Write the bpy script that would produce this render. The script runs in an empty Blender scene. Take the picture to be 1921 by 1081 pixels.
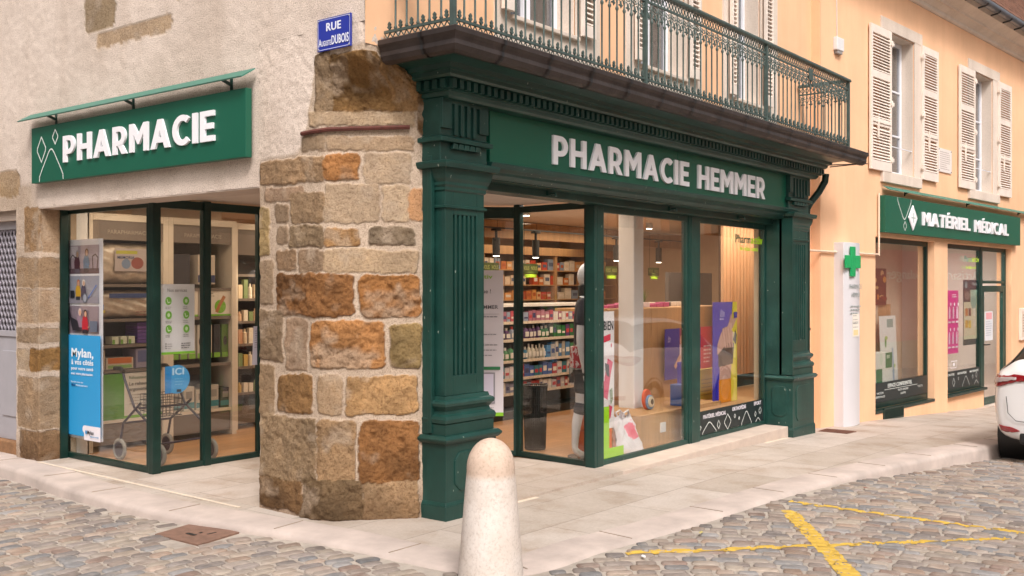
import bpy, math, random
import numpy as np
from mathutils import Vector, Matrix
R = math.radians
random.seed(7); rng = np.random.RandomState(5)
S = bpy.context.scene
COL = S.collection

# ------------------------------------------------------------------ camera, sky, sun, exposure
cd = bpy.data.cameras.new("camera"); cam = bpy.data.objects.new("camera", cd); COL.objects.link(cam)
cam.location = (-5.285, -4.687, 1.62)
cam.rotation_euler = (R(90), 0, R(37.83 - 90))
cd.sensor_width = 36; cd.lens = 35.72; cd.clip_end = 500; cd.clip_start = 0.05
S.camera = cam

w = bpy.data.worlds.new("World"); S.world = w; w.use_nodes = True
nt = w.node_tree; nt.nodes.clear()
out = nt.nodes.new('ShaderNodeOutputWorld'); bg = nt.nodes.new('ShaderNodeBackground')
sky = nt.nodes.new('ShaderNodeTexSky'); sky.sky_type = 'NISHITA'; sky.sun_disc = False
SUN_EL, SUN_AZ = 48.0, 220.0        # azimuth measured from +Y clockwise
sky.sun_elevation = R(SUN_EL); sky.sun_rotation = R(SUN_AZ)
sky.air_density = 1.0; sky.dust_density = 6.0; sky.ozone_density = 1.0
hs = nt.nodes.new('ShaderNodeHueSaturation'); hs.inputs['Saturation'].default_value = 0.12
tint = nt.nodes.new('ShaderNodeMix'); tint.data_type = 'RGBA'; tint.blend_type = 'MULTIPLY'; tint.inputs[0].default_value = 1
tint.inputs[7].default_value = (1.0, 0.962, 0.94, 1)
bg.inputs[1].default_value = 0.12
nt.links.new(sky.outputs[0], hs.inputs['Color']); nt.links.new(hs.outputs[0], tint.inputs[6])
nt.links.new(tint.outputs[2], bg.inputs[0]); nt.links.new(bg.outputs[0], out.inputs[0])
sd = bpy.data.lights.new("sun", 'SUN'); sd.energy = 1.5; sd.angle = R(12); sd.color = (1, 0.955, 0.925)
sun = bpy.data.objects.new("sun", sd); COL.objects.link(sun)
az = R(SUN_AZ); el = R(SUN_EL)
sdir = Vector((math.sin(az) * math.cos(el), math.cos(az) * math.cos(el), math.sin(el)))
sun.rotation_euler = sdir.to_track_quat('Z', 'Y').to_euler(); sun.location = (0, -10, 20)
S.view_settings.view_transform = 'Standard'; S.view_settings.look = 'None'
S.view_settings.exposure = 0.57; S.view_settings.gamma = 1
try:
    S.cycles.use_denoising = True
    S.cycles.max_bounces = 8; S.cycles.transparent_max_bounces = 16
    S.cycles.sample_clamp_indirect = 4
except Exception: pass

# ------------------------------------------------------------------ materials
def s2l(c):
    return tuple(((v / 12.92) if v <= 0.04045 else ((v + 0.055) / 1.055) ** 2.4) for v in c)
def hx(h):
    h = h.lstrip('#'); return s2l(tuple(int(h[i:i + 2], 16) / 255 for i in (0, 2, 4)))
MATS = {}
def newmat(name):
    m = bpy.data.materials.new(name); m.use_nodes = True
    t = m.node_tree; t.nodes.clear()
    o = t.nodes.new('ShaderNodeOutputMaterial'); b = t.nodes.new('ShaderNodeBsdfPrincipled')
    t.links.new(b.outputs[0], o.inputs[0])
    return m, t, b, o
def N(t, typ, **kw):
    n = t.nodes.new(typ)
    for k, v in kw.items():
        setattr(n, k, v)
    return n
def noise(t, scale, detail=4, rough=0.55, coord='Object', stretch=None):
    tc = N(t, 'ShaderNodeTexCoord'); src = tc.outputs[coord]
    if stretch:
        mp = N(t, 'ShaderNodeMapping'); mp.inputs['Scale'].default_value = stretch
        t.links.new(src, mp.inputs[0]); src = mp.outputs[0]
    n = N(t, 'ShaderNodeTexNoise'); n.inputs['Scale'].default_value = scale
    n.inputs['Detail'].default_value = detail; n.inputs['Roughness'].default_value = rough
    t.links.new(src, n.inputs['Vector']); return n
def ramp(t, src, stops):
    r = N(t, 'ShaderNodeValToRGB'); e = r.color_ramp.elements
    while len(e) < len(stops): e.new(0.5)
    for i, (p, c) in enumerate(stops):
        e[i].position = p; e[i].color = (*c, 1) if len(c) == 3 else c
    t.links.new(src, r.inputs[0]); return r
def mixc(t, fac, a, b, mode='MIX'):
    m = N(t, 'ShaderNodeMix'); m.data_type = 'RGBA'; m.blend_type = mode
    for i, v in ((0, fac), (6, a), (7, b)):
        if hasattr(v, 'is_linked') or hasattr(v, 'links'): t.links.new(v, m.inputs[i])
        else:
            m.inputs[i].default_value = v if i == 0 else ((*v, 1) if len(v) == 3 else v)
    return m.outputs[2]
def bump(t, b, h, strength, dist=0.01, prev=None):
    n = N(t, 'ShaderNodeBump'); n.inputs['Strength'].default_value = strength; n.inputs['Distance'].default_value = dist
    t.links.new(h, n.inputs['Height'])
    if prev is not None: t.links.new(prev.outputs[0], n.inputs['Normal'])
    t.links.new(n.outputs[0], b.inputs['Normal']); return n
def M(name, col, rough=0.6, var=0.12, vs=6.0, bs=0.0, bd=0.002, bsc=80.0, metal=0.0, coord='Object', stretch=None, spec=None, coat=0):
    """general painted / plain surface with tonal variation and a little relief"""
    if name in MATS: return MATS[name]
    m, t, b, o = newmat(name)
    n = noise(t, vs, 5, 0.6, coord, stretch)
    c = tuple(col)
    lo = tuple(v * (1 - var) for v in c); hi = tuple(min(1, v * (1 + var)) for v in c)
    r = ramp(t, n.outputs[0], [(0.3, lo), (0.7, hi)])
    t.links.new(r.outputs[0], b.inputs['Base Color'])
    b.inputs['Roughness'].default_value = rough; b.inputs['Metallic'].default_value = metal
    if spec is not None: b.inputs['Specular IOR Level'].default_value = spec
    if coat: b.inputs['Coat Weight'].default_value = coat
    if bs:
        n2 = noise(t, bsc, 4, 0.6, coord); bump(t, b, n2.outputs[0], bs, bd)
    MATS[name] = m; return m
def flat(h, rough=0.45):
    k = 'ink ' + h + ('' if rough == 0.45 else str(rough))
    if k in MATS: return MATS[k]
    m, t, b, o = newmat(k); b.inputs['Base Color'].default_value = (*hx(h), 1); b.inputs['Roughness'].default_value = rough
    MATS[k] = m; return m
def emit(name, col, s):
    if name in MATS: return MATS[name]
    m, t, b, o = newmat(name); b.inputs['Base Color'].default_value = (*col, 1)
    b.inputs['Emission Color'].default_value = (*col, 1); b.inputs['Emission Strength'].default_value = s
    MATS[name] = m; return m

def green_paint(name='green paint', col=(0.009, 0.048, 0.038), rough=0.38, chips=True):
    if name in MATS: return MATS[name]
    m, t, b, o = newmat(name)
    n = noise(t, 3.0, 6, 0.65)
    r = ramp(t, n.outputs[0], [(0.3, tuple(v * .66 for v in col)), (0.55, col), (0.75, tuple(v * 1.4 + .006 for v in col))])
    c = r.outputs[0]
    if chips:
        v = N(t, 'ShaderNodeTexVoronoi'); v.inputs['Scale'].default_value = 16
        tc = N(t, 'ShaderNodeTexCoord'); mp = N(t, 'ShaderNodeMapping'); mp.inputs['Scale'].default_value = (1.2, 1.2, 0.5)
        nn = noise(t, 30, 3); mx = N(t, 'ShaderNodeMix'); mx.data_type = 'RGBA'; mx.inputs[0].default_value = 0.03
        t.links.new(tc.outputs['Object'], mp.inputs[0]); t.links.new(mp.outputs[0], mx.inputs[6]); t.links.new(nn.outputs['Color'], mx.inputs[7])
        t.links.new(mx.outputs[2], v.inputs['Vector'])
        rr = ramp(t, v.outputs['Distance'], [(0.075, (1, 1, 1)), (0.10, (0, 0, 0))])
        big = noise(t, 2.2, 2); r2 = ramp(t, big.outputs[0], [(0.46, (0, 0, 0)), (0.54, (1, 1, 1))])
        mm = N(t, 'ShaderNodeMath', operation='MULTIPLY'); t.links.new(rr.outputs[0], mm.inputs[0]); t.links.new(r2.outputs[0], mm.inputs[1])
        c = mixc(t, mm.outputs[0], c, (0.30, 0.33, 0.28))
    t.links.new(c, b.inputs['Base Color']); b.inputs['Roughness'].default_value = rough
    n2 = noise(t, 25, 5, 0.6, 'Object', (1, 1, 0.25)); bump(t, b, n2.outputs[0], 0.25, 0.004)
    MATS[name] = m; return m

def plaster_mat(name, col, lo=0.86, hi=1.08, grain=190, gstr=0.5, streak=0.12, dirt=(0.75, 0.70, 0.66)):
    if name in MATS: return MATS[name]
    m, t, b, o = newmat(name)
    a = noise(t, 1.1, 6, 0.62); r = ramp(t, a.outputs[0], [(0.3, tuple(v * lo for v in col)), (0.68, tuple(min(1, v * hi) for v in col))])
    st = noise(t, 3.4, 6, 0.65, 'Object', (1, 1, 0.10)); r2 = ramp(t, st.outputs[0], [(0.45, (1, 1, 1)), (0.7, dirt)])
    c = mixc(t, streak, r.outputs[0], r2.outputs[0], 'MULTIPLY')
    g = noise(t, grain, 3, 0.6)
    r3 = ramp(t, g.outputs[0], [(0.38, (0.80, 0.78, 0.77)), (0.55, (1, 1, 1))])
    c = mixc(t, min(1, gstr * 1.3), c, r3.outputs[0], 'MULTIPLY')
    t.links.new(c, b.inputs['Base Color']); b.inputs['Roughness'].default_value = 0.92
    b1 = bump(t, b, a.outputs[0], 0.25, 0.03)
    bump(t, b, g.outputs[0], gstr, 0.004, b1)
    MATS[name] = m; return m

def masonry_mat():
    """colour and stone mask come from mesh attributes"""
    m, t, b, o = newmat('rubble stone and roughcast')
    at = N(t, 'ShaderNodeAttribute', attribute_name='Col'); mk = N(t, 'ShaderNodeAttribute', attribute_name='stone')
    n1 = noise(t, 9, 8, 0.72); n2 = noise(t, 55, 6, 0.7); g = noise(t, 100, 4, 0.7)
    c1 = ramp(t, n1.outputs[0], [(0.30, (0.70, 0.65, 0.60)), (0.5, (1, 1, 1)), (0.74, (1.18, 1.12, 1.02))])
    c2 = ramp(t, n2.outputs[0], [(0.36, (0.56, 0.49, 0.43)), (0.48, (.97, .96, .95)), (0.8, (1.12, 1.12, 1.12))])
    sc = mixc(t, 0.85, at.outputs[0], c1.outputs[0], 'MULTIPLY'); sc = mixc(t, 0.8, sc, c2.outputs[0], 'MULTIPLY')
    gr = ramp(t, g.outputs[0], [(0.34, (0.60, 0.56, 0.53)), (0.5, (.98, .98, .98)), (.7, (1.06, 1.06, 1.06))])
    big = noise(t, 1.3, 6, 0.6); cb = ramp(t, big.outputs[0], [(0.32, (0.90, 0.87, 0.84)), (0.62, (1.08, 1.07, 1.06))])
    stn = noise(t, 2.0, 5, 0.6, 'Object', (1, 1, 0.13)); cs = ramp(t, stn.outputs[0], [(0.5, (1, 1, 1)), (0.8, (0.78, 0.74, 0.70))])
    pc = mixc(t, 1, at.outputs[0], gr.outputs[0], 'MULTIPLY'); pc = mixc(t, 1, pc, cb.outputs[0], 'MULTIPLY'); pc = mixc(t, 0.8, pc, cs.outputs[0], 'MULTIPLY')
    col = mixc(t, mk.outputs['Fac'], pc, sc)
    tcz = N(t, 'ShaderNodeTexCoord'); sz = N(t, 'ShaderNodeSeparateXYZ'); t.links.new(tcz.outputs['Object'], sz.inputs[0])
    dn = noise(t, 5, 6, 0.7); mz = N(t, 'ShaderNodeMath', operation='MULTIPLY_ADD'); mz.inputs[1].default_value = 0.55; t.links.new(dn.outputs[0], mz.inputs[0]); 
    ng = N(t, 'ShaderNodeMath', operation='MULTIPLY'); ng.inputs[1].default_value = -1.0; t.links.new(sz.outputs[2], ng.inputs[0]); t.links.new(ng.outputs[0], mz.inputs[2])
    rz_ = ramp(t, mz.outputs[0], [(0.0, (0, 0, 0)), (0.22, (.75, .75, .75))]); col = mixc(t, rz_.outputs[0], col, mixc(t, 1, col, (.58, .52, .47), 'MULTIPLY'))
    t.links.new(col, b.inputs['Base Color']); b.inputs['Roughness'].default_value = 0.93
    b.inputs['Specular IOR Level'].default_value = 0.25
    bA = bump(t, b, g.outputs[0], 0.7, 0.012)
    mu = N(t, 'ShaderNodeMath', operation='MULTIPLY'); t.links.new(n2.outputs[0], mu.inputs[0]); t.links.new(mk.outputs['Fac'], mu.inputs[1])
    bB = bump(t, b, mu.outputs[0], 0.9, 0.02, bA)
    MATS['masonry'] = m; return m

def slab_mat(name, bw, bh, off=0.5, rot=0.0, tone=(0.50, 0.43, 0.35), loc=(0, 0, 0)):
    m, t, b, o = newmat(name)
    tc = N(t, 'ShaderNodeTexCoord'); mp = N(t, 'ShaderNodeMapping'); mp.inputs['Rotation'].default_value = (0, 0, rot); mp.inputs['Location'].default_value = loc
    t.links.new(tc.outputs['Object'], mp.inputs[0])
    br = N(t, 'ShaderNodeTexBrick'); br.offset = off; br.squash = 1.0
    br.inputs['Scale'].default_value = 1; br.inputs['Brick Width'].default_value = bw; br.inputs['Row Height'].default_value = bh
    br.inputs['Mortar Size'].default_value = 0.004; br.inputs['Mortar Smooth'].default_value = 0.1; br.inputs['Bias'].default_value = 0
    br.inputs['Color1'].default_value = (*[v * 0.90 for v in tone], 1); br.inputs['Color2'].default_value = (*[min(1, v * 1.10) for v in (tone[0], tone[1] * 1.03, tone[2] * 1.08)], 1)
    br.inputs['Mortar'].default_value = (*[v * 0.66 for v in tone], 1)
    t.links.new(mp.outputs[0], br.inputs['Vector'])
    n = noise(t, 2.3, 7, 0.62); r = ramp(t, n.outputs[0], [(0.3, (0.76, 0.68, 0.60)), (0.5, (.97, .95, .92)), (0.72, (1.08, 1.07, 1.06))])
    c = mixc(t, 1, br.outputs[0], r.outputs[0], 'MULTIPLY')
    n3 = noise(t, 45, 5, 0.7); r3 = ramp(t, n3.outputs[0], [(0.3, (0.88, 0.87, 0.86)), (0.6, (1.03, 1.03, 1.03))]); c = mixc(t, 1, c, r3.outputs[0], 'MULTIPLY')
    t.links.new(c, b.inputs['Base Color']); b.inputs['Roughness'].default_value = 0.72
    b1 = bump(t, b, n3.outputs[0], 0.25, 0.003)
    iv = N(t, 'ShaderNodeMath', operation='SUBTRACT'); iv.inputs[0].default_value = 1; t.links.new(br.outputs['Fac'], iv.inputs[1])
    bump(t, b, iv.outputs[0], 0.6, 0.004, b1)
    MATS[name] = m; return m

def wood_mat(name, col, planks=0.0, axis='x', rough=0.4, gloss=0.5):
    if name in MATS: return MATS[name]
    m, t, b, o = newmat(name)
    st = {'x': (0.6, 8, 8), 'y': (8, 0.6, 8), 'z': (8, 8, 0.6)}[axis]
    n = noise(t, 3.0, 6, 0.6, 'Object', st)
    r = ramp(t, n.outputs[0], [(0.3, tuple(v * 0.8 for v in col)), (0.7, tuple(min(1, v * 1.12) for v in col))])
    c = r.outputs[0]
    if planks:
        tc = N(t, 'ShaderNodeTexCoord'); br = N(t, 'ShaderNodeTexBrick'); br.inputs['Scale'].default_value = 1
        br.inputs['Brick Width'].default_value = 1.2; br.inputs['Row Height'].default_value = planks; br.inputs['Mortar Size'].default_value = 0.002
        br.inputs['Color1'].default_value = (0.86, 0.86, 0.86, 1); br.inputs['Color2'].default_value = (1.08, 1.05, 1.02, 1); br.inputs['Mortar'].default_value = (0.5, 0.45, 0.4, 1)
        t.links.new(tc.outputs['Object'], br.inputs['Vector']); c = mixc(t, 1, c, br.outputs[0], 'MULTIPLY')
    t.links.new(c, b.inputs['Base Color']); b.inputs['Roughness'].default_value = rough
    MATS[name] = m; return m

def glass_mat(name='window glass', tint=(0.95, 0.96, 0.95), refl=0.06, rough=0.0):
    if name in MATS: return MATS[name]
    m = bpy.data.materials.new(name); m.use_nodes = True; t = m.node_tree; t.nodes.clear()
    o = N(t, 'ShaderNodeOutputMaterial'); tr = N(t, 'ShaderNodeBsdfTransparent'); gl = N(t, 'ShaderNodeBsdfGlossy')
    tr.inputs[0].default_value = (*tint, 1); gl.inputs['Roughness'].default_value = rough; gl.inputs[0].default_value = (1, 1, 1, 1)
    lw = N(t, 'ShaderNodeLayerWeight'); lw.inputs[0].default_value = 0.5
    pw = N(t, 'ShaderNodeMath', operation='POWER'); pw.inputs[1].default_value = 4.0; t.links.new(lw.outputs['Facing'], pw.inputs[0])
    ma = N(t, 'ShaderNodeMath', operation='MULTIPLY_ADD'); ma.inputs[1].default_value = 0.9; ma.inputs[2].default_value = refl
    ma.use_clamp = True
    n = noise(t, 0.7, 2); bp = N(t, 'ShaderNodeBump'); bp.inputs['Strength'].default_value = 0.06; bp.inputs['Distance'].default_value = 0.05
    t.links.new(n.outputs[0], bp.inputs['Height']); t.links.new(bp.outputs[0], gl.inputs['Normal'])
    mx = N(t, 'ShaderNodeMixShader'); t.links.new(pw.outputs[0], ma.inputs[0]); t.links.new(ma.outputs[0], mx.inputs[0])
    t.links.new(tr.outputs[0], mx.inputs[1]); t.links.new(gl.outputs[0], mx.inputs[2]); t.links.new(mx.outputs[0], o.inputs[0])
    MATS[name] = m; return m

# ------------------------------------------------------------------ geometry helpers
class MB:
    def __init__(s): s.v = []; s.f = []; s.mi = []; s.sm = []; s.mats = []
    def _m(s, mat):
        if mat is None: return 0
        if mat not in s.mats: s.mats.append(mat)
        return s.mats.index(mat)
    def add(s, vs, fs, mat=None, smooth=False):
        b = len(s.v); s.v += [tuple(p) for p in vs]; k = s._m(mat)
        for f in fs: s.f.append(tuple(i + b for i in f)); s.mi.append(k); s.sm.append(smooth)
        return s
    def box(s, x0, x1, y0, y1, z0, z1, mat=None):
        if x0 > x1: x0, x1 = x1, x0
        if y0 > y1: y0, y1 = y1, y0
        if z0 > z1: z0, z1 = z1, z0
        v = [(x0, y0, z0), (x1, y0, z0), (x1, y1, z0), (x0, y1, z0), (x0, y0, z1), (x1, y0, z1), (x1, y1, z1), (x0, y1, z1)]
        return s.add(v, [(0, 3, 2, 1), (4, 5, 6, 7), (0, 1, 5, 4), (1, 2, 6, 5), (2, 3, 7, 6), (3, 0, 4, 7)], mat)
    def obox(s, c, size, rot, mat=None):
        """box of given size centred on c, rotated by euler"""
        mtx = Matrix.Translation(c) @ (rot if isinstance(rot, Matrix) else Matrix.Rotation(rot, 4, 'Z'))
        a, b_, d = size[0] / 2, size[1] / 2, size[2] / 2
        v = [mtx @ Vector(p) for p in [(-a, -b_, -d), (a, -b_, -d), (a, b_, -d), (-a, b_, -d), (-a, -b_, d), (a, -b_, d), (a, b_, d), (-a, b_, d)]]
        return s.add(v, [(0, 3, 2, 1), (4, 5, 6, 7), (0, 1, 5, 4), (1, 2, 6, 5), (2, 3, 7, 6), (3, 0, 4, 7)], mat)
    def bar(s, p, q, w_, h=None, mat=None, up=(0, 0, 1)):
        p = Vector(p); q = Vector(q); h = h or w_; d = (q - p).normalized(); u = Vector(up)
        if abs(d.dot(u)) > 0.98: u = Vector((1, 0, 0))
        a = d.cross(u).normalized() * w_ / 2; b_ = a.cross(d).normalized() * h / 2
        v = [p - a - b_, p + a - b_, p + a + b_, p - a + b_, q - a - b_, q + a - b_, q + a + b_, q - a + b_]
        return s.add(v, [(0, 3, 2, 1), (4, 5, 6, 7), (0, 1, 5, 4), (1, 2, 6, 5), (2, 3, 7, 6), (3, 0, 4, 7)], mat)
    def tube(s, pts, r, n=8, mat=None, closed=False, caps=True, smooth=True):
        pts = [Vector(p) for p in pts]; L = len(pts); rs = r if isinstance(r, (list, tuple)) else [r] * L
        vs = []; ref = None
        for i, p in enumerate(pts):
            if closed: d = (pts[(i + 1) % L] - pts[i - 1])
            else: d = (pts[min(i + 1, L - 1)] - pts[max(i - 1, 0)])
            d.normalize()
            if ref is None: ref = Vector((0, 0, 1)) if abs(d.z) < 0.9 else Vector((1, 0, 0))
            a = d.cross(ref)
            if a.length < 1e-4: a = d.orthogonal()
            a.normalize(); b_ = a.cross(d).normalized(); ref = -d.cross(a) if False else b_
            for k in range(n):
                th = 2 * math.pi * k / n; vs.append(p + (a * math.cos(th) + b_ * math.sin(th)) * rs[i])
        fs = []
        for i in range(L if closed else L - 1):
            for k in range(n):
                j = (i + 1) % L; fs.append((i * n + k, i * n + (k + 1) % n, j * n + (k + 1) % n, j * n + k))
        if caps and not closed: fs += [tuple(range(n))[::-1], tuple((L - 1) * n + k for k in range(n))]
        return s.add(vs, fs, mat, smooth)
    def cyl(s, c, r, z0, z1, n=24, mat=None, r2=None, smooth=True):
        return s.lathe(c, [(0, z0), (r, z0), (r if r2 is None else r2, z1), (0, z1)], n, mat, smooth)
    def lathe(s, c, prof, n=32, mat=None, smooth=True, sx=1, sy=1):
        vs = []; fs = []
        for (r, z) in prof:
            for k in range(n):
                th = 2 * math.pi * k / n; vs.append((c[0] + r * math.cos(th) * sx, c[1] + r * math.sin(th) * sy, z))
        for i in range(len(prof) - 1):
            for k in range(n): fs.append((i * n + k, i * n + (k + 1) % n, (i + 1) * n + (k + 1) % n, (i + 1) * n + k))
        return s.add(vs, fs, mat, smooth)
    def prism(s, poly, z0, z1, mat=None):
        n = len(poly); vs = [(x, y, z0) for x, y in poly] + [(x, y, z1) for x, y in poly]
        fs = [tuple(range(n))[::-1], tuple(range(n, 2 * n))] + [(k, (k + 1) % n, n + (k + 1) % n, n + k) for k in range(n)]
        return s.add(vs, fs, mat)
    def extr(s, pts3, d, mat=None):
        """polygon in 3-D pushed along vector d"""
        n = len(pts3); d = Vector(d); a = [Vector(p) for p in pts3]; vs = a + [p + d for p in a]
        return s.add(vs, [tuple(range(n))[::-1], tuple(range(n, 2 * n))] + [(k, (k + 1) % n, n + (k + 1) % n, n + k) for k in range(n)], mat)
    def sweep(s, path, prof, mat=None, caps=True, side=1):
        """mitred sweep in plan: path [(x,y)], prof [(out,z)]; out is to the right of travel (side=1)"""
        P = [Vector((p[0], p[1])) for p in path]; L = len(P); vs = []
        for i in range(L):
            d0 = (P[i] - P[i - 1]).normalized() if i else (P[1] - P[0]).normalized()
            d1 = (P[i + 1] - P[i]).normalized() if i < L - 1 else d0
            n0 = Vector((d0.y, -d0.x)) * side; n1 = Vector((d1.y, -d1.x)) * side
            mm = (n0 + n1).normalized(); k = 1 / max(0.3, mm.dot(n1))
            for (o_, z) in prof: vs.append((P[i].x + mm.x * o_ * k, P[i].y + mm.y * o_ * k, z))
        n = len(prof); fs = []
        for i in range(L - 1):
            for k in range(n): fs.append((i * n + k, i * n + (k + 1) % n, (i + 1) * n + (k + 1) % n, (i + 1) * n + k))
        if caps: fs += [tuple(range(n)), tuple((L - 1) * n + k for k in range(n))[::-1]]
        return s.add(vs, fs, mat)
    def uvsphere(s, c, r, n=16, m=10, mat=None, sc=(1, 1, 1)):
        pr = [(math.sin(math.pi * i / m), -math.cos(math.pi * i / m)) for i in range(m + 1)]
        vs = []; fs = []
        for (a, z) in pr:
            for k in range(n):
                th = 2 * math.pi * k / n; vs.append((c[0] + r * a * math.cos(th) * sc[0], c[1] + r * a * math.sin(th) * sc[1], c[2] + r * z * sc[2]))
        for i in range(m):
            for k in range(n): fs.append((i * n + k, i * n + (k + 1) % n, (i + 1) * n + (k + 1) % n, (i + 1) * n + k))
        return s.add(vs, fs, mat, True)
    def build(s, name, mat=None, parent=None, bevel=0, seg=2, fix=True):
        """link as ONE mesh object; the geometry is given in the frame of its thing"""
        base = parent.get('_b', (0, 0, 0)) if parent is not None else getattr(s, 'base', (0, 0, 0))
        me = bpy.data.meshes.new(name)
        vs = [(p[0] - base[0], p[1] - base[1], p[2] - base[2]) for p in s.v] if any(base) else s.v
        me.from_pydata(vs, [], s.f)
        if s.mats:
            for m_ in s.mats: me.materials.append(m_)
            me.polygons.foreach_set('material_index', s.mi)
        elif mat: me.materials.append(mat)
        me.polygons.foreach_set('use_smooth', s.sm)
        me.update()
        if fix:
            import bmesh
            bm = bmesh.new(); bm.from_mesh(me); bmesh.ops.recalc_face_normals(bm, faces=bm.faces); bm.to_mesh(me); bm.free()
        if any(s.sm):
            try: me.set_sharp_from_angle(angle=R(50))
            except Exception: pass
        o = bpy.data.objects.new(name, me); COL.objects.link(o)
        if parent is not None:
            o.parent = parent
            if '_b' in parent: pass
            o['_b'] = tuple(base)
        if bevel:
            b_ = o.modifiers.new('bevel', 'BEVEL'); b_.width = bevel; b_.segments = seg; b_.limit_method = 'ANGLE'; b_.angle_limit = R(35)
        return o

WORG = (6.93, 0.19); WANG = math.atan2(-0.0791639, 0.9971003)
def WP(s_, d, z=0):
    """frame of the further building: s along its wall, d into the wall, z up"""
    c, n = math.cos(WANG), math.sin(WANG); return (WORG[0] + s_ * c - d * n, WORG[1] + s_ * n + d * c, z)
def tag(o, label, cat, group=None):
    o['label'] = label; o['category'] = cat
    if group: o['group'] = group
    return o
def thing(name, label, cat, base=(0, 0, 0), group=None, frame=None):
    o = bpy.data.objects.new(name, None); COL.objects.link(o); o.empty_display_size = 0.1
    o['_b'] = tuple(base)
    if frame == 'W': o.location = WP(*base); o.rotation_euler = (0, 0, WANG)
    else: o.location = base
    return tag(o, label, cat, group)
def solo(mb, name, mat, label, cat, base=(0, 0, 0), group=None, frame=None, bevel=0):
    """a thing that is one mesh"""
    mb.base = base; o = mb.build(name, mat, None, bevel)
    if frame == 'W': o.location = WP(*base); o.rotation_euler = (0, 0, WANG)
    else: o.location = base
    return tag(o, label, cat, group)
def struct(o): o['kind'] = 'structure'; return o

_tc = {}
def text_mesh(txt, bold=0.0, extrude=0.0, space=0.0):
    k = (txt, bold, extrude, space)
    if k in _tc: return _tc[k]
    c = bpy.data.curves.new('lettering', 'FONT'); c.body = txt; c.size = 1; c.offset = bold; c.extrude = extrude; c.resolution_u = 3
    c.space_character = 1.0 + space
    o = bpy.data.objects.new('lettering', c); COL.objects.link(o)
    dg = bpy.context.evaluated_depsgraph_get(); me = bpy.data.meshes.new_from_object(o.evaluated_get(dg))
    vs = np.zeros(len(me.vertices) * 3); me.vertices.foreach_get('co', vs); vs = vs.reshape(-1, 3)
    fs = [tuple(p.vertices) for p in me.polygons]
    bpy.data.objects.remove(o); bpy.data.curves.remove(c); bpy.data.meshes.remove(me)
    _tc[k] = (vs, fs); return _tc[k]
def put_text(mb, txt, org, U, V, Nn, width=None, height=None, bold=0.0, depth=0.0, mat=None, align='L', base_off=0.0, gap=0.0):
    """write txt with its lower left at org; U, V, Nn unit vectors; cap height scaled to height, run to width"""
    thin = min(bold, 0.008); vs, fs = text_mesh(txt, thin, 0.5 if depth else 0.0, bold * 2.4)
    if len(vs) == 0: return
    x0, x1 = vs[:, 0].min() - bold, vs[:, 0].max() + bold
    y0, y1 = -thin, 0.70 + thin
    sy = (height or 0.1) / (y1 - y0); sx = (width / (x1 - x0)) if width else sy
    W_ = (x1 - x0) * sx; sh = {'L': 0, 'C': -W_ / 2, 'R': -W_}[align]
    U = Vector(U); V = Vector(V); Nn = Vector(Nn); O = Vector(org)
    cps = [(0, 0)] if bold < .012 else [(-bold, 0), (bold, 0), (0, -bold * .35), (0, bold * .35), (-bold * .5, 0), (bold * .5, 0)]
    for q, (du, dv) in enumerate(cps):   # a heavier stroke: the outline repeated a hair apart, each a fraction of a millimetre prouder
        P = [O + U * ((p[0] + du - x0) * sx + sh) + V * ((p[1] + dv - y0) * sy) + Nn * (base_off + q * .00012 + ((p[2] + 0.5) * depth if depth else 0)) for p in vs]
        mb.add(P, fs, mat)

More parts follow.
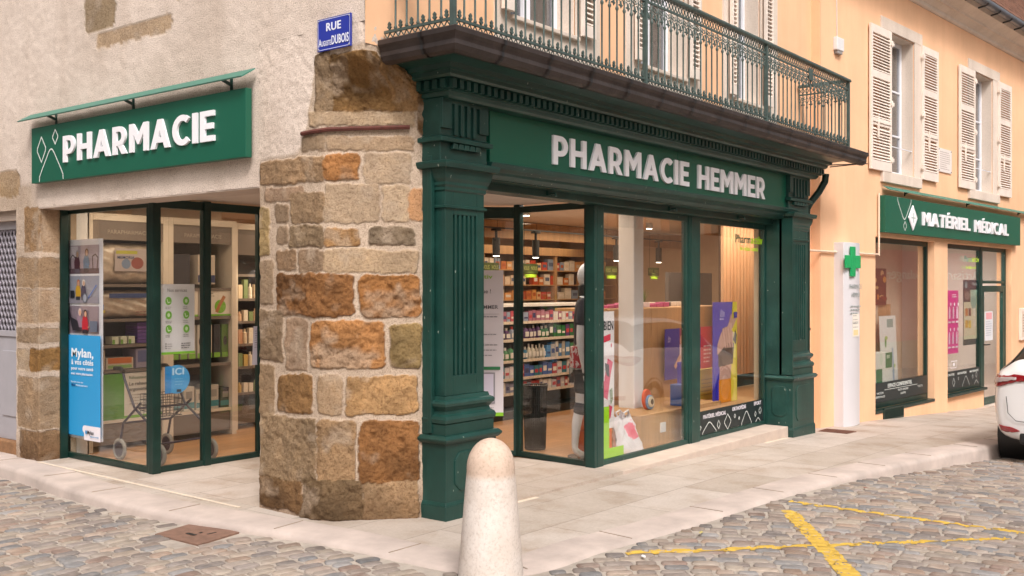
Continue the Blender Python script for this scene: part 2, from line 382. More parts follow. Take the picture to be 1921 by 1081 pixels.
def glyph(ch):
    """heavy geometric capitals, cap height 1: (width, polygons)"""
    t_ = .215; h = .185; R_ = lambda a, b_, c, d: [(a, c), (b_, c), (b_, d), (a, d)]
    def bowl(cx, cy, rx, ry, tx, ty, a0, a1, n_=12):
        out = []
        for i in range(n_):
            p, q = math.radians(a0 + (a1 - a0) * i / n_), math.radians(a0 + (a1 - a0) * (i + 1) / n_)
            out.append([(cx + rx * math.cos(p), cy + ry * math.sin(p)), (cx + rx * math.cos(q), cy + ry * math.sin(q)), (cx + (rx - tx) * math.cos(q), cy + (ry - ty) * math.sin(q)), (cx + (rx - tx) * math.cos(p), cy + (ry - ty) * math.sin(p))])
        return out
    E_ = [R_(0, t_, 0, 1), R_(t_, .62, .82, 1), R_(t_, .57, .405, .595), R_(t_, .63, 0, h)]
    AC = [[(.26, 1.07), (.36, 1.07), (.50, 1.24), (.32, 1.24)]]
    if ch == 'I': return t_, [R_(0, t_, 0, 1)]
    if ch == 'H': return .80, [R_(0, t_, 0, 1), R_(.80 - t_, .80, 0, 1), R_(t_, .80 - t_, .40, .60)]
    if ch == 'E': return .63, E_
    if ch == 'É': return .63, E_ + AC
    if ch == 'L': return .60, [R_(0, t_, 0, 1), R_(t_, .60, 0, h)]
    if ch == 'T': return .70, [R_(0, .70, .81, 1), R_(.35 - t_ / 2, .35 + t_ / 2, 0, .81)]
    if ch == 'M': return .96, [R_(0, t_, 0, 1), R_(.96 - t_, .96, 0, 1), [(t_, 1), (t_, .64), (.44, .26), (.48, .26), (.48, .62)], [(.96 - t_, 1), (.48, .62), (.48, .26), (.52, .26), (.96 - t_, .64)]]
    if ch == 'A': return .94, [[(0, 0), (.235, 0), (.315, .20), (.393, .38), (.47, .62), (.47, 1), (.36, 1)], [(.94, 0), (.58, 1), (.47, 1), (.47, .62), (.547, .38), (.625, .20), (.705, 0)], [(.315, .20), (.625, .20), (.547, .38), (.393, .38)]]
    if ch in 'PR':
        cy, ry = .65, .35; pol = [R_(0, t_, 0, 1), R_(t_, .36, 1 - h, 1), R_(t_, .36, .30, .30 + h)] + bowl(.36, cy, .35, ry, t_, h, -90, 90)
        if ch == 'R': pol.append([(.30, .30), (.52, .345), (.76, 0), (.50, 0)])
        return (.71 if ch == 'P' else .76), pol
    if ch == 'D': return .80, [R_(0, t_, 0, 1), R_(t_, .36, 1 - h, 1), R_(t_, .36, 0, h)] + bowl(.36, .5, .44, .5, t_, h, -90, 90, 16)
    if ch == 'C': return .80, bowl(.48, .5, .48, .515, .225, .20, 48, 312, 22)
    return .4, []
def sign_text(mb, txt, org, U, V, Nn, width, height, depth, gap=.145):
    U = Vector(U); V = Vector(V); Nn = Vector(Nn); O = Vector(org); tot = sum(glyph(c)[0] for c in txt) + gap * (len(txt) - 1); sx = width / tot; x = 0
    for c in txt:
        w_, pol = glyph(c)
        for p in pol: mb.extr([O + U * ((x + a) * sx) + V * (b_ * height) for a, b_ in p], Nn * depth)
        x += w_ + gap

class Art:
    """a flat printed sheet: layers of ink on a thin board"""
    def __init__(s, org, U, V=(0, 0, 1), Nn=None):
        s.o = Vector(org); s.U = Vector(U).normalized(); s.V = Vector(V).normalized()
        s.N = Vector(Nn).normalized() if Nn is not None else s.U.cross(s.V).normalized(); s.mb = MB(); s.k = 0.0
    def P(s, u, v, k=None): return s.o + s.U * u + s.V * v + s.N * (s.k if k is None else k)
    def board(s, w_, h, th=0.004, col='#e8e4e2'):
        s.mb.extr([s.P(0, 0, -th), s.P(w_, 0, -th), s.P(w_, h, -th), s.P(0, h, -th)], s.N * th, flat(col)); s.k = 0.0006; return s
    def poly(s, pts, col):
        s.mb.add([s.P(u, v) for u, v in pts], [tuple(range(len(pts)))], flat(col) if isinstance(col, str) else col); s.k += 0.0004; return s
    def rect(s, u0, v0, u1, v1, col): return s.poly([(u0, v0), (u1, v0), (u1, v1), (u0, v1)], col)
    def ell(s, cu, cv, ru, rv, col, n=18): return s.poly([(cu + ru * math.cos(2 * math.pi * i / n), cv + rv * math.sin(2 * math.pi * i / n)) for i in range(n)], col)
    def line(s, pts, w_, col, closed=False):
        q = list(pts) + ([pts[0]] if closed else [])
        for a, b_ in zip(q[:-1], q[1:]):
            dx, dy = b_[0] - a[0], b_[1] - a[1]; L = math.hypot(dx, dy) or 1; nx, ny = -dy / L * w_ / 2, dx / L * w_ / 2; ex, ey = dx / L * w_ * .3, dy / L * w_ * .3
            s.mb.add([s.P(a[0] + nx - ex, a[1] + ny - ey), s.P(a[0] - nx - ex, a[1] - ny - ey), s.P(b_[0] - nx + ex, b_[1] - ny + ey), s.P(b_[0] + nx + ex, b_[1] + ny + ey)], [(0, 1, 2, 3)], flat(col) if isinstance(col, str) else col)
            s.k += 0.00005
        s.k += 0.0002; return s
    def text(s, t_, u, v, h, col, bold=0.0, width=None, align='L'):
        put_text(s.mb, t_, s.P(u, v), s.U, s.V, s.N, width, h, bold, 0, flat(col) if isinstance(col, str) else col, align); s.k += 0.001; return s
    def lines(s, u, v, w_, n, pitch, h, col='#8a8688', seed=1):
        r_ = random.Random(seed)
        for i in range(n):
            x = u
            end = u + w_ * (r_.uniform(0.6, 1.0))
            while x < end:
                L = r_.uniform(1.5, 5) * h; s.mb.add([s.P(x, v - i * pitch), s.P(min(end, x + L), v - i * pitch), s.P(min(end, x + L), v - i * pitch + h), s.P(x, v - i * pitch + h)], [(0, 1, 2, 3)], flat(col)); x += L + h * .8
        s.k += 0.0003; return s
    def done(s, name, parent=None): return s.mb.build(name, None, parent, fix=False)

def catmull(P, m=8):
    P = [Vector(p) for p in P]; o = []
    for i in range(len(P) - 1):
        a = P[max(i - 1, 0)]; b_ = P[i]; c = P[i + 1]; d = P[min(i + 2, len(P) - 1)]
        for k in range(m):
            t_ = k / m; o.append(0.5 * ((2 * b_) + (-a + c) * t_ + (2 * a - 5 * b_ + 4 * c - d) * t_ ** 2 + (-a + 3 * b_ - 3 * c + d) * t_ ** 3))
    o.append(P[-1]); return o
def wall_grid(mb, u0, u1, z0, z1, holes, P, depth=0.2, mat=None, top=None):
    """wall face with rectangular holes and reveals; P(u, depth, z) gives the point"""
    us = sorted({u0, u1, *[h[0] for h in holes], *[h[1] for h in holes]}); zs = sorted({z0, z1, *[h[2] for h in holes], *[h[3] for h in holes]})
    for a, b_ in zip(us[:-1], us[1:]):
        for c, d in zip(zs[:-1], zs[1:]):
            if any(h[0] <= (a + b_) / 2 <= h[1] and h[2] <= (c + d) / 2 <= h[3] for h in holes): continue
            mb.add([P(a, 0, c), P(b_, 0, c), P(b_, 0, d), P(a, 0, d)], [(0, 1, 2, 3)], mat)
    for (a, b_, c, d) in holes:
        for p, q in (((a, c), (b_, c)), ((b_, c), (b_, d)), ((b_, d), (a, d)), ((a, d), (a, c))):
            mb.add([P(p[0], 0, p[1]), P(q[0], 0, q[1]), P(q[0], depth, q[1]), P(p[0], depth, p[1])], [(0, 1, 2, 3)], mat)

# value noise for mesh work
def vnoise2(x, y, seed=0):
    xi = np.floor(x).astype(np.int64); yi = np.floor(y).astype(np.int64); xf = x - xi; yf = y - yi
    def h(a, b_):
        n = (a * 374761393 + b_ * 668265263 + seed * 1442695041) & 0x7fffffff
        n = ((n ^ (n >> 13)) * 1274126177) & 0x7fffffff
        return ((n ^ (n >> 16)) & 0xffff) / 65535.0
    u = xf * xf * (3 - 2 * xf); v = yf * yf * (3 - 2 * yf)
    return (h(xi, yi) * (1 - u) + h(xi + 1, yi) * u) * (1 - v) + (h(xi, yi + 1) * (1 - u) + h(xi + 1, yi + 1) * u) * v
def fbm(x, y, o=4, seed=0):
    a = 0; amp = 0.5; tot = 0
    for i in range(o): a = a + amp * vnoise2(x * 2 ** i, y * 2 ** i, seed + i); tot += amp; amp *= .5
    return a / tot

GP = green_paint()
GPD = green_paint('dark green frame paint', (0.003, 0.024, 0.018), 0.35, False)
SIGNG = M('sign green', hx('#125a45'), 0.42, 0.05, 2.0)
GLASS = glass_mat()
WHITE = M('white lacquer', (0.72, 0.70, 0.70), 0.35, 0.03)
BLACKM = M('black plastic', (0.012, 0.012, 0.013), 0.45, 0.2)
IVORY = M('ivory paint', hx('#e6d8cc'), 0.6, 0.08, 5, 0.3, 0.003, 60)
# ------------------------------------------------------------------ ground
def zg(x):
    return float(np.interp(x, [0, 3, 6.4, 9, 11, 13.6, 20, 40], [0, -.04, -.135, -.227, -.325, -.465, -.75, -1.3]))
ZGX = [0, 3, 6.4, 9, 11, 13.6, 20, 40]; ZGZ = [0, -.04, -.135, -.227, -.325, -.465, -.75, -1.3]
def zr_np(x, y):
    hA = np.interp(y, [-1, 0, 2, 4.7, 8], [0, .008, .05, .10, .13]); hB = np.interp(x, [0, 1, 2.5, 3.8, 5, 7, 12], [0, 0, .008, .03, .09, .135, .14])
    return np.interp(x, ZGX, ZGZ) - .018 - hA * (x < 2) - hB
def zr(x, y): return float(zr_np(np.array(x, float), np.array(y, float)))
KERB = catmull([(-.78, 12), (-.78, 7.5), (-.80, 4.7), (-.98, 3.24), (-1.03, 1.95), (-.93, .96), (-.87, .27), (-.88, -.43), (-.86, -.85), (-.74, -1.13), (-.45, -1.25), (.1, -1.27), (1, -1.36), (2.2, -1.40), (3.8, -1.5), (5.45, -1.68), (7.3, -1.95), (9, -2.2), (12, -2.5), (20, -3.2), (40, -4.4)], 8)
KP = [(p.x, p.y) for p in KERB]
def kerb_offset(d):
    o = []
    for i, p in enumerate(KERB):
        a = KERB[max(i - 1, 0)]; b_ = KERB[min(i + 1, len(KERB) - 1)]; t_ = (b_ - a).normalized(); o.append((p.x - t_.y * d, p.y + t_.x * d))
    return o
LIME = (0.475, 0.405, 0.348)
mk = M('kerb limestone', hx('#b8a9a0'), 0.8, 0.2, 2.6, 0.5, 0.006, 40)
# base terrain, one sheet
g = MB(); xs = sorted(set(list(np.arange(-40, 60.1, 4)) + list(np.arange(-8, 16, .25)))); ys = sorted(set(list(np.arange(-40, 60.1, 4)) + list(np.arange(-7, 9, .5))))
vs = [(x, y, zr(x, y) - .007) for y in ys for x in xs]; nx = len(xs)
g.add(vs, [(j * nx + i, j * nx + i + 1, (j + 1) * nx + i + 1, (j + 1) * nx + i) for j in range(len(ys) - 1) for i in range(nx - 1)])
mj = M('sand joint', hx('#a99e93'), 0.95, 0.22, 9, 0.6, 0.006, 120)
struct(g.build('ground', mj))

# pavement and kerb
INN = kerb_offset(.32)
sl = slab_mat('limestone slabs', 0.95, 0.52, 0.43, 0.0, LIME, (0.2, 0.13, 0))
pv = MB(); n = len(KERB)
def nearest_in(i):
    x, y = INN[i]
    if i < n * 0.42: return (0.2, max(y, .45))
    return (max(x, .2), .45)
rows = []
for i in range(n):
    a = Vector(INN[i]); b_ = Vector(nearest_in(i)); m_ = 10
    rows.append([a.lerp(b_, k / m_) for k in range(m_ + 1)])
vs = [(p.x, p.y, zg(p.x)) for r_ in rows for p in r_]
pv.add(vs, [(i * 11 + k, (i + 1) * 11 + k, (i + 1) * 11 + k + 1, i * 11 + k + 1) for i in range(n - 1) for k in range(10)])
# under the right-hand building's foot the slabs run on to the wall
struct(pv.build('pavement', sl))
kb = MB(); prof = [(-.0, -.35), (0, -.045), (.012, -.018), (.04, -.002), (.32, 0.0)]
vs = []
offs = [kerb_offset(o) for o, _ in prof]
for i in range(n):
    for k, (o, dz) in enumerate(prof): x, y = offs[k][i]; vs.append((x, y, zg(x) + dz))
P_ = len(prof); kb.add(vs, [(i * P_ + k, (i + 1) * P_ + k, (i + 1) * P_ + k + 1, i * P_ + k + 1) for i in range(n - 1) for k in range(P_ - 1)], None, True)
ko = kb.build('kerb', mk); struct(ko)
# joints between kerb stones
kj = MB(); acc = 0; nxt = .7
for i in range(n - 1):
    a, b_ = KERB[i], KERB[i + 1]; L = (b_ - a).length; acc += L
    if acc > nxt:
        nxt += 1.05; p = Vector(KP[i + 1]); q = Vector(INN[i + 1]); z = zg(p.x)
        p = p.lerp(q, .14); kj.bar((p.x, p.y, z + .0005), (q.x, q.y, zg(q.x) + .0015), .006, .004)
struct(kj.build('kerb_joint', M('kerb joint', hx('#978879'), .9)))
# level threshold of the shop, its front edge a growing step
st = MB(); sm_ = slab_mat('threshold slabs', 0.9, 0.45, 0.5, 0.0, (0.49, 0.41, 0.35), (0, .05, 0))
st.prism([(-.5, 1.4), (-.5, 4.3), (-.24, 4.3), (-.24, 3.2), (.9, 3.2), (2.42, 1.22), (2.42, .30), (2.42, .05), (.5, .05), (.5, .31), (-.1, .31), (-.45, .7)], -.3, .0016)
struct(st.build('lobby_floor', sm_))
st2 = MB().box(2.424, 6.085, .05, .5, -.4, .0012); struct(st2.build('step', M('step limestone', hx('#c2b0a2'), .8, .12, 4, .3, .003, 40), bevel=.008))
for nm, a, b_ in (('drain_joint', (-.72, 2.2), (-.5, 1.42)),):
    pass
# pale joint lines seen on the pavement
jl = MB(); jl.bar((.62, .03, zg(.62) + .002), (6.0, .03, zg(6) + .002), .05, .004); jl.bar((-.52, 4.6, .003), (-.60, 1.5, .003), .03, .003)
struct(jl.build('mortar_joint', M('lime mortar', hx('#d6c5b2'), .9, .1, 8)))

# cobbles: rows on arcs, every stone modelled, one street surface
def inside_kerb(x, y, marg=0.0):
    # distance to the kerb line, positive towards the road
    best = 1e9; sgn = 1
    for i in range(len(KP) - 1):
        ax, ay = KP[i]; bx, by = KP[i + 1]
        if min(ax, bx) - 1.2 > x or max(ax, bx) + 1.2 < x or min(ay, by) - 1.2 > y or max(ay, by) + 1.2 < y: continue
        dx, dy = bx - ax, by - ay; t_ = max(0, min(1, ((x - ax) * dx + (y - ay) * dy) / (dx * dx + dy * dy))); ex, ey = x - ax - t_ * dx, y - ay - t_ * dy
        d = math.hypot(ex, ey)
        if d < best: best = d; sgn = 1 if (dx * ey - dy * ex) < 0 else -1
    if best > 1e8: return -9 if (x > -.8 and y > -1.2) else 9
    return best * sgn
PAL = [hx(c) for c in ('#8f8886', '#7f7a7a', '#9a918c', '#958479', '#8b8b8e', '#a0978e', '#8b7a73', '#a69b92', '#7f8084', '#958d87', '#9f9188', '#958a84', '#857d7a')]
cv = []; cf = []; cc = []
cx0, cy0 = -2.0, -3.4
r_ = 2.0
def clampx(v, a, b_): return max(a, min(b_, v))
while r_ < 15:
    rw = random.uniform(.080, .104)
    th = random.uniform(0, .1); th_end = th + 2 * math.pi - .01
    while th < th_end:
        L = random.uniform(.11, .195); dth = L / r_; tc_ = th + dth / 2
        x = cx0 + (r_ + rw / 2) * math.cos(tc_); y = cy0 + (r_ + rw / 2) * math.sin(tc_); th += dth + .012 / r_
        if not (-5.2 < x < 12.5 and -5.6 < y < 9.5): continue
        if x > -.6 and y > -1.1: continue
        dk = inside_kerb(x, y)
        if dk < .045: continue
        if -1.40 < x < -.87 and .90 < y < 1.60 and abs((x + 1.13) * .97 - (y - 1.25) * .12) < .26 and abs(y - 1.25) < .36: continue
        tx, ty = -math.sin(tc_), math.cos(tc_); ux, uy = math.cos(tc_), math.sin(tc_)
        a = L / 2 - .0045; b_ = rw / 2 - .0045
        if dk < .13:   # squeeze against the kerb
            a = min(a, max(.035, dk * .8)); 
        tilt = (random.uniform(-.02, .02), random.uniform(-.03, .03)); h0 = random.uniform(-.002, .003); rot = random.uniform(-.04, .04)
        col = random.choice(PAL); kk = random.uniform(.82, 1.12); kerb_shade = .80 if dk < .16 else 1.0; col = (col[0] * kk * kerb_shade * 1.03, col[1] * kk * kerb_shade, col[2] * kk * kerb_shade * .95)  # stones beside the kerb coloured darker, grime standing in for contact shade
        base = len(cv); n_ = 16; jit = [random.uniform(.93, 1.04) for _ in range(n_)]
        pw = random.uniform(4.5, 9)
        zc = zr(x, y)
        for ring, (sc, dz) in enumerate(((1.03, -.018), (1.0, -.004), (.93, .0025), (.60, .0045))):
            for k in range(n_):
                t_ = 2 * math.pi * k / n_; c_, s_ = math.cos(t_), math.sin(t_); q = (abs(c_) ** pw + abs(s_) ** pw) ** (-1 / pw) * jit[k] * sc
                lx, ly = c_ * q * a, s_ * q * b_; lx, ly = lx * math.cos(rot) - ly * math.sin(rot), lx * math.sin(rot) + ly * math.cos(rot)
                cv.append((x + tx * lx + ux * ly, y + ty * lx + uy * ly, zc + h0 + dz + lx * tilt[0] + ly * tilt[1])); cc.append(col)
        cv.append((x, y, zc + h0 + .005)); cc.append(col)
        for ring in range(3):
            for k in range(n_): cf.append((base + ring * n_ + k, base + ring * n_ + (k + 1) % n_, base + (ring + 1) * n_ + (k + 1) % n_, base + (ring + 1) * n_ + k))
        for k in range(n_): cf.append((base + 3 * n_ + k, base + 3 * n_ + (k + 1) % n_, base + 4 * n_))
    r_ += rw + .004
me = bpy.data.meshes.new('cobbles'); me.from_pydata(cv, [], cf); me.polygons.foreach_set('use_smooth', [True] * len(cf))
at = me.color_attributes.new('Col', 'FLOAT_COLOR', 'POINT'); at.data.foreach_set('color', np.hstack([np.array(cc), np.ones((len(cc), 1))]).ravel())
m, t, b, o = newmat('cobble stone'); A = N(t, 'ShaderNodeAttribute', attribute_name='Col'); n1 = noise(t, 14, 6, .65); n2 = noise(t, 90, 4, .6)
rr = ramp(t, n1.outputs[0], [(.3, (.74, .72, .7)), (.7, (1.15, 1.12, 1.1))]); c = mixc(t, 1, A.outputs[0], rr.outputs[0], 'MULTIPLY')
dst = noise(t, 6, 6, .7); rd = ramp(t, dst.outputs[0], [(.48, (0, 0, 0)), (.72, (.75, .75, .75))]); c = mixc(t, rd.outputs[0], c, hx('#a3988e'))
t.links.new(c, b.inputs['Base Color']); b.inputs['Roughness'].default_value = .72; b.inputs['Specular IOR Level'].default_value = .3; bA = bump(t, b, n2.outputs[0], .35, .004); bump(t, b, n1.outputs[0], .4, .012, bA)
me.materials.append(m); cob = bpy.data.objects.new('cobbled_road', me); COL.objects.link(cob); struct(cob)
print('cobbles', len(cv) // 65)

# yellow paint lying on the stones
YEL = M('worn yellow road paint', hx('#c6a242'), .8, .12, 12, .3, .003, 90)
def marking(a, b_, wd, seed):
    a = Vector(a); b_ = Vector(b_); L = (b_ - a).length; d = (b_ - a) / L; nn_ = Vector((-d.y, d.x)); cs = .012
    nu = int(L / cs); nv = max(3, int(wd / cs)); mb = MB(); idx = {}
    U, V = np.meshgrid(np.arange(nu + 1), np.arange(nv + 1), indexing='ij')
    wv = fbm(U * .05, V * 0 + 1.0, 3, seed) * .014 - .007
    vs_ = []
    for i in range(nu + 1):
        for j in range(nv + 1):
            p = a + d * (i * cs) + nn_ * ((j / nv - .5) * wd + wv[i, j]); vs_.append((p.x, p.y, zr(p.x, p.y) + .05))
    keep = fbm(U * .11, V * .3, 4, seed + 9); keep2 = fbm(U * .45, V * .5, 3, seed + 4)
    fs = []
    for i in range(nu):
        for j in range(nv):
            edge = min(j, nv - 1 - j); thr = .335 if edge > 0 else .42
            if keep[i, j] * .6 + keep2[i, j] * .4 > thr: fs.append((i * (nv + 1) + j, (i + 1) * (nv + 1) + j, (i + 1) * (nv + 1) + j + 1, i * (nv + 1) + j + 1))
    mb.add(vs_, fs); o_ = mb.build('road_marking', YEL); struct(o_)
    bpy.context.view_layer.update()
    from mathutils.bvhtree import BVHTree
    global _bvh
    if '_bvh' not in globals(): _bvh = BVHTree.FromPolygons([tuple(v) for v in cv], cf)
    for v in o_.data.vertices:
        h = _bvh.ray_cast(Vector((v.co.x, v.co.y, 1)), Vector((0, 0, -1)))
        z0 = zr(v.co.x, v.co.y) - .004
        v.co.z = max(h[0].z if h[0] is not None else z0, z0) + .0022
    return o_
marking((2.35, -1.52), (2.33, -3.9), .07, 3)
marking((1.98, -1.66), (.35, -2.75), .125, 5)
marking((.10, -1.40), (2.10, -3.15), .07, 8)

# ------------------------------------------------------------------ masonry of the old corner
MASON = masonry_mat()
PLC = np.array(hx('#dccdc1')); MORT = np.array(hx('#b5a08a'))
def masonry(name, Pf, u0, u1, z0, z1, du, dz, stones, parent, mort_region=None, amp=.012, holes=(), base_mort=0.0):
    nu = int(round((u1 - u0) / du)) + 1; nz = int(round((z1 - z0) / dz)) + 1
    us = np.linspace(u0, u1, nu); zs = np.linspace(z0, z1, nz); U, Z = np.meshgrid(us, zs, indexing='ij')
    Uw = U + (fbm(U * 9, Z * 9, 3, 11) - .5) * .045; Zw = Z + (fbm(U * 9 + 40, Z * 9, 3, 12) - .5) * .04
    H = (fbm(U * 14, Z * 14, 4, 3) - .5) * .010; col = np.tile(PLC, (nu, nz, 1)); mask = np.zeros((nu, nz))
    mr = np.ones((nu, nz)) * base_mort
    if mort_region is not None: mr = mort_region(Uw, Zw)
    col = col * (1 - mr[..., None]) + MORT * mr[..., None]
    H = H - .006 * mr + (fbm(U * 30, Z * 30, 3, 8) - .5) * .008
    for i, (a, b_, c, d, hc, h, r) in enumerate(stones):
        a -= .007; b_ += .007; c -= .006; d += .006; cu, cz = (a + b_) / 2, (c + d) / 2; r = min(r, (b_ - a) / 2.2, (d - c) / 2.2)
        qx = np.abs(Uw - cu) - ((b_ - a) / 2 - r); qz = np.abs(Zw - cz) - ((d - c) / 2 - r)
        sd_ = np.sqrt(np.maximum(qx, 0) ** 2 + np.maximum(qz, 0) ** 2) + np.minimum(np.maximum(qx, qz), 0) - r
        mk_ = np.clip(-(sd_ + (fbm(U * 40, Z * 40, 3, 33 + i) - .5) * .02) / (.006 + .010 * max(0, 1 - h)) + .3, 0, 1) * (1 if h > .75 else .82); rnd = np.clip(-sd_ / .016, 0, 1); rnd = rnd * (2 - rnd)
        rough = (fbm(U * 26 + i * 7, Z * 26, 5, 20 + i) - .5) * .024 * h + (fbm(U * 6 + i * 3, Z * 6, 3, 50 + i) - .5) * .014 * h
        H = H * (1 - mk_) + mk_ * (rnd * .004 * h + rough * rnd * 1.15 - .001)
        c0 = np.array(hx(hc)); c0 = (c0 * .80 + c0.mean() * .20 * np.array([1.2, 1.0, .8])) * np.array([1.02, .94, .80]); tone = (fbm(U * 5 + i * 5, Z * 5, 4, 70 + i) - .5)
        v = c0 * (1 + tone[..., None] * .9 * min(h, 1.3)); pale = np.clip((fbm(U * 7 + i, Z * 7 + i, 3, 90 + i) - .58) * 6, 0, 1) * .55
        v = v * (1 - pale[..., None]) + np.array(hx('#b7a48f')) * pale[..., None]
        col = col * (1 - mk_[..., None]) + np.clip(v, .01, 1) * mk_[..., None]; mask = np.maximum(mask, mk_)
    # fade relief at the borders of the sheet so neighbours meet
    vs_ = []; eps = 1e-3
    for i in range(nu):
        for j in range(nz):
            vs_.append(Pf(us[i], zs[j], H[i, j]))
    fs = []
    for i in range(nu - 1):
        um = (us[i] + us[i + 1]) / 2
        for j in range(nz - 1):
            zm = (zs[j] + zs[j + 1]) / 2
            if any(h_[0] < um < h_[1] and h_[2] < zm < h_[3] for h_ in holes): continue
            fs.append((i * nz + j, (i + 1) * nz + j, (i + 1) * nz + j + 1, i * nz + j + 1))
    me = bpy.data.meshes.new(name); me.from_pydata(vs_, [], fs)
    at = me.color_attributes.new('Col', 'FLOAT_COLOR', 'POINT'); at.data.foreach_set('color', np.concatenate([col, np.ones((nu, nz, 1))], 2).reshape(-1))
    a2 = me.attributes.new('stone', 'FLOAT', 'POINT'); a2.data.foreach_set('value', mask.reshape(-1))
    me.materials.append(MASON); me.polygons.foreach_set('use_smooth', [True] * len(fs))
    o_ = bpy.data.objects.new(name, me); COL.objects.link(o_); o_.parent = parent; return o_

house = thing('corner_house', 'old corner house with roughcast gable wall, exposed stone corner and orange street front', 'building', (0, 0, 0))
def path_lo(u):
    if u < .69: return (-.5, 1.39 - u, -1, 0)
    u -= .69; k = .7071
    if u < .707: return (-.5 + u * k, .7 - u * k, -k, -k)
    return (u - .707, .2, 0, -1)
def path_hi(u):
    if u < 1.11: return (-.5, 1.39 - u, -1, 0)
    return (-.5 + u - 1.11, .28, 0, -1)
def PC(u, z, h):
    t_ = min(1, max(0, (z - 2.95) / .3)); t_ = t_ * t_ * (3 - 2 * t_)
    # soften the bend
    acc = [0, 0, 0, 0]
    for d_ in (-.06, -.03, 0, .03, .06):
        uu = min(max(u + d_, 0), 1.9) if .06 <= u <= 1.84 else u
        a = path_lo(uu); b_ = path_hi(uu); kk = 1 if .06 <= u <= 1.84 else 1
        for q in range(4): acc[q] += (a[q] * (1 - t_) + b_[q] * t_) / 5
    if u < .06: acc[1] = 1.39 - u
    if z < .25: h = h + (.25 - z) * .12 * (.3 + .7 * math.sin(max(0, min(1, u / 1.35)) * math.pi))
    return (acc[0] + acc[2] * h, acc[1] + acc[3] * h, z)
STONES = [
  (0.691, 1.239, 2.859, 3.224, '#82633b', 1.9, 0.09),
  (0.611, 0.754, 2.86, 3.254, '#8d7a66', 1.0, 0.03),
  (1.176, 1.563, 2.863, 3.187, '#9a7a55', 1.7, 0.1),
  (0.547, 1.314, 2.763, 2.856, '#b9a48d', 0.5, 0.02),
  (1.343, 1.525, 2.702, 2.977, '#8a6b4c', 1.3, 0.06),
  (0.474, 0.701, 2.593, 2.686, '#8d7a66', 0.5, 0.02),
  (0.714, 1.304, 2.59, 2.686, '#a8917a', 0.5, 0.02),
  (0.013, 0.691, 2.37, 2.548, '#a58a70', 0.9, 0.03),
  (0.695, 0.938, 2.38, 2.559, '#b07a46', 1.3, 0.03),
  (0.977, 1.285, 2.359, 2.565, '#b3a08e', 0.5, 0.03),
  (0.06, 0.483, 2.256, 2.34, '#a08470', 0.6, 0.03),
  (0.17, 0.315, 2.088, 2.228, '#8a735c', 0.7, 0.03),
  (0.339, 0.691, 2.077, 2.292, '#98826c', 0.8, 0.03),
  (0.702, 1.073, 2.081, 2.348, '#ac9986', 0.6, 0.03),
  (1.102, 1.285, 2.084, 2.346, '#b8a591', 0.5, 0.03),
  (1.295, 1.392, 2.095, 2.329, '#c58f5e', 0.5, 0.03),
  (0.201, 0.309, 1.937, 2.057, '#97806a', 0.6, 0.03),
  (0.33, 0.691, 1.911, 2.057, '#8a7864', 0.9, 0.03),
  (0.701, 0.938, 1.911, 2.038, '#b58c5e', 0.8, 0.03),
  (1.015, 1.314, 1.932, 2.045, '#84776a', 1.2, 0.02),
  (0.201, 0.408, 1.757, 1.892, '#8a6b4c', 0.7, 0.03),
  (0.438, 0.691, 1.734, 1.886, '#947a62', 0.7, 0.03),
  (0.695, 1.343, 1.734, 1.889, '#b59f86', 0.7, 0.03),
  (0.0, 0.104, 1.861, 2.207, '#a38c55', 0.7, 0.03),
  (0.0, 0.149, 1.506, 1.82, '#99846f', 0.7, 0.03),
  (0.201, 0.904, 1.424, 1.718, '#8f6238', 1.7, 0.04),
  (0.952, 1.366, 1.42, 1.711, '#a4703c', 1.8, 0.05),
  (0.0, 0.258, 1.093, 1.459, '#907c69', 0.8, 0.03),
  (0.296, 0.529, 1.032, 1.395, '#a18672', 0.7, 0.03),
  (0.573, 1.113, 1.059, 1.386, '#b07c49', 1.7, 0.05),
  (1.163, 1.379, 1.055, 1.362, '#98835a', 1.1, 0.04),
  (0.0, 0.164, 0.638, 1.053, '#8c7355', 0.7, 0.02),
  (0.216, 0.578, 0.728, 0.995, '#8e6c45', 1.0, 0.03),
  (0.637, 0.819, 0.741, 1.01, '#ad9275', 0.6, 0.03),
  (0.855, 1.347, 0.735, 0.997, '#b49066', 1.0, 0.03),
  (0.005, 0.618, 0.236, 0.691, '#94806a', 1.1, 0.03),
  (0.632, 0.91, 0.245, 0.697, '#a78a6c', 1.1, 0.05),
  (0.945, 1.361, 0.247, 0.68, '#96683c', 1.6, 0.05),
  (0.005, 0.483, 0.029, 0.235, '#86694a', 1.2, 0.03),
  (0.496, 0.97, 0.001, 0.27, '#75624c', 1.6, 0.04),
  (0.979, 1.35, -0.01, 0.25, '#a58b70', 1.0, 0.03),
]
def mregion(U, Z):
    # stonework zone with lime mortar; roughcast elsewhere (upper left)
    lim = np.interp(U, [0, .42, .5, .62, 2], [2.58, 2.60, 2.74, 3.28, 3.3]); return np.clip((lim - Z) / .03, 0, 1) * .8
masonry('stone_corner', PC, 0, 1.72, -.15, 3.42, .0085, .0085, STONES, house, mregion)
LPS = [(4.59, 4.891, 1.961, 2.379, '#96713f', .7, .02), (4.272, 4.567, 1.954, 2.363, '#a58c74', .6, .02), (4.28, 5.034, 1.625, 1.902, '#9a8062', .6, .02), (4.28, 5.024, 1.292, 1.602, '#b0977e', .5, .02), (4.28, 5.034, 1.107, 1.234, '#8f7960', .6, .02), (4.81, 5.034, .837, 1.028, '#b2a08c', .4, .02), (4.28, 4.79, .837, 1.047, '#95703e', .8, .02), (4.28, 5.024, .291, .774, '#997f62', .7, .03), (4.28, 4.986, .0, .27, '#8c7158', .8, .03),
       (5.0, 5.4, 2.5, 2.75, '#a98f6c', .5, .08)]
def PA(u, z, h): return (-.5 - h, u, z)
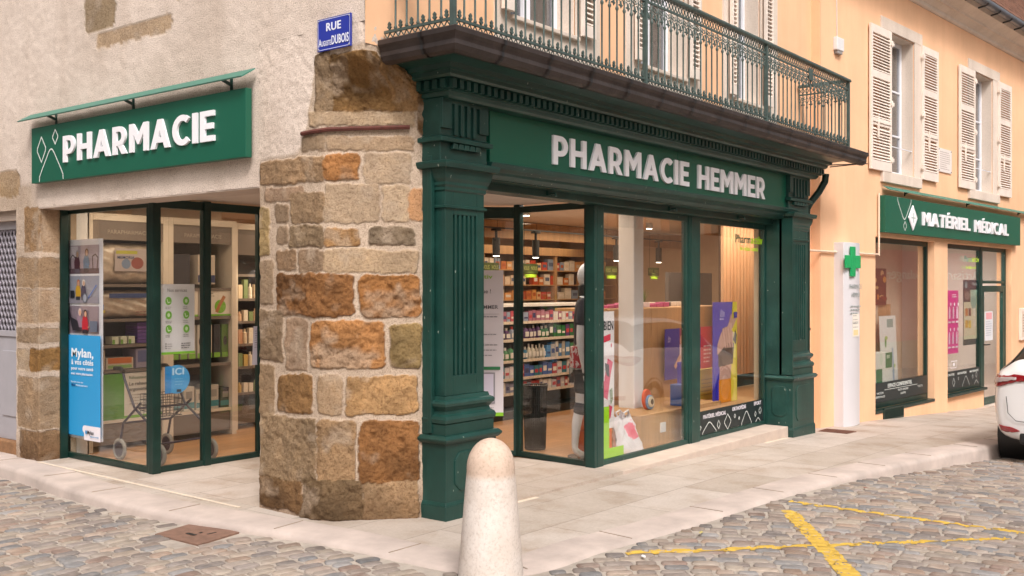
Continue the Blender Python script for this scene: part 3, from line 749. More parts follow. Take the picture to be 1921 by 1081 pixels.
HI = [(3.33, 3.81, 3.86, 4.7, '#8f7a55', .5, .09), (2.50, 3.62, 3.70, 3.83, '#b39a7e', .3, .03), (2.2, 2.47, 3.93, 4.6, '#93794f', .5, .06), (.88, 1.02, 3.25, 3.38, '#a08973', .4, .02)]
masonry('wall', PA, 1.39, 7.2, 2.37, 6.0, .025, .025, [s_ for s_ in LPS if s_[2] > 2.4] + HI[:3], house, lambda U, Z: np.clip((2.62 - Z) / .05, 0, 1) * np.clip((U - 4.6) / .2, 0, 1) * .7)
masonry('wall', PA, .28, 1.39, 3.42, 6.0, .025, .025, [], house)
def PP(u, z, h):
    if u < .215: return (-.28 - u, 4.62 - h, z)
    if u < .225: return (-.497 - h * .7, 4.622 - h * .7, z)
    return (-.5 - h, 4.62 + u - .22, z)
def pu(y): return .22 * (y - 4.27) / .35 if y < 4.62 else .22 + (y - 4.62)
masonry('pier', PP, 0, .66, -.12, 2.40, .011, .011, [(pu(q[0]), pu(q[1])) + tuple(q[2:]) for q in LPS if q[2] < 2.4], house, lambda U, Z: np.ones_like(U) * .6)
masonry('wall', PA, 6.15, 7.2, -.15, 2.39, .03, .03, [], house)
hb = MB(); pm = M('lintel plaster', hx('#c4b2a4'), .9, .1, 5, .5, .004, 190)
hb.box(-.497, -.2, 1.39, 4.62, 2.36, 2.392); hb.build('lintel', pm, house)
# solid backs: column core, pier, wall core (never in the same plane as the face)
cr = MB(); cr.prism([(-.47, 1.385), (-.47, .71), (.0, .235), (.5, .36), (.5, .75), (-.05, 1.385)], -.1, 3.3); cr.build('column_core', M('core mortar', hx('#b09c88'), .9, .15, 8, .5, .006, 60), house)
cr = MB(); cr.box(-.47, -.12, 4.645, 5.05, -.1, 2.38).box(-.47, -.15, 1.39, 7.2, 2.45, 6.0).box(-.47, -.15, .33, 1.39, 3.35, 6.0).box(-.47, -.15, 6.16, 7.2, -.1, 2.38); cr.build('wall_core', MATS['core mortar'], house)
ib = MB(); ib.tube([PC(.485, 2.712, .014), PC(.60, 2.717, .012), PC(.72, 2.724, .018), PC(.9, 2.733, .02), PC(1.1, 2.742, .02), PC(1.295, 2.75, .022)], .016, 6); ib.build('iron_bar', M('rusty iron', hx('#5a2f26'), .8, .3, 20, .5, .004, 60), house)

ORANGE = plaster_mat('orange render', hx('#f2c199'), .90, 1.04, 150, .16, .4, (.86, .81, .76))
OLDP = plaster_mat('old limewashed stone', hx('#dccdbf'), .90, 1.05, 60, .3, .5)
PB = lambda u, d, z: (u, .28 + d, z)
UW = [(1.07, 2.0, 3.78, 5.75), (3.08, 3.97, 3.74, 5.75), (5.08, 5.80, 3.72, 5.75)]
wb = MB(); wall_grid(wb, -.497, 7.42, 3.27, 6.0, UW, PB, .24); wall_grid(wb, 6.3, 7.42, -.5, 3.27, [], PB, .24); wb.build('wall', ORANGE, house)
SUR = [(.88, 2.37), (2.82, 4.33), (4.83, 6.27)]
PVC = M('white window frame', hx('#dfe0e6'), .35, .03)
PANE = glass_mat('upper pane glass', (.55, .55, .56), .14)
ROOMD = M('dim room behind', hx('#4a4340'), .9, .1)
NET = M('net curtain', hx('#a89c98'), .9, .15, 6, stretch=(12, 1, .5))
for (a, b_, c, d), (s0, s1) in zip(UW, SUR):
    fr = MB(); y = .46
    fr.box(a, a + .06, y, y + .06, c, d).box(b_ - .06, b_, y, y + .06, c, d).box(a + .06, b_ - .06, y, y + .06, c, c + .09).box(a + .06, b_ - .06, y, y + .06, d - .06, d)
    mx_ = (a + b_) / 2; fr.box(mx_ - .045, mx_ + .045, y - .012, y + .05, c + .09, d - .06)
    for zz in (c + .75, c + 1.35): fr.box(a + .06, mx_ - .045, y + .005, y + .045, zz - .015, zz + .015).box(mx_ + .045, b_ - .06, y + .005, y + .045, zz - .015, zz + .015)
    wn = fr.build('window', PVC, house, .004)
    MB().box(a + .05, b_ - .05, y + .025, y + .03, c + .08, d - .05).build('pane', PANE, wn)
    MB().box(a, b_, y + .12, y + .13, c, d).build('curtain', NET, wn)
    sr = MB(); sr.box(s0, a, .262, .285, 3.3, d + .25).box(b_, s1, .262, .285, 3.3, d + .25).box(a, b_, .262, .285, d, d + .25).box(a, b_, .262, .285, 3.3, c); sr.build('surround', OLDP, wn)
    rv = MB(); rv.box(a - .01, a + .012, .29, .46, c, d).box(b_ - .012, b_ + .01, .29, .46, c, d); rv.build('reveal', OLDP, wn)
    MB().box(a - .01, b_ + .01, .225, .46, c - .03, c + .006).build('sill', OLDP, wn, .006)
    for x0, x1 in ((a - .15, a - .01), (b_ + .02, b_ + .22)):
        sh = MB(); sh.box(x0, x1, .20, .235, c + .02, c + .12).box(x0, x0 + .03, .2, .235, c + .12, d).box(x1 - .03, x1, .2, .235, c + .12, d)
        for k in range(40): 
            z = c + .14 + k * .046
            if z < d - .05: sh.bar((x0 + .03, .217, z), (x1 - .03, .217, z), .04, .008, up=(0, -.7, .7))
        sh.build('shutter', IVORY, wn)
ro = MB(); ro.prism([(-.9, -.35), (7.6, -.35), (7.6, 8), (-.9, 8)], 6.62, 6.7); ro.build('roof', M('clay tile', hx('#6e4a3a'), .85, .3, 12, .8, .02, 30), house)
MB().sweep([(-.5, 7.2), (-.5, .28), (7.42, .28)], [(0, 6.0), (.05, 6.0), (.08, 6.08), (.2, 6.2), (.22, 6.3), (.4, 6.45), (.4, 6.6), (0, 6.6)], side=1).build('cornice', OLDP, house)

# house door with lattice, at the far left
dr = thing('house_door', 'pale grey wooden door with a diamond lattice window, at the far left beside the stone pier', 'door', (-.38, 5.6, 0))
GD = M('grey door paint', hx('#a7a3a8'), .5, .06, 5, .2, .002, 60)
d_ = MB(); d_.box(-.38, -.33, 5.06, 6.14, .12, 1.18).box(-.38, -.33, 5.06, 6.14, 2.2, 2.28).box(-.38, -.33, 5.06, 5.14, 1.18, 2.2).box(-.38, -.33, 6.06, 6.14, 1.18, 2.2); d_.box(-.395, -.38, 5.06, 6.14, 1.14, 1.20)
d_.build('door_leaf', GD, dr, .004)
MB().box(-.392, -.38, 5.2, 5.56, .35, 1.0).box(-.392, -.38, 5.66, 6.02, .35, 1.0).build('panel', GD, dr, .008)
lt = MB()
for k in range(-14, 16):
    for sg in (1, -1):
        y0 = 5.14 + k * .07; pts = []
        for zz in np.linspace(1.2, 2.2, 30):
            yy = y0 + sg * (zz - 1.2) * .55 + (.55 if sg < 0 else 0)
            if 5.14 <= yy <= 6.06: pts.append((-.36 + sg * .003, yy, zz))
        if len(pts) > 1: lt.bar(pts[0], pts[-1], .012, .006)
lt.build('lattice', M('lattice metal', hx('#a9a3ac'), .5), dr)
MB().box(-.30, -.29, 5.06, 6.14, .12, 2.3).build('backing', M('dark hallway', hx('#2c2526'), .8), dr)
ds = MB(); ds.box(-.45, -.2, 5.06, 6.14, -.05, .118); ds.build('doorstep', M('worn brown sandstone', hx('#8a6545'), .9, .25, 9, .7, .012, 30), house, .015)
MB().box(-.44, -.3, 5.06, 6.14, 2.28, 2.395).build('lintel', pm, house)
# ------------------------------------------------------------------ green wooden shopfront
front = thing('shopfront', 'dark green carved wooden shopfront with fluted pilasters and dentil cornice under the balcony', 'shopfront', (0, 0, 0))
def sweep3(mb, x0, x1, y0, yb, prof): mb.sweep([(x0, yb), (x0, y0), (x1, y0), (x1, yb)], prof)
def solidprof(pr, back=.02): return [(-back, pr[0][1])] + pr + [(-back, pr[-1][1])]
def octo(mb, u0, u1, v0, v1, c, P, w_=.012, t_=.01):
    pts = [(u0 + c, v0), (u1 - c, v0), (u1, v0 + c), (u1, v1 - c), (u1 - c, v1), (u0 + c, v1), (u0, v1 - c), (u0, v0 + c)]
    for a, b_ in zip(pts, pts[1:] + pts[:1]): mb.bar(P(*a), P(*b_), w_, w_)
    mb.extr([P(*p) for p in pts], Vector(P(0, 0)) * 0 + (Vector(P(0, 0, t_)) - Vector(P(0, 0, 0))))
def pilaster(x0, x1, zb, inner):
    sh = MB(); a, b_ = x0 + .045, x1 - .085
    sh.box(a, b_, .066, .16, .86, 2.33)
    f0, f1 = a + .085, b_ - .085; nfl = 6; wfl = (f1 - f0) / (nfl * 2 - 1)
    sh.box(a, f0, .045, .0665, .86, 2.33).box(f1, b_, .045, .0665, .86, 2.33).box(f0, f1, .045, .0665, .86, 1.0).box(f0, f1, .045, .0665, 2.14, 2.33)
    for k in range(nfl - 1): sh.box(f0 + wfl * (2 * k + 1), f0 + wfl * (2 * k + 2), .046, .0665, 1.0, 2.14)
    s_ = sh.build('pilaster', GP, front, .004)
    MB().box(x0 + .0, x1 - .03, .16, .34, .59, 2.50).box(x0 - .005, x0 + .03, .13, .165, .6, 2.55).build('backing', GP, s_, .003)
    pd = MB(); pd.box(x0, x1, 0, .34, zb + .10, .531); sweep3(pd, x0, x1, 0, .34, [(-.02, .53), (.012, .53), (.03, .55), (.035, .565), (.012, .588), (-.02, .588)])
    pd.box(x0 - .012, x1 + .012, -.012, .34, zb - .05, zb + .10); sweep3(pd, x0, x1, 0, .34, [(-.01, zb + .10), (.012, zb + .10), (0.002, zb + .125), (-.01, zb + .125)])
    octo(pd, x0 + .10, x1 - .10, zb + .2, .46, .05, lambda u, v, n_=0: (u, -.001 - n_, v), .014, .008)
    if inner: octo(pd, .07, .25, zb + .26, .46, .04, lambda u, v, n_=0: (x0 - .001 - n_, u, v), .014, .008)
    pd.build('pedestal', GP, s_, .003)
    bm_ = MB(); bm_.box(x0 + .008, x1 - .02, .008, .3, .588, .665)
    sweep3(bm_, x0 + .03, x1 - .04, .03, .3, solidprof([(.018, .665), (.03, .675), (.034, .70), (.026, .72), (.004, .735), (-.002, .755), (.01, .775), (.024, .79), (.028, .81), (.018, .825), (0, .835), (-.008, .86)]))
    bm_.build('base_moulding', GP, s_)
    cp = MB(); sweep3(cp, a, b_, .045, .16, solidprof([(0, 2.18), (.014, 2.185), (.014, 2.20), (0, 2.205)]))
    sweep3(cp, a, b_, .045, .3, solidprof([(0, 2.30), (.01, 2.31), (.01, 2.33), (.02, 2.345), (.02, 2.365), (.034, 2.39), (.042, 2.42), (.046, 2.455), (.075, 2.462), (.085, 2.49), (.085, 2.505), (.06, 2.512)]))
    cp.box(a - .02, b_ + .02, .05, .3, 2.49, 2.508); cp.build('capital', GP, s_)
    up = MB(); c0, c1 = x0 + .0, x1 - .05; up.box(c0, c1, .05, .3, 2.51, 2.95)
    g0, g1 = c0 + .1, c1 - .1; wg = (g1 - g0) / 9
    up.box(c0, g0, .03, .0505, 2.74, 2.93).box(g1, c1, .03, .0505, 2.74, 2.93)
    for k in range(4): up.box(g0 + wg * (2 * k + 1), g0 + wg * (2 * k + 2), .032, .0505, 2.70, 2.93)
    up.box(c0, c1, .03, .0505, 2.92, 2.95)
    sweep3(up, c0, c1, .04, .3, solidprof([(.0, 2.64), (.03, 2.645), (.03, 2.675), (0, 2.69)]))
    for k in range(5):
        xg = g0 + (g1 - g0) * (k + .0) / 5; ww = (g1 - g0) / 5 * .92
        up.extr([(xg, .05, 2.60), (xg + ww, .05, 2.60), (xg + ww, .05, 2.64), (xg + ww * .2, .05, 2.64)], (0, -.03, 0))
    up.build('frieze_block', GP, s_, .003)
pilaster(0.0, .56, 0.0, False)
pilaster(6.095, 6.755, -.14, True)
# inner return of the right pilaster down to the window
rt = MB(); rt.box(6.09, 6.12, .0, .36, .6, 2.45); rt.build('side_panel', GP, front, .003)
# architrave under the sign, lintel beam and frieze behind the sign
ar = MB(); ar.sweep([(.56, .12), (6.36, .12)], [(-.1, 2.44), (.0, 2.44), (.03, 2.47), (.03, 2.49), (.07, 2.515), (.085, 2.545), (.085, 2.556), (-.1, 2.556)])
ar.box(.50, 6.2, .13, .24, 2.43, 2.56).build('architrave', GP, front, .003)
MB().box(.50, 6.12, .24, .42, 2.37, 3.25).build('lintel_beam', GPD if False else GP, front, .004)
MB().box(.50, 6.36, .13, .24, 2.56, 3.2).build('frieze', GP, front)
# entablature with dentils
en = MB(); EP = [(.05, .28), (.05, 0.02), (6.74, 0.02), (6.74, .28)]
en.sweep(EP, [(-.1, 2.945), (.03, 2.945), (.05, 2.96), (.06, 2.985), (.085, 2.99), (.085, 3.065), (.12, 3.07), (.14, 3.085), (.145, 3.11), (.175, 3.118), (.185, 3.15), (.36, 3.185), (.38, 3.20), (.385, 3.235), (.33, 3.24), (-.1, 3.24)])
en.box(.0, 6.79, -.03, .28, 3.24, 3.262)
eno = en.build('entablature', GP, front)
dn = MB(); k = 0
x = -.035
while x < 6.83: dn.box(x, x + .042, -.098, -.06, 3.0, 3.062); x += .075
y = -.05
while y < .24: dn.box(-.065, -.03, y, y + .042, 3.0, 3.062); y += .075
dn.build('dentils', GP, eno)
for hxx in (1.55, 3.6, 5.15):
    hk = MB(); hk.box(hxx - .025, hxx + .025, .222, .24, 2.385, 2.425); hk.tube([(hxx, .225, 2.40), (hxx, .17, 2.40), (hxx, .16, 2.375)], .008, 6); hk.uvsphere((hxx + .03, .215, 2.40), .012, 8, 6)
    hk.build('awning_hook', GP, front)
# lamp string over the sign
ls = MB()
for k in range(46):
    x = 3.35 + k * .03; ls.box(x, x + .018, -.01, .002, 2.962, 2.97)
ls.build('light_string', emit('tiny white lamps', (.9, .95, 1), 1.5), front)

# signs on both fronts
LETW = M('white acrylic letters', hx('#f2f0f4'), .3, .01)
sg = thing('shop_sign', 'long green fascia sign reading PHARMACIE HEMMER in white raised letters', 'sign', (.59, .1, 2.55))
MB().box(.592, 3.47, .085, .128, 2.562, 2.943).box(3.474, 6.355, .085, .128, 2.562, 2.943).build('sign_panel', SIGNG, sg, .002)
lt = MB(); U_, V_, N_ = (1, 0, 0), (0, 0, 1), (0, -1, 0)
sign_text(lt, 'PHARMACIE', (1.378, .083, 2.618), U_, V_, N_, 2.30, .235, .02)
sign_text(lt, 'HEMMER', (3.87, .083, 2.616), U_, V_, N_, 1.60, .235, .02)
lt.build('lettering', LETW, sg)

sa = thing('shop_sign', 'green sign reading PHARMACIE on the roughcast wall, with thin white diamond outlines', 'sign', (-.55, 1.44, 2.6))
MB().box(-.585, -.53, 1.441, 4.593, 2.585, 3.095).build('sign_panel', SIGNG, sa, .003)
lt = MB(); sign_text(lt, 'PHARMACIE', (-.587, 4.00, 2.735), (0, -1, 0), V_, (-1, 0, 0), 2.20, .233, .018); lt.build('lettering', LETW, sa)
da = Art((-.5855, 4.593, 2.585), (0, -1, 0), V_, (-1, 0, 0)); da.k = .0012
LW = '#d8ddd8'
def diamond(a, cu, cv, rw, rh, w_=.012, col=LW): a.line([(cu, cv + rh), (cu + rw, cv + rh * .12), (cu + rw * .97, cv - rh * .12), (cu, cv - rh), (cu - rw, cv - rh * .12), (cu - rw * .97, cv + rh * .12)], w_, col, True)
diamond(da, .185, .30, .075, .115); diamond(da, .43, .395, .045, .065)
def bell(a, cu, v0, w_, h, lw=.012, col=LW, flip=1):
    pts = [(-.5, 0), (-.49, .14), (-.42, .30), (-.12, .88), (-.06, .97), (0, 1), (.06, .97), (.12, .88), (.42, .30), (.49, .14), (.5, 0)]
    a.line([(cu + p * w_, v0 + flip * q * h) for p, q in pts], lw, col)
bell(da, .36, .012, .42, .28); da.done('outline_motif', sa)
def awning_bar(name, label, P0, L, frame=None, base=(0, 0, 0), k=1.0):
    P = lambda u, d, z: P0(u, d * k, z * k)
    tt = thing(name, label, 'canopy', base, None, frame); mb = MB()
    GL = M('pale green lacquer', hx('#3d7a6a'), .45, .05, 3)
    a = [P(0, .20, -.045), P(0, .05, .05), P(0, .05, .062), P(0, .21, -.035)]; b_ = [P(L, .20, -.045), P(L, .05, .05), P(L, .05, .062), P(L, .21, -.035)]
    mb.add(a + b_, [(0, 1, 2, 3), (4, 7, 6, 5), (0, 4, 5, 1), (1, 5, 6, 2), (2, 6, 7, 3), (3, 7, 4, 0)]); mb.build('lamp_rail', GL, tt)
    for q in (.12, .5, .9):
        br = MB(); br.bar(P(L * q, 0, -.04), P(L * q, .12, .0), .02, .02); br.bar(P(L * q, .0, -.09), P(L * q, .0, .02), .03, .012); br.build('bracket', GP, tt)
    return tt
awning_bar('sign_canopy', 'thin pale green lamp rail slanting over the PHARMACIE sign on the roughcast wall', lambda u, d, z: (-.5 - d, 4.70 - u, 3.19 + z), 3.31, None, (-.5, 4.7, 3.15), .8)

sn = thing('street_sign', 'blue enamel street name plate reading RUE AUGUSTE DUBOIS high on the stone corner', 'sign', (-.5, .395, 3.25))
stx = Art((-.525, .725, 3.262), (0, -1, 0), V_, (-1, 0, 0)); stx.board(.333, .222, .012, '#24349a'); 
stx.line([(.008, .008), (.325, .008), (.325, .214), (.008, .214)], .004, '#c9cde8', True)
stx.text('RUE', .09, .132, .056, '#e6e8f4', .03, .15); stx.text('A', .014, .032, .052, '#e6e8f4', .02, .03); stx.text('UGUSTE', .046, .032, .036, '#e6e8f4', .02, .095); stx.text('DUBOIS', .147, .032, .062, '#e6e8f4', .03, .172)
stx.done('name_plate', sn)
for yy, zz in ((.71, 3.275), (.405, 3.275), (.71, 3.47), (.405, 3.47)): MB().uvsphere((-.528, yy, zz), .006, 8, 6).build('screw', M('zinc screw', (.4, .4, .42), .4, .1, metal=1), sn)

# ------------------------------------------------------------------ balcony, gutter, downpipe
ZINC = M('dark weathered zinc', hx('#3e3634'), .45, .3, 7, .4, .006, 30, .35)
bal = thing('balcony', 'wrought iron balcony with scrollwork railing painted grey green above the shopfront', 'balcony', (0, 0, 3.24))
MB().box(-.30, 6.98, -.38, .28, 3.262, 3.285).build('deck', M('lead deck', hx('#7e8079'), .6, .15), bal)
IRON = M('grey green iron paint', hx('#43524e'), .5, .25, 14, .3, .003, 80)
posts = [(-.333, .26), (-.333, -.36), (2.10, -.36), (4.53, -.36), (6.92, -.36), (6.92, .26)]
for (x, y) in posts[1:5]:
    p_ = MB(); p_.box(x - .017, x + .017, y - .017, y + .017, 3.26, 4.13); p_.build('post', IRON, bal)
hr = MB(); hr.sweep([posts[0], posts[1], posts[4], posts[5]], [(-.028, 4.11), (.028, 4.11), (.032, 4.125), (.02, 4.145), (-.02, 4.145), (-.032, 4.125)]); hr.build('handrail', IRON, bal)
for z in (3.275, 3.365, 4.02): 
    rl = MB(); rl.sweep([posts[0], posts[1], posts[4], posts[5]], [(-.008, z - .009), (.008, z - .009), (.008, z + .009), (-.008, z + .009)]); rl.build('rail', IRON, bal)
# one baluster, then copies
bmesh_ = MB(); bmesh_.lathe((0, 0), [(0, 3.37), (.010, 3.375), (.013, 3.385), (.0075, 3.40), (.0072, 3.55), (.0072, 3.84), (.013, 3.85), (.015, 3.862), (.009, 3.875), (.006, 3.90), (.006, 4.01), (0, 4.01)], 8)
bproto = bmesh_.build('baluster', IRON, bal)
# scroll head and finial
def ring(mb, c, r_, rw, n=10, ax='x'):
    pts = []
    for k in range(n): th = 2 * math.pi * k / n; pts.append((c[0] + (r_ * math.cos(th) if ax == 'x' else 0), c[1] + (r_ * math.cos(th) if ax == 'y' else 0), c[2] + r_ * math.sin(th)))
    mb.tube(pts, rw, 4, None, True, False)
firstb = True
for si, (p, q) in enumerate(zip(posts[:-1], posts[1:])):
    ax = 'y' if p[0] == q[0] else 'x'; L = math.hypot(q[0] - p[0], q[1] - p[1]); nb = max(3, round(L / .1105)); dx, dy = (q[0] - p[0]) / L, (q[1] - p[1]) / L
    sc = MB(); fn = MB(); lat = MB(); lab = MB()
    for k in range(nb):
        u = (k + 1) * L / nb; x, y = p[0] + dx * u, p[1] + dy * u
        if k < nb - 1:
            o_ = bproto if firstb else bproto.copy()
            if not firstb: COL.objects.link(o_); o_.parent = bal
            o_.location = (x, y, 0); firstb = False
        um = (k + .5) * L / nb; xm, ym = p[0] + dx * um, p[1] + dy * um; hw = L / nb / 2
        T = lambda du, z: (xm + dx * du, ym + dy * du, z)
        for sgn in (-1, 1):
            sc.tube([T(sgn * hw * .95, 3.875), T(sgn * hw * .9, 3.91), T(sgn * hw * .55, 3.945), T(sgn * hw * .15, 3.93), T(sgn * hw * .1, 3.90), T(sgn * hw * .4, 3.89)], .0048, 4)
            sc.tube([T(sgn * hw * .95, 4.005), T(sgn * hw * .85, 3.975), T(sgn * hw * .45, 3.955), T(sgn * hw * .3, 3.98), T(sgn * hw * .55, 3.995)], .0045, 4)
            sc.uvsphere(T(sgn * hw * .38, 3.896), .008, 6, 4)
        ring(sc, (xm, ym, 3.968), .017, .0042, 8, ax)
        sc.extr([T(0, 3.87), T(.013, 3.895), T(0, 3.925), T(-.013, 3.895)], (dy * .008, -dx * .008, 0))
        fn.extr([T(0, 3.372), T(.018, 3.392), T(.008, 3.402), T(.014, 3.414), T(0, 3.43), T(-.014, 3.414), T(-.008, 3.402), T(-.018, 3.392)], (dy * .012, -dx * .012, 0)); fn.uvsphere(T(0, 3.402), .009, 6, 4)
        for hh in range(2):
            a0 = (hh - 1) * hw; a1 = hh * hw
            for (z0, z1, mb_) in ((4.03, 4.105, lat), (3.283, 3.357, lab)):
                mb_.bar(T(a0, z0), T(a1, z1), .006, .006, up=(dy, -dx, 0)); mb_.bar(T(a0, z1), T(a1, z0), .006, .006, up=(dy, -dx, 0)); mb_.uvsphere(T((a0 + a1) / 2, (z0 + z1) / 2), .008, 5, 3)
    sc.build('scrollwork', IRON, bal); fn.build('finial_row', IRON, bal); lat.build('lattice_band', IRON, bal); lab.build('lattice_band', IRON, bal)
pl_ = MB().box(5.62, 5.74, -.385, -.378, 3.93, 4.06); pl_.build('plate', IRON, bal)

gu = thing('gutter', 'dark brown zinc gutter running along the balcony edge above the green shopfront', 'gutter', (0, 0, 3.15))
gp = [(.33, 3.30), (.33, 3.175), (.36, 3.155), (.40, 3.15), (.435, 3.165), (.455, 3.195), (.452, 3.225), (.462, 3.25), (.48, 3.27), (.48, 3.30), (.465, 3.31), (.44, 3.305)]
gp2 = [(o - .03, z) for o, z in gp]
gpath = [(0.0 + .06, .27), (0.06, .02), (7.45, .02)]
MB().sweep(gpath, gp2).build('trough', ZINC, gu)
def gseam(x=None, y=None):
    mb = MB(); n_ = len(gp2)
    out = [(o + .011, z - .004) for o, z in gp2]
    if x is not None: vs = [(x + dx_, .02 - o, z - (.002)) for dx_ in (-.012, .012) for o, z in out]
    else: vs = [(.06 - o, y + dx_, z - .002) for dx_ in (-.012, .012) for o, z in out]
    mb.add(vs, [(k, k + 1, n_ + k + 1, n_ + k) for k in range(1, n_ - 1)]); return mb.build('seam', BLACKM, gu)
x = .12
while x < 7.4: gseam(x=x); x += .545
gseam(y=-.12); 
rd = MB(); rd.bar((7.40, -.40, 3.17), (6.75, -.2, 3.08), .012); rd.bar((7.44, -.42, 3.17), (7.2, .27, 3.17), .012); rd.build('stay', ZINC, gu)
dp = thing('downpipe', 'dark green rain pipe bending down between the green shopfront and the orange wall', 'pipe', (6.9, .1, -.15))
MB().tube([(6.93, -.08, 3.02), (6.93, -.07, 2.93), (6.91, .0, 2.80), (6.86, .08, 2.68), (6.84, .12, 2.60), (6.84, .13, 2.5), (6.84, .13, -.16)], .042, 14).build('pipe', GPD, dp)
for z in (2.62, 1.1): MB().cyl((6.84, .13), .052, z, z + .03, 14).box(6.83, 6.85, .13, .28, z + .005, z + .025).build('clamp', GPD, dp)

# ------------------------------------------------------------------ glazed shop windows and doors
def glazing(th, A, B, z0, z1, w_=.05, top=.05, bot=.05, dep=.05, mull=(), mat=GPD, glass=GLASS, name='frame', ends=(1, 1), botmat=None):
    """frame + pane on the line A-B in plan"""
    A = Vector((*A, 0)); B = Vector((*B, 0)); d = (B - A).normalized(); L = (B - A).length; nrm = Vector((d.y, -d.x, 0))
    f = MB()
    def bx(u0, u1, za, zb, dp_=dep):
        c = A + d * (u0 + u1) / 2 + Vector((0, 0, (za + zb) / 2)); f.obox(c, (u1 - u0, dp_, zb - za), math.atan2(d.y, d.x))
    us = [0] * ends[0]
    if ends[0]: bx(0, w_, z0, z1)
    if ends[1]: bx(L - w_, L, z0, z1)
    for m_ in mull: bx(m_ - w_ / 2, m_ + w_ / 2, z0 + bot, z1 - top)
    bx(w_ * ends[0], L - w_ * ends[1], z1 - top, z1, dep * .94); bx(w_ * ends[0], L - w_ * ends[1], z0, z0 + bot, dep * .94)
    fo = f.build(name, mat, th, .003)
    edges = [w_ * ends[0]] + [v for m_ in mull for v in (m_ - w_ / 2, m_ + w_ / 2)] + [L - w_ * ends[1]]
    for a, b_ in zip(edges[::2], edges[1::2]):
        g_ = MB(); g_.obox(A + d * (a + b_) / 2 + Vector((0, 0, (z0 + z1) / 2 + (bot - top) / 2)), (b_ - a + .008, .008, z1 - z0 - top - bot + .008), math.atan2(d.y, d.x)); g_.build('pane', glass, fo)
    return fo
gA = thing('display_window', 'glazed display window in a dark green frame turning the corner beside the stone pier', 'window', (-.2, 4.2, 0))
glazing(gA, (-.2, 4.70), (-.2, 3.24), .003, 2.40, .055, .075, .05)
MB().box(-.30, -.225, 4.60, 4.72, 0, 2.40).build('jamb', GPD, gA, .003)
MB().box(-.24, -.16, 3.17, 3.24, .002, 2.41).build('corner_post', GPD, gA, .004)
glazing(gA, (-.16, 3.22), (.32, 3.22), .003, 2.40, .03, .075, .05, ends=(0, 1))
MB().box(.295, .365, 3.18, 3.26, .002, 2.41).build('corner_post', GPD, gA, .004)
glazing(gA, (.365, 3.22), (.94, 3.22), .003, 2.40, .035, .075, .05, ends=(0, 1))
gD = thing('entrance_door', 'glazed sliding entrance between the two display windows behind the stone corner', 'door', (1.7, 2.2, 0))
glazing(gD, (.95, 3.26), (2.50, 1.27), .003, 2.40, .055, .11, .05, mull=(.62, 1.25, 1.9))
gW = thing('display_window', 'tall narrow window pane with a bright green post, between the entrance and the bollard side', 'window', (2.45, .8, 0)); gW['label'] = 'narrow glazed return pane in front of the mannequin, ending in a wide green corner post'
glazing(gW, (2.48, 1.27), (2.41, .40), .003, 2.40, .045, .06, .05)
MB().box(2.46, 2.53, 1.24, 1.31, .002, 2.42).build('corner_post', GPD, gW, .004)
MB().box(2.37, 2.415, .32, .42, .0, 2.37).box(2.415, 2.52, .318, .365, .0, 2.37).build('green_post', GP, gW, .004)
gB = thing('display_window', 'wide plate glass shop window with a lime green corner sticker and white column behind it', 'window', (3.4, .34, 0))
glazing(gB, (2.52, .36), (4.17, .36), .002, 2.37, .03, .06, .045, mat=GP)
MB().box(4.17, 4.205, .325, .42, .001, 2.37).box(4.205, 4.40, .318, .37, .001, 2.37).build('green_post', GP, gB, .004)
gC = thing('display_window', 'shop window beside the right pilaster with a dark printed band along its bottom', 'window', (5.2, .34, 0))
glazing(gC, (4.40, .36), (6.09, .36), .002, 2.37, .03, .06, .045, mat=GP)

# lobby ceiling, shop shell
sh = thing('shop_interior', 'warm lit pharmacy room seen through the shop windows, tan floor and timber ceiling band', 'room', (3, 4, 0))
CE = M('painted ceiling', hx('#cdbfb4'), .8, .04)
MB().prism([(-.2, 1.39), (-.47, 1.4), (-.47, 4.62), (-.2, 4.62), (-.2, 3.27), (.97, 3.27), (2.53, 1.27), (2.44, .42), (.5, .42), (.5, .7), (-.1, 1.39)], 2.42, 2.46).build('lobby_ceiling', CE, sh)
FL = wood_mat('tan shop floor', hx('#b98a60'), .18, 'x', .35)
MB().prism([(-.17, 5.2), (-.17, 3.25), (.95, 3.25), (2.50, 1.27), (2.44, .42), (12, .42), (12, 8), (-.17, 8)], -.06, 0).build('floor', FL, sh)
MB().prism([(-.17, 5.2), (-.17, 3.27), (.97, 3.27), (2.53, 1.27), (2.44, .42), (12, .42), (12, 8), (-.17, 8)], 2.62, 2.68).build('ceiling', CE, sh)
iw = MB(); iw.box(-.17, 1.9, 5.12, 5.2, 0, 2.62).box(1.9, 12, 7.5, 7.6, 0, 2.62).box(12, 12.1, .4, 7.6, 0, 2.62).box(1.86, 1.95, 5.2, 7.6, 0, 2.62).box(6.13, 12, .44, .5, -.1, 2.62); iw.build('wall', M('cream interior wall', hx('#c9b49c'), .8, .05), sh)
MB().box(-.17, -.11, 4.74, 5.1, 0, 2.5).box(-.11, .02, 4.66, 4.72, 0, 2.5).build('white_panel', WHITE, sh)
MB().box(3.2, 12, 4.6, 4.72, 2.36, 2.61).build('timber_band', wood_mat('oak panel', hx('#b98f63'), 0, 'z', .45), sh)
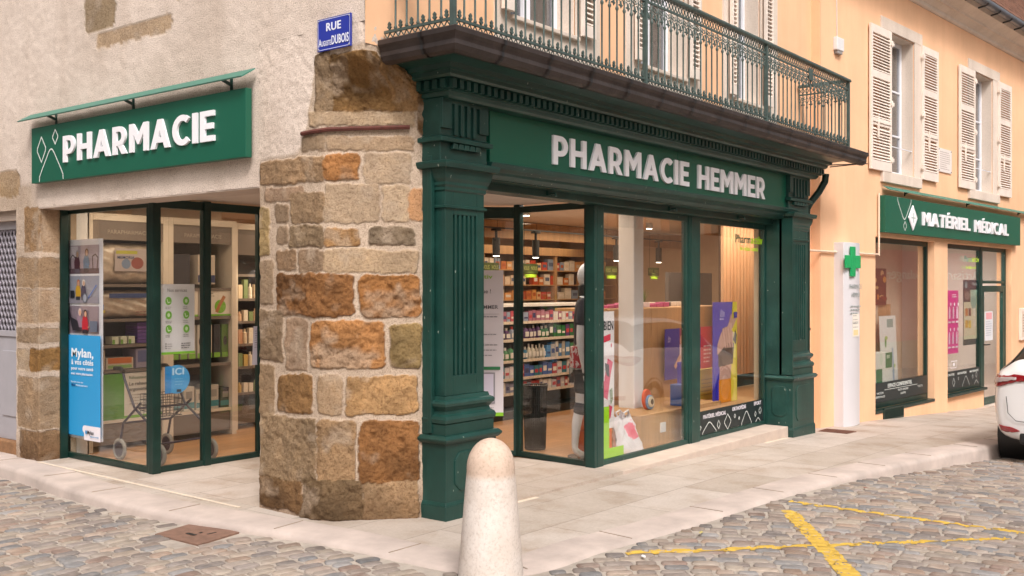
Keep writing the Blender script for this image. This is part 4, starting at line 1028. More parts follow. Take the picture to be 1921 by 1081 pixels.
# lit ceiling lamps: recessed spots
SPOT = emit('spot lamp face', (1, .86, .68), 9)
spots = [(.55, 4.0), (1.4, 3.9), (2.9, 4.2), (3.3, 1.6), (3.6, 2.8), (4.6, 1.5), (4.9, 3.0), (5.9, 1.6), (6.4, 3.0), (7.4, 1.9), (8.3, 3.2), (5.6, 5.4), (7.4, 5.6), (9.4, 5.5), (2.7, 3.0)]
lampm = None
for i, (x, y) in enumerate(spots):
    tt = thing('ceiling_lamp', 'small round silver spot lamp on the pharmacy ceiling, lit warm white', 'lamp', (x, y, 2.55), 'spot lamps on the shop ceiling')
    if lampm is None:
        a = MB(); a.cyl((x, y), .055, 2.53, 2.62, 14); ra = a.build('lamp_body', M('brushed steel', (.5, .5, .5), .35, .1, metal=1), tt)
        a = MB(); a.cyl((x, y), .042, 2.522, 2.5285, 14); rb = a.build('lamp_face', SPOT, tt); lampm = (ra, rb)
    else:
        for q in lampm: c_ = q.copy(); COL.objects.link(c_); c_.parent = tt
def area(x, y, z, sx, sy, e, col=(1, .80, .58)):
    l = bpy.data.lights.new('shop_light', 'AREA'); l.energy = e; l.color = col; l.shape = 'RECTANGLE'; l.size = sx; l.size_y = sy
    o_ = bpy.data.objects.new('shop_light', l); COL.objects.link(o_); o_.location = (x, y, z); return o_
area(4.6, 2.0, 2.50, 4, 1.6, 55); area(8.2, 3.0, 2.5, 3, 3, 60); area(7.0, .8, 2.5, 1.8, .5, 22); area(.3, 4.0, 2.45, .6, 1.0, 5); area(6.8, 6.0, 2.5, 7, 1.6, 70); area(1.0, 3.95, 2.5, 2, .8, 8); area(2.9, 4.3, 2.5, 1.2, 1.2, 14)
# ------------------------------------------------------------------ further building along the street (frame W)
ob = thing('orange_house', 'orange rendered house with ivory shuttered windows and white stone cornice, beyond the green shopfront', 'building', (0, 0, 0), None, 'W')
WH = [(2.15, 4.40, -.11, 2.345), (4.98, 8.285, -1.2, 2.345), (2.63, 3.56, 3.27, 5.30), (6.22, 7.2, 3.27, 5.30)]
PW = lambda u, d, z: (u, d, z)
wb = MB(); wall_grid(wb, .44, 26, -1.6, 5.98, [h for h in WH if h[2] < 0] + [h for h in WH if h[2] > 3], PW, .26); wb.build('wall', ORANGE, ob)
MB().box(4.98, 6.93, .06, .27, -1.2, -.11).build('wall', ORANGE, ob)
MB().box(.43, .5, .003, .5, -1.6, 5.95).build('wall', ORANGE, ob)
# cornice, gutter and roof edge
cn = MB(); cn.sweep([(.3, 0), (26, 0)], [(-.02, 5.90), (.03, 5.91), (.05, 5.93), (.05, 5.97), (.07, 5.98), (.14, 6.03), (.17, 6.03), (.18, 6.06), (.3, 6.12), (.33, 6.13), (.36, 6.20), (.36, 6.24), (-.02, 6.24)])
cn.build('cornice', OLDP, ob)
gm = M('grey zinc', hx('#6d7178'), .38, .15, 8, .2, .003, 40, .5)
g = MB(); g.tube([(.3, -.44, 6.22), (26, -.44, 6.22)], .07, 14); go_ = g.build('eaves_gutter', gm, ob)
for k in range(40):
    x = 1.6 + k * .62; b_ = MB(); b_.bar((x, -.36, 6.12), (x, -.48, 6.135), .015, .025); b_.bar((x, -.48, 6.135), (x, -.52, 6.17), .015, .025); b_.build('gutter_hook', BLACKM, go_)
TILE = M('weathered clay tiles', hx('#74503f'), .88, .35, 6, .8, .02, 25)
rf = MB()
for k in range(24):
    y = -.42 + k * .11; z = 6.25 + k * .135
    xx = .3
    rf.box(.3, 26, y, y + .12, z, z + .14 + .002 * (k % 2))
rf.build('roof', TILE, ob)
tl = MB(); rr_ = random.Random(3)
for k in range(14):
    x = 3.0
    while x < 10.5:
        y = -.46 + k * .11; z = 6.31 + k * .135; tl.obox((x + .05 * (k % 2), y + .02, z + .012 + rr_.uniform(0, .008)), (.10, .2, .016), Matrix.Rotation(rr_.uniform(-.04, .04), 4, 'Z') @ Matrix.Rotation(.9, 4, 'X')); x += .108
tl.build('roof_tile_edge', TILE, ob)
def shut(x0, x1, z0, z1, wn, flip):
    sh = MB(); y0, y1 = -.055, -.02; zs = [z0, z0 + .12]
    sh.box(x0, x0 + .055, y0, y1, z0, z1).box(x1 - .055, x1, y0, y1, z0, z1)
    rails = [(z0, z0 + .13), (z0 + .62, z0 + .72), (z0 + 1.28, z0 + 1.38), (z1 - .11, z1)]
    for a, b_ in rails: sh.box(x0 + .055, x1 - .055, y0 + .002, y1 - .002, a, b_)
    for (a, _), (_, b2) in zip([(r_[1], 0) for r_ in rails[:-1]], [(0, r_[0]) for r_ in rails[1:]]):
        z = a + .025
        while z < b2 - .01: sh.bar((x0 + .05, -.037, z), (x1 - .05, -.037, z), .046, .007, up=(0, -.75, .66)); z += .042
    o_ = sh.build('shutter', IVORY, wn, .002)
    MB().box(x0 + .2, x0 + .23, -.075, -.056, z0 + .45, z0 + .75).box(x0 + .05, x1 - .05, -.066, -.056, z0 + .66, z0 + .69).build('shutter_bar', IVORY, wn)
    for z in (z0 + .15, z0 + .95, z1 - .2): 
        xh = x0 if flip else x1; MB().box(xh - .05, xh + .05, -.07, -.05, z, z + .05).cyl((xh, -.06), .012, z - .02, z + .07, 8).build('hinge', IVORY, wn)
DARKR = M('dim room grey', hx('#6f6762'), .8, .1)
for (a, b_, c, d), (sl0, sl1), (sr0, sr1), (l0, l1) in ((WH[2], (1.89, 2.60), (3.80, 4.44), (2.31, 3.85)), (WH[3], (5.42, 6.15), (7.43, 8.12), (5.92, 7.55))):
    y = .18; f = MB()
    f.box(a, a + .06, y, y + .06, c, d).box(b_ - .06, b_, y, y + .06, c, d).box(a + .06, b_ - .06, y, y + .06, c, c + .08).box(a + .06, b_ - .06, y, y + .06, d - .07, d)
    m_ = (a + b_) / 2; f.box(m_ - .04, m_ + .04, y - .01, y + .05, c + .08, d - .07)
    for zz in (c + .62, c + 1.28): f.box(a + .06, m_ - .04, y + .005, y + .045, zz - .014, zz + .014).box(m_ + .04, b_ - .06, y + .005, y + .045, zz - .014, zz + .014)
    wn = f.build('window', PVC, ob, .004)
    MB().box(a + .05, b_ - .05, y + .025, y + .03, c + .07, d - .06).build('pane', PANE, wn)
    MB().box(a, b_, y + .09, y + .1, c, d).build('curtain', NET, wn)
    sr = MB(); sr.box(l0, l1, -.022, .01, d, d + .17).box(l0, a, -.018, .01, c, d).box(b_, l1 - .02, -.018, .01, c, d); sr.build('surround', OLDP, wn, .006)
    rv = MB(); rv.box(b_ - .012, b_ + .01, .012, .18, c, d).box(a - .01, a + .012, .012, .18, c, d).box(a + .012, b_ - .012, .012, .18, d - .012, d + .01); rv.build('reveal', OLDP, wn)
    MB().box(l0, l1 - .08, -.05, .18, c - .15, c + .004).build('sill', OLDP, wn, .01)
    MB().bar((a, .03, c + .4), (b_, .03, c + .4), .012).build('guard_bar', PVC, wn)
    shut(sl0, sl1, c, d - .02, wn, False); shut(sr0, sr1, c, d, wn, True)

def wt(name, label, cat, s0, z0, group=None): return thing(name, label, cat, (s0, 0, z0), group, 'W')
al = wt('alarm_box', 'small white alarm box on the orange wall above the balcony end', 'alarm', .9, 4.7)
MB().box(.80, 1.01, -.06, 0, 4.72, 4.89).build('housing', WHITE, al, .01); MB().box(.83, .98, -.05, 0, 4.68, 4.722).build('base', M('grey plastic', hx('#8f8a88'), .5), al)
MB().tube([(.9, -.01, 4.9), (.88, -.01, 5.9)], .005, 5).build('cable', WHITE, al)
pq = wt('wall_plaque', 'white inscribed stone plaque on the orange wall between the two shuttered windows', 'plaque', 4.8, 3.46)
a = Art((4.517, -.02, 3.46), (1, 0, 0), V_, (0, -1, 0)); a.board(.59, .37, .02, '#e6dcd6'); a.lines(.08, .31, .45, 9, .033, .012, '#b3a59c', 5); a.done('stone_panel', pq)
for x, z in ((4.54, 3.48), (5.08, 3.48), (4.54, 3.81), (5.08, 3.81)): MB().uvsphere((x, -.022, z), .01, 8, 5).build('fixing', gm, pq)
pi = wt('wall_pipe', 'thin cream pipe running level behind the totem and up beside the green sign', 'pipe', .45, 2.07)
MB().tube([(-.1, -.03, 2.09), (2.19, -.03, 2.09)], .013, 8).tube([(2.20, -.03, 2.07), (2.20, -.03, 2.95)], .014, 8).build('pipe_run', M('cream pipe', hx('#e9cdb4'), .5, .05), pi)

sm2 = wt('shop_sign', 'green sign reading MATÉRIEL MÉDICAL with a white lozenge, on the orange wall', 'sign', 2.256, 2.4)
MB().box(2.256, 8.469, -.10, -.02, 2.405, 2.925).build('sign_panel', SIGNG, sm2, .003)
lt = MB(); sign_text(lt, 'MATÉRIEL', (3.60, -.102, 2.56), U_, V_, N_, 2.08, .2, .026)
sign_text(lt, 'MÉDICAL', (5.91, -.102, 2.555), U_, V_, N_, 1.78, .2, .026); lt.build('lettering', LETW, sm2)
oa = Art((2.256, -.1005, 2.405), (1, 0, 0), V_, (0, -1, 0)); oa.k = .0015
bell(oa, .68, .51, .50, .30, .014, LW, -1); diamond(oa, .70, .115, .055, .065); oa.done('outline_motif', sm2)
lz = MB(); lz.extr([(3.05, -.104, 2.65), (3.22, -.104, 2.46), (3.39, -.104, 2.65), (3.22, -.104, 2.84)], (0, -.02, 0)); lz.build('lozenge', LETW, sm2, .015, 3)
lc = MB(); lc.box(3.215, 3.225, -.1265, -.124, 2.58, 2.72).box(3.15, 3.29, -.1265, -.124, 2.645, 2.655); lc.build('lozenge_cross', flat('#7f9a90'), sm2)
awning_bar('sign_canopy', 'thin pale green lamp rail above the MATÉRIEL MÉDICAL sign', lambda u, d, z: (2.35 + u, -d, 3.03 + z), 7.0, 'W', (2.35, 0, 3.0), .6)

# totem
tp = wt('pharmacy_totem', 'tall grey pharmacy totem with a green cross, standing against the orange wall', 'totem', 1.08, -.22)
GREYT = M('totem grey metal', hx('#d3d0d3'), .42, .03, 2, 0)
cur = [(.83, .005), (.83, -.13)] + [(.83 + .50 * k / 10, -.13 - .035 * math.sin(math.pi * k / 10)) for k in range(1, 10)] + [(1.33, -.13), (1.33, .005)]
t1 = MB(); t1.prism(cur, -.19, 2.215); t1.build('housing', GREYT, tp, .004)
MB().prism([(.86, .004), (.86, -.10), (1.3, -.10), (1.3, .004)], -.26, -.19).build('foot', M('dark steel foot', hx('#4c4a4c'), .5, .1), tp)
CG = M('green cross acrylic', hx('#12a05e'), .35, .05)
cr = MB(); cr.box(.935, 1.075, -.188, -.168, 1.77, 2.16).box(.775, .935, -.188, -.168, 1.88, 2.045).box(1.075, 1.235, -.188, -.168, 1.88, 2.045); cr.build('cross', CG, tp, .004)
ta = Art((.83, -.1655, -.19), (1, 0, 0), V_, (0, -1, 0)); ta.k = .002
ta.text('PHARMACIE', .10, 1.80, .06, '#7d8a86', 0, .38); ta.text('HEMMER', .165, 1.69, .06, '#7d8a86', 0, .27)
ta.lines(.13, 1.56, .32, 3, .045, .018, '#9aa19f', 2); ta.text('GARDE', .2, 1.34, .03, '#8c8f92', .01, .16); ta.done('lettering', tp)
na = Art((1.02, -.168, .98), (1, 0, 0), V_, (0, -1, 0)); na.board(.2, .3, .002, '#e9e2d6'); na.lines(.02, .27, .16, 4, .05, .012, '#b0a8a2', 3); na.rect(.03, .02, .17, .09, '#e8cf9a'); na.done('notice', tp)

# the two shop openings
D = .13
v1 = wt('display_window', 'shop window under the MATÉRIEL MÉDICAL sign, with an ESPACE CONFIDENTIEL band along its bottom', 'window', 3.2, -.1)
glazing(v1, (2.15, D), (4.40, D), -.108, 2.34, .05, .07, .08, .06)
MB().box(2.15, 4.40, -.012, D - .03, -.15, -.108).build('sill', GPD, v1, .004)
bd_ = '#1f2a2c'
ba = Art((2.2, D - .034, -.02), (1, 0, 0), V_, (0, -1, 0)); ba.rect(0, 0, 2.15, .28, bd_); ba.text('ESPACE CONFIDENTIEL', .62, .19, .055, LW, .03, .92); ba.line([(.5, .165), (1.75, .165)], .006, LW)
ba.text('VACCIN', .22, .115, .03, LW, .01, .24); ba.text('DÉPISTAGE', .15, .06, .03, LW, .01, .36); ba.text('TROD ANGINE', .98, .115, .03, LW, .01, .4) ; ba.text('GRIPPE', 1.08, .06, .03, LW, .01, .2); ba.text('TESTS', 1.75, .115, .03, LW, .01, .2)
ba.done('window_band', v1)
v2 = wt('display_window', 'shop window with pink and dark posters beside the green glazed door', 'window', 6, -.1)
glazing(v2, (4.98, D), (6.87, D), -.108, 2.34, .05, .07, .07, .06)
MB().box(4.98, 6.9, -.012, D - .03, -.15, -.108).build('sill', GPD, v2, .004)
ba = Art((5.03, D - .034, -.04), (1, 0, 0), V_, (0, -1, 0)); ba.rect(0, 0, 1.8, .29, bd_)
for i, (u, tx_) in enumerate(((.1, 'ÉCOUTE'), (.68, 'ORTHOPÉDIE'), (1.28, 'MATERNITÉ'))): ba.text(tx_, u, .215, .035, LW, .03, .44)
bell(ba, .08, .0, .3, .13, .008); diamond(ba, .5, .1, .055, .07, .008); diamond(ba, .72, .15, .02, .025, .006); bell(ba, 1.08, .0, .34, .17, .008); diamond(ba, 1.42, .14, .03, .035, .006); diamond(ba, 1.6, .16, .04, .05, .006); bell(ba, 1.6, 0, .2, .07, .008)
ba.done('window_band', v2)
v3 = wt('glass_door', 'green framed glass door with a white notice, right of the posters under the MATÉRIEL MÉDICAL sign', 'door', 7.5, -.4)
glazing(v3, (6.93, D), (8.27, D), 1.70, 2.34, .06, .07, .05, .06, mat=GP, name='transom')
lf = glazing(v3, (6.98, D), (8.22, D), -.45, 1.66, .10, .11, .12, .06, mat=GP, name='door_leaf')
MB().box(6.87, 6.98, D - .035, D + .035, -.5, 2.34).box(8.22, 8.285, D - .035, D + .035, -.5, 2.34).build('door_frame', GP, v3, .003)
h_ = MB(); h_.tube([(7.04, D - .03, .62), (7.04, D - .08, .62), (7.22, D - .08, .62)], .011, 8); h_.build('handle', BLACKM, lf)
dn_ = Art((7.2, D - .006, .68), (1, 0, 0), V_, (0, -1, 0)); dn_.board(.42, .52, .001, '#d8dadf'); dn_.rect(.05, .38, .37, .5, '#e0a0a6'); dn_.lines(.04, .33, .34, 7, .04, .014, '#a7adb6', 4); dn_.done('notice', lf)
MB().box(4.9, 8.4, -.02, .3, -.56, -.455).build('doorstep', MATS.get('step limestone'), ob)

lb = wt('notice_case', 'wall mounted notice case at the far right edge of the orange wall', 'notice', 8.8, .65)
MB().box(8.70, 9.2, -.05, 0, .64, 1.24).build('case', IVORY, lb, .01); a = Art((8.75, -.053, .70), (1, 0, 0), V_, (0, -1, 0)); a.board(.4, .48, .002, '#d9c6b4'); a.lines(.05, .4, .3, 7, .05, .02, '#a8937f', 8); a.done('notice_sheet', lb)
gr = wt('wall_grille', 'dark green cellar grille low in the orange wall under the shop window', 'grille', 2.77, -.27)
gmb = MB(); gmb.box(2.41, 3.13, -.02, .0, -.275, -.25).box(2.41, 3.13, -.02, .0, -.115, -.095).box(2.41, 2.43, -.02, 0, -.25, -.115).box(3.11, 3.13, -.02, 0, -.25, -.115)
for k in range(22): gmb.box(2.44 + k * .031, 2.452 + k * .031, -.018, -.003, -.25, -.115)
gmb.build('grille_frame', GPD, gr); MB().box(2.42, 3.12, -.003, -.001, -.26, -.10).build('backing', BLACKM, gr)

# interior of this shop
i2 = wt('shop_interior', 'pale grey room behind the MATÉRIEL MÉDICAL windows', 'room', 4, -.3)
ci = MB(); ci.box(1.9, 4.75, 1.6, 1.7, -.3, 2.6).box(1.95, 2.05, .3, 1.6, -.3, 2.6).box(4.70, 4.8, .29, 1.6, -.3, 2.6).box(4.8, 8.6, 2.2, 2.3, -.6, 2.6).box(8.5, 8.6, .3, 2.2, -.6, 2.6); ci.build('wall', M('pale room wall', hx('#d3cbc6'), .8, .04), i2)
MB().box(1.9, 8.6, .27, 2.3, 2.45, 2.5).build('ceiling', CE, i2)
MB().box(1.9, 4.7, .27, 1.6, -.20, -.03).box(4.8, 8.6, .27, 2.2, -.62, -.45).build('floor', FL, i2)
for s_, n_ in ((2.75, 'left'), (5.5, 'mid')):
    tt = wt('ceiling_lamp', 'round lit ceiling spot behind the ESPACE CONFIDENTIEL window' if n_ == 'left' else 'round lit ceiling spot behind the window with the pink poster', 'lamp', s_, 2.4)
    MB().cyl((s_, .7), .07, 2.40, 2.45, 16).build('lamp_body', WHITE, tt); MB().cyl((s_, .7), .05, 2.393, 2.399, 16).build('lamp_face', SPOT, tt)
for s_, e_ in ((3.3, 45), (6.6, 55)):
    p = WP(s_, 1.0, 2.38); area(p[0], p[1], p[2], 1.6, .7, e_, (1, .93, .86))
# display goods
wp_ = wt('wood_panel', 'tan wooden board carrying dark red pictures, in the ESPACE CONFIDENTIEL window', 'display board', 2.5, 0)
MB().box(2.10, 4.0, .53, .56, -.03, 1.37).build('board', wood_mat('oak panel', hx('#b98f63')), wp_)
a = Art((3.14, .50, 1.36), (1, 0, 0), V_, (0, -1, 0)); a.board(.62, .56, .02, '#5a1d12')
for i in range(14): a.ell(random.uniform(.05, .58), random.uniform(.06, .5), random.uniform(.03, .09), random.uniform(.02, .06), random.choice(['#c8742a', '#e09a3c', '#a33a20', '#7a2418', '#d8b27a']), 9)
a.done('picture', wp_)
db = wt('display_banner', 'leaning white product banner with green plants printed on it', 'banner', 3.1, 0)
a = Art((3.42, .42, .0), (1, 0, 0), (-.11, .0, 1), (0, -1, 0)); a.board(.62, 1.20, .006, '#e2e2de'); a.rect(.28, 1.02, .52, 1.15, '#8fa9a0')
for u, v in ((.2, .8), (.34, .5), (.12, .42), (.45, .36), (.25, .2)): a.ell(u, v, .035, .09, '#5f9a4a', 12); a.ell(u + .04, v + .06, .05, .03, '#a8c66a', 10)
a.rect(.42, .1, .47, .7, '#9db4cf'); a.done('banner_sheet', db)
for i, (x0, x1, z0, z1, y0) in enumerate(((2.70, 3.28, -.03, .43, .22), (2.68, 3.25, .435, .66, .22))):
    bx_ = wt('product_box', ('lower' if i == 0 else 'upper') + ' green and white product carton stacked in the ESPACE CONFIDENTIEL window', 'box', (x0 + x1) / 2, z0)
    MB().box(x0, x1, y0, y0 + .25, z0, z1).build('carton', M('white card', hx('#dedcd4'), .6, .03), bx_)
    a = Art((x0, y0 - .001, z0), (1, 0, 0), V_, (0, -1, 0)); a.k = .001; a.rect(0 if i == 0 else .36, 0, .22 if i == 0 else .6, z1 - z0, '#2f7a4e'); a.ell(.44 if i == 0 else .2, .14, .06, .09, '#cfd9c8'); a.line([(.38, .06), (.38, .2), (.5, .2)], .008, '#3e7d5a'); a.text('BIO', .04 if i == 0 else .4, .14, .05, '#e6efe4', .02); a.done('print', bx_)
pp = wt('poster', 'bright pink poster with white product bottles, in the window beside the glass door', 'poster', 5.2, .7)
a = Art((5.38, D + .012, .53), (1, 0, 0), V_, (0, -1, 0)); a.board(.52, 1.05, .002, '#e8149a')
for r_ in range(2):
    for c_ in range(3):
        u, v = .09 + c_ * .17, .16 + r_ * .42; a.rect(u - .035, v, u + .035, v + .16, '#f2d7e8'); a.rect(u - .02, v + .16, u + .02, v + .2, '#f6eef4'); a.rect(u - .06, v - .07, u + .06, v - .04, '#f3e6ee'); a.ell(u + .05, v + .24, .03, .03, '#f6eef4', 10)
a.lines(.2, .97, .25, 2, .035, .015, '#f6e3ef', 3); a.done('poster_sheet', pp)
pp = wt('poster', 'dark blue edged poster with pastel product pictures, left of the glass door', 'poster', 6.4, .7)
a = Art((6.13, D + .012, .64), (1, 0, 0), V_, (0, -1, 0)); a.board(.74, 1.12, .002, '#1c3540'); a.rect(.03, .1, .71, .95, '#d8d2b4'); a.rect(.03, .74, .36, .95, '#4b4544'); a.ell(.2, .85, .12, .07, '#8a7a70'); a.ell(.52, .76, .15, .14, '#8db5a4'); a.rect(.38, .84, .71, .95, '#a8c8b4')
for u, v, c_ in ((.1, .5, '#c87f3a'), (.26, .5, '#7a4a3a'), (.1, .3, '#d8a93c'), (.26, .29, '#e0c24a'), (.48, .5, '#e6e0d0'), (.5, .3, '#e2d9c8')): a.rect(u, v, u + .13, v + .13, c_)
a.text('Pharma', .46, 1.03, .05, '#cfd8d8', .01); a.rect(.08, .98, .18, 1.09, '#8fa3a6'); a.done('poster_sheet', pp)
st_ = wt('window_sticker', 'small white outlined card reader sticker on the glass near the pink poster', 'sticker', 5.3, .35)
a = Art((5.40, D - .033, .30), (1, 0, 0), V_, (0, -1, 0)); a.k = .001; a.line([(0, 0), (.26, 0), (.30, .11), (.03, .11)], .012, '#d9d5d8', True); a.ell(.15, .055, .05, .03, '#d9d5d8'); a.done('sticker_print', st_)
st_ = wt('window_sticker', 'faint green and lime Pharmactiv sticker high in the window beside the glass door', 'sticker', 6.3, 1.95)
a = Art((6.05, D - .033, 1.95), (1, 0, 0), V_, (0, -1, 0)); a.k = .001; a.text('Pharm', 0, .12, .1, '#7f9a8a', .02, .38); a.text('activ', .4, .12, .1, '#b9d84a', .03, .34); a.text('le relais santé', .08, 0, .055, '#b9d84a', .02, .5); a.done('sticker_print', st_)

# ------------------------------------------------------------------ bollard, covers, litter
zb = -.03
bo = thing('bollard', 'pale limestone bollard with a rounded top standing on the kerb corner', 'bollard', (-.915, -1.145, zb))
STN = plaster_mat('pale limestone', hx('#d9cdc2'), .86, 1.05, 70, .22, .55, (.74, .68, .62))
m_, t_, b_, o_ = newmat('bollard limestone'); n1 = noise(t_, 5, 7, .7); n2 = noise(t_, 60, 4, .6); vo = N(t_, 'ShaderNodeTexVoronoi', feature='DISTANCE_TO_EDGE'); vo.inputs['Scale'].default_value = 3.2
tcn = N(t_, 'ShaderNodeTexCoord'); nn_ = noise(t_, 3, 4); mxx = N(t_, 'ShaderNodeMix'); mxx.data_type = 'RGBA'; mxx.inputs[0].default_value = .25; t_.links.new(tcn.outputs['Object'], mxx.inputs[6]); t_.links.new(nn_.outputs['Color'], mxx.inputs[7]); t_.links.new(mxx.outputs[2], vo.inputs['Vector'])
r1 = ramp(t_, n1.outputs[0], [(.3, hx('#cbbdb1')), (.6, hx('#dbd1c9')), (.8, hx('#d0c1ae'))]); r2 = ramp(t_, vo.outputs['Distance'], [(.0, (.72, .66, .6)), (.012, (1, 1, 1))]); c = mixc(t_, .22, r1.outputs[0], r2.outputs[0], 'MULTIPLY')
sx = N(t_, 'ShaderNodeSeparateXYZ'); t_.links.new(tcn.outputs['Object'], sx.inputs[0]); rz = ramp(t_, sx.outputs[2], [(.60, (0, 0, 0)), (.635, (1, 1, 1))]); c = mixc(t_, rz.outputs[0], c, mixc(t_, .8, c, (.86, .70, .58), 'MULTIPLY'))
r3 = ramp(t_, n2.outputs[0], [(.32, (.82, .8, .79)), (.5, (1, 1, 1))]); c = mixc(t_, 1, c, r3.outputs[0], 'MULTIPLY')
t_.links.new(c, b_.inputs['Base Color']); b_.inputs['Roughness'].default_value = .8; bb = bump(t_, b_, n2.outputs[0], .3, .003); bump(t_, b_, n1.outputs[0], .35, .012, bb)
prf = [(0, -.1), (.188, -.1), (.185, 0), (.178, .1), (.162, .3), (.146, .5), (.134, .635), (.1335, .645)] + [(.1335 * math.cos(a_), .655 + .165 * math.sin(a_)) for a_ in np.linspace(0, math.pi / 2 - .03, 12)] + [(0, .8195)]
bm2 = MB(); bm2.lathe((-.915, -1.145), [(r_, z + zb) for r_, z in prf], 48); bm2.build('shaft', m_, bo)
RUST = M('rusty cast iron', hx('#7d5f50'), .75, .22, 14, .5, .003, 120)
mh = thing('access_cover', 'square rusty metal access cover set among the cobbles at the left', 'cover', (-1.15, 1.22, -.06))
c4_ = [(-1.315, 1.47), (-.935, 1.555), (-.955, 1.03), (-1.335, .955)]
zc = [zr(x, y) + .004 for x, y in c4_]
mb = MB(); mb.add([(x, y, z) for (x, y), z in zip(c4_, zc)] + [(x, y, z - .03) for (x, y), z in zip(c4_, zc)], [(0, 1, 2, 3), (4, 7, 6, 5), (0, 4, 5, 1), (1, 5, 6, 2), (2, 6, 7, 3), (3, 7, 4, 0)]); mb.build('plate', RUST, mh)
hm = MB(); zz = zr(-1.13, 1.25) + .0065; hm.box(-1.20, -1.17, 1.2, 1.29, zz, zz + .0015).box(-1.13, -1.11, 1.22, 1.24, zz, zz + .0015).box(-1.12, -1.05, 1.15, 1.165, zz, zz + .0015); hm.build('lift_hole', BLACKM, mh)
dpn = thing('drain_grate', 'rusty brown drain grate in the pavement beside the pharmacy totem', 'grate', (7.12, -.14, -.16))
mb = MB(); z = zg(7.12) + .004; mb.box(6.97, 7.28, -.335, .05, z - .02, z + .002); mb.build('frame', RUST, dpn)
for k in range(9): MB().box(6.99 + k * .031, 7.003 + k * .031, -.32, .03, z + .002, z + .008).build('bar', M('dark rust', hx('#6e4a3c'), .8, .2, 20), dpn)
lf = MB(); rr_ = random.Random(4)
for x, y, c_, nm in ((.05, -1.55, '#e6e4e2', 'white paper scrap'), (.85, -1.52, '#b8ab6a', 'dry leaf'), (3.35, -1.78, '#7a3f34', 'red brown leaf'), (5.0, -2.0, '#5a4a38', 'dark dry leaf')):
    z = zr(x, y) + .016; q = MB(); an = rr_.uniform(0, 3)
    pts = [(.035, 0, .004), (.012, .014, .0), (-.03, .008, .006), (-.035, -.006, .002), (.01, -.015, .003)]
    q.add([(x + p[0] * math.cos(an) - p[1] * math.sin(an), y + p[0] * math.sin(an) + p[1] * math.cos(an), z + p[2]) for p in pts], [(0, 1, 2, 3, 4)])
    solo(q, 'paper_scrap' if 'paper' in nm else 'fallen_leaf', flat(c_, .8), {'white paper scrap': 'white scrap of paper on the cobbles near the yellow line start', 'dry leaf': 'yellowish dry leaf lying by the kerb near the bollard', 'red brown leaf': 'red brown leaf in the gutter beyond the yellow lines', 'dark dry leaf': 'dark dry leaf by the kerb nearest the parked car'}[nm], 'litter' if 'paper' in nm else 'leaf', (x, y, z))

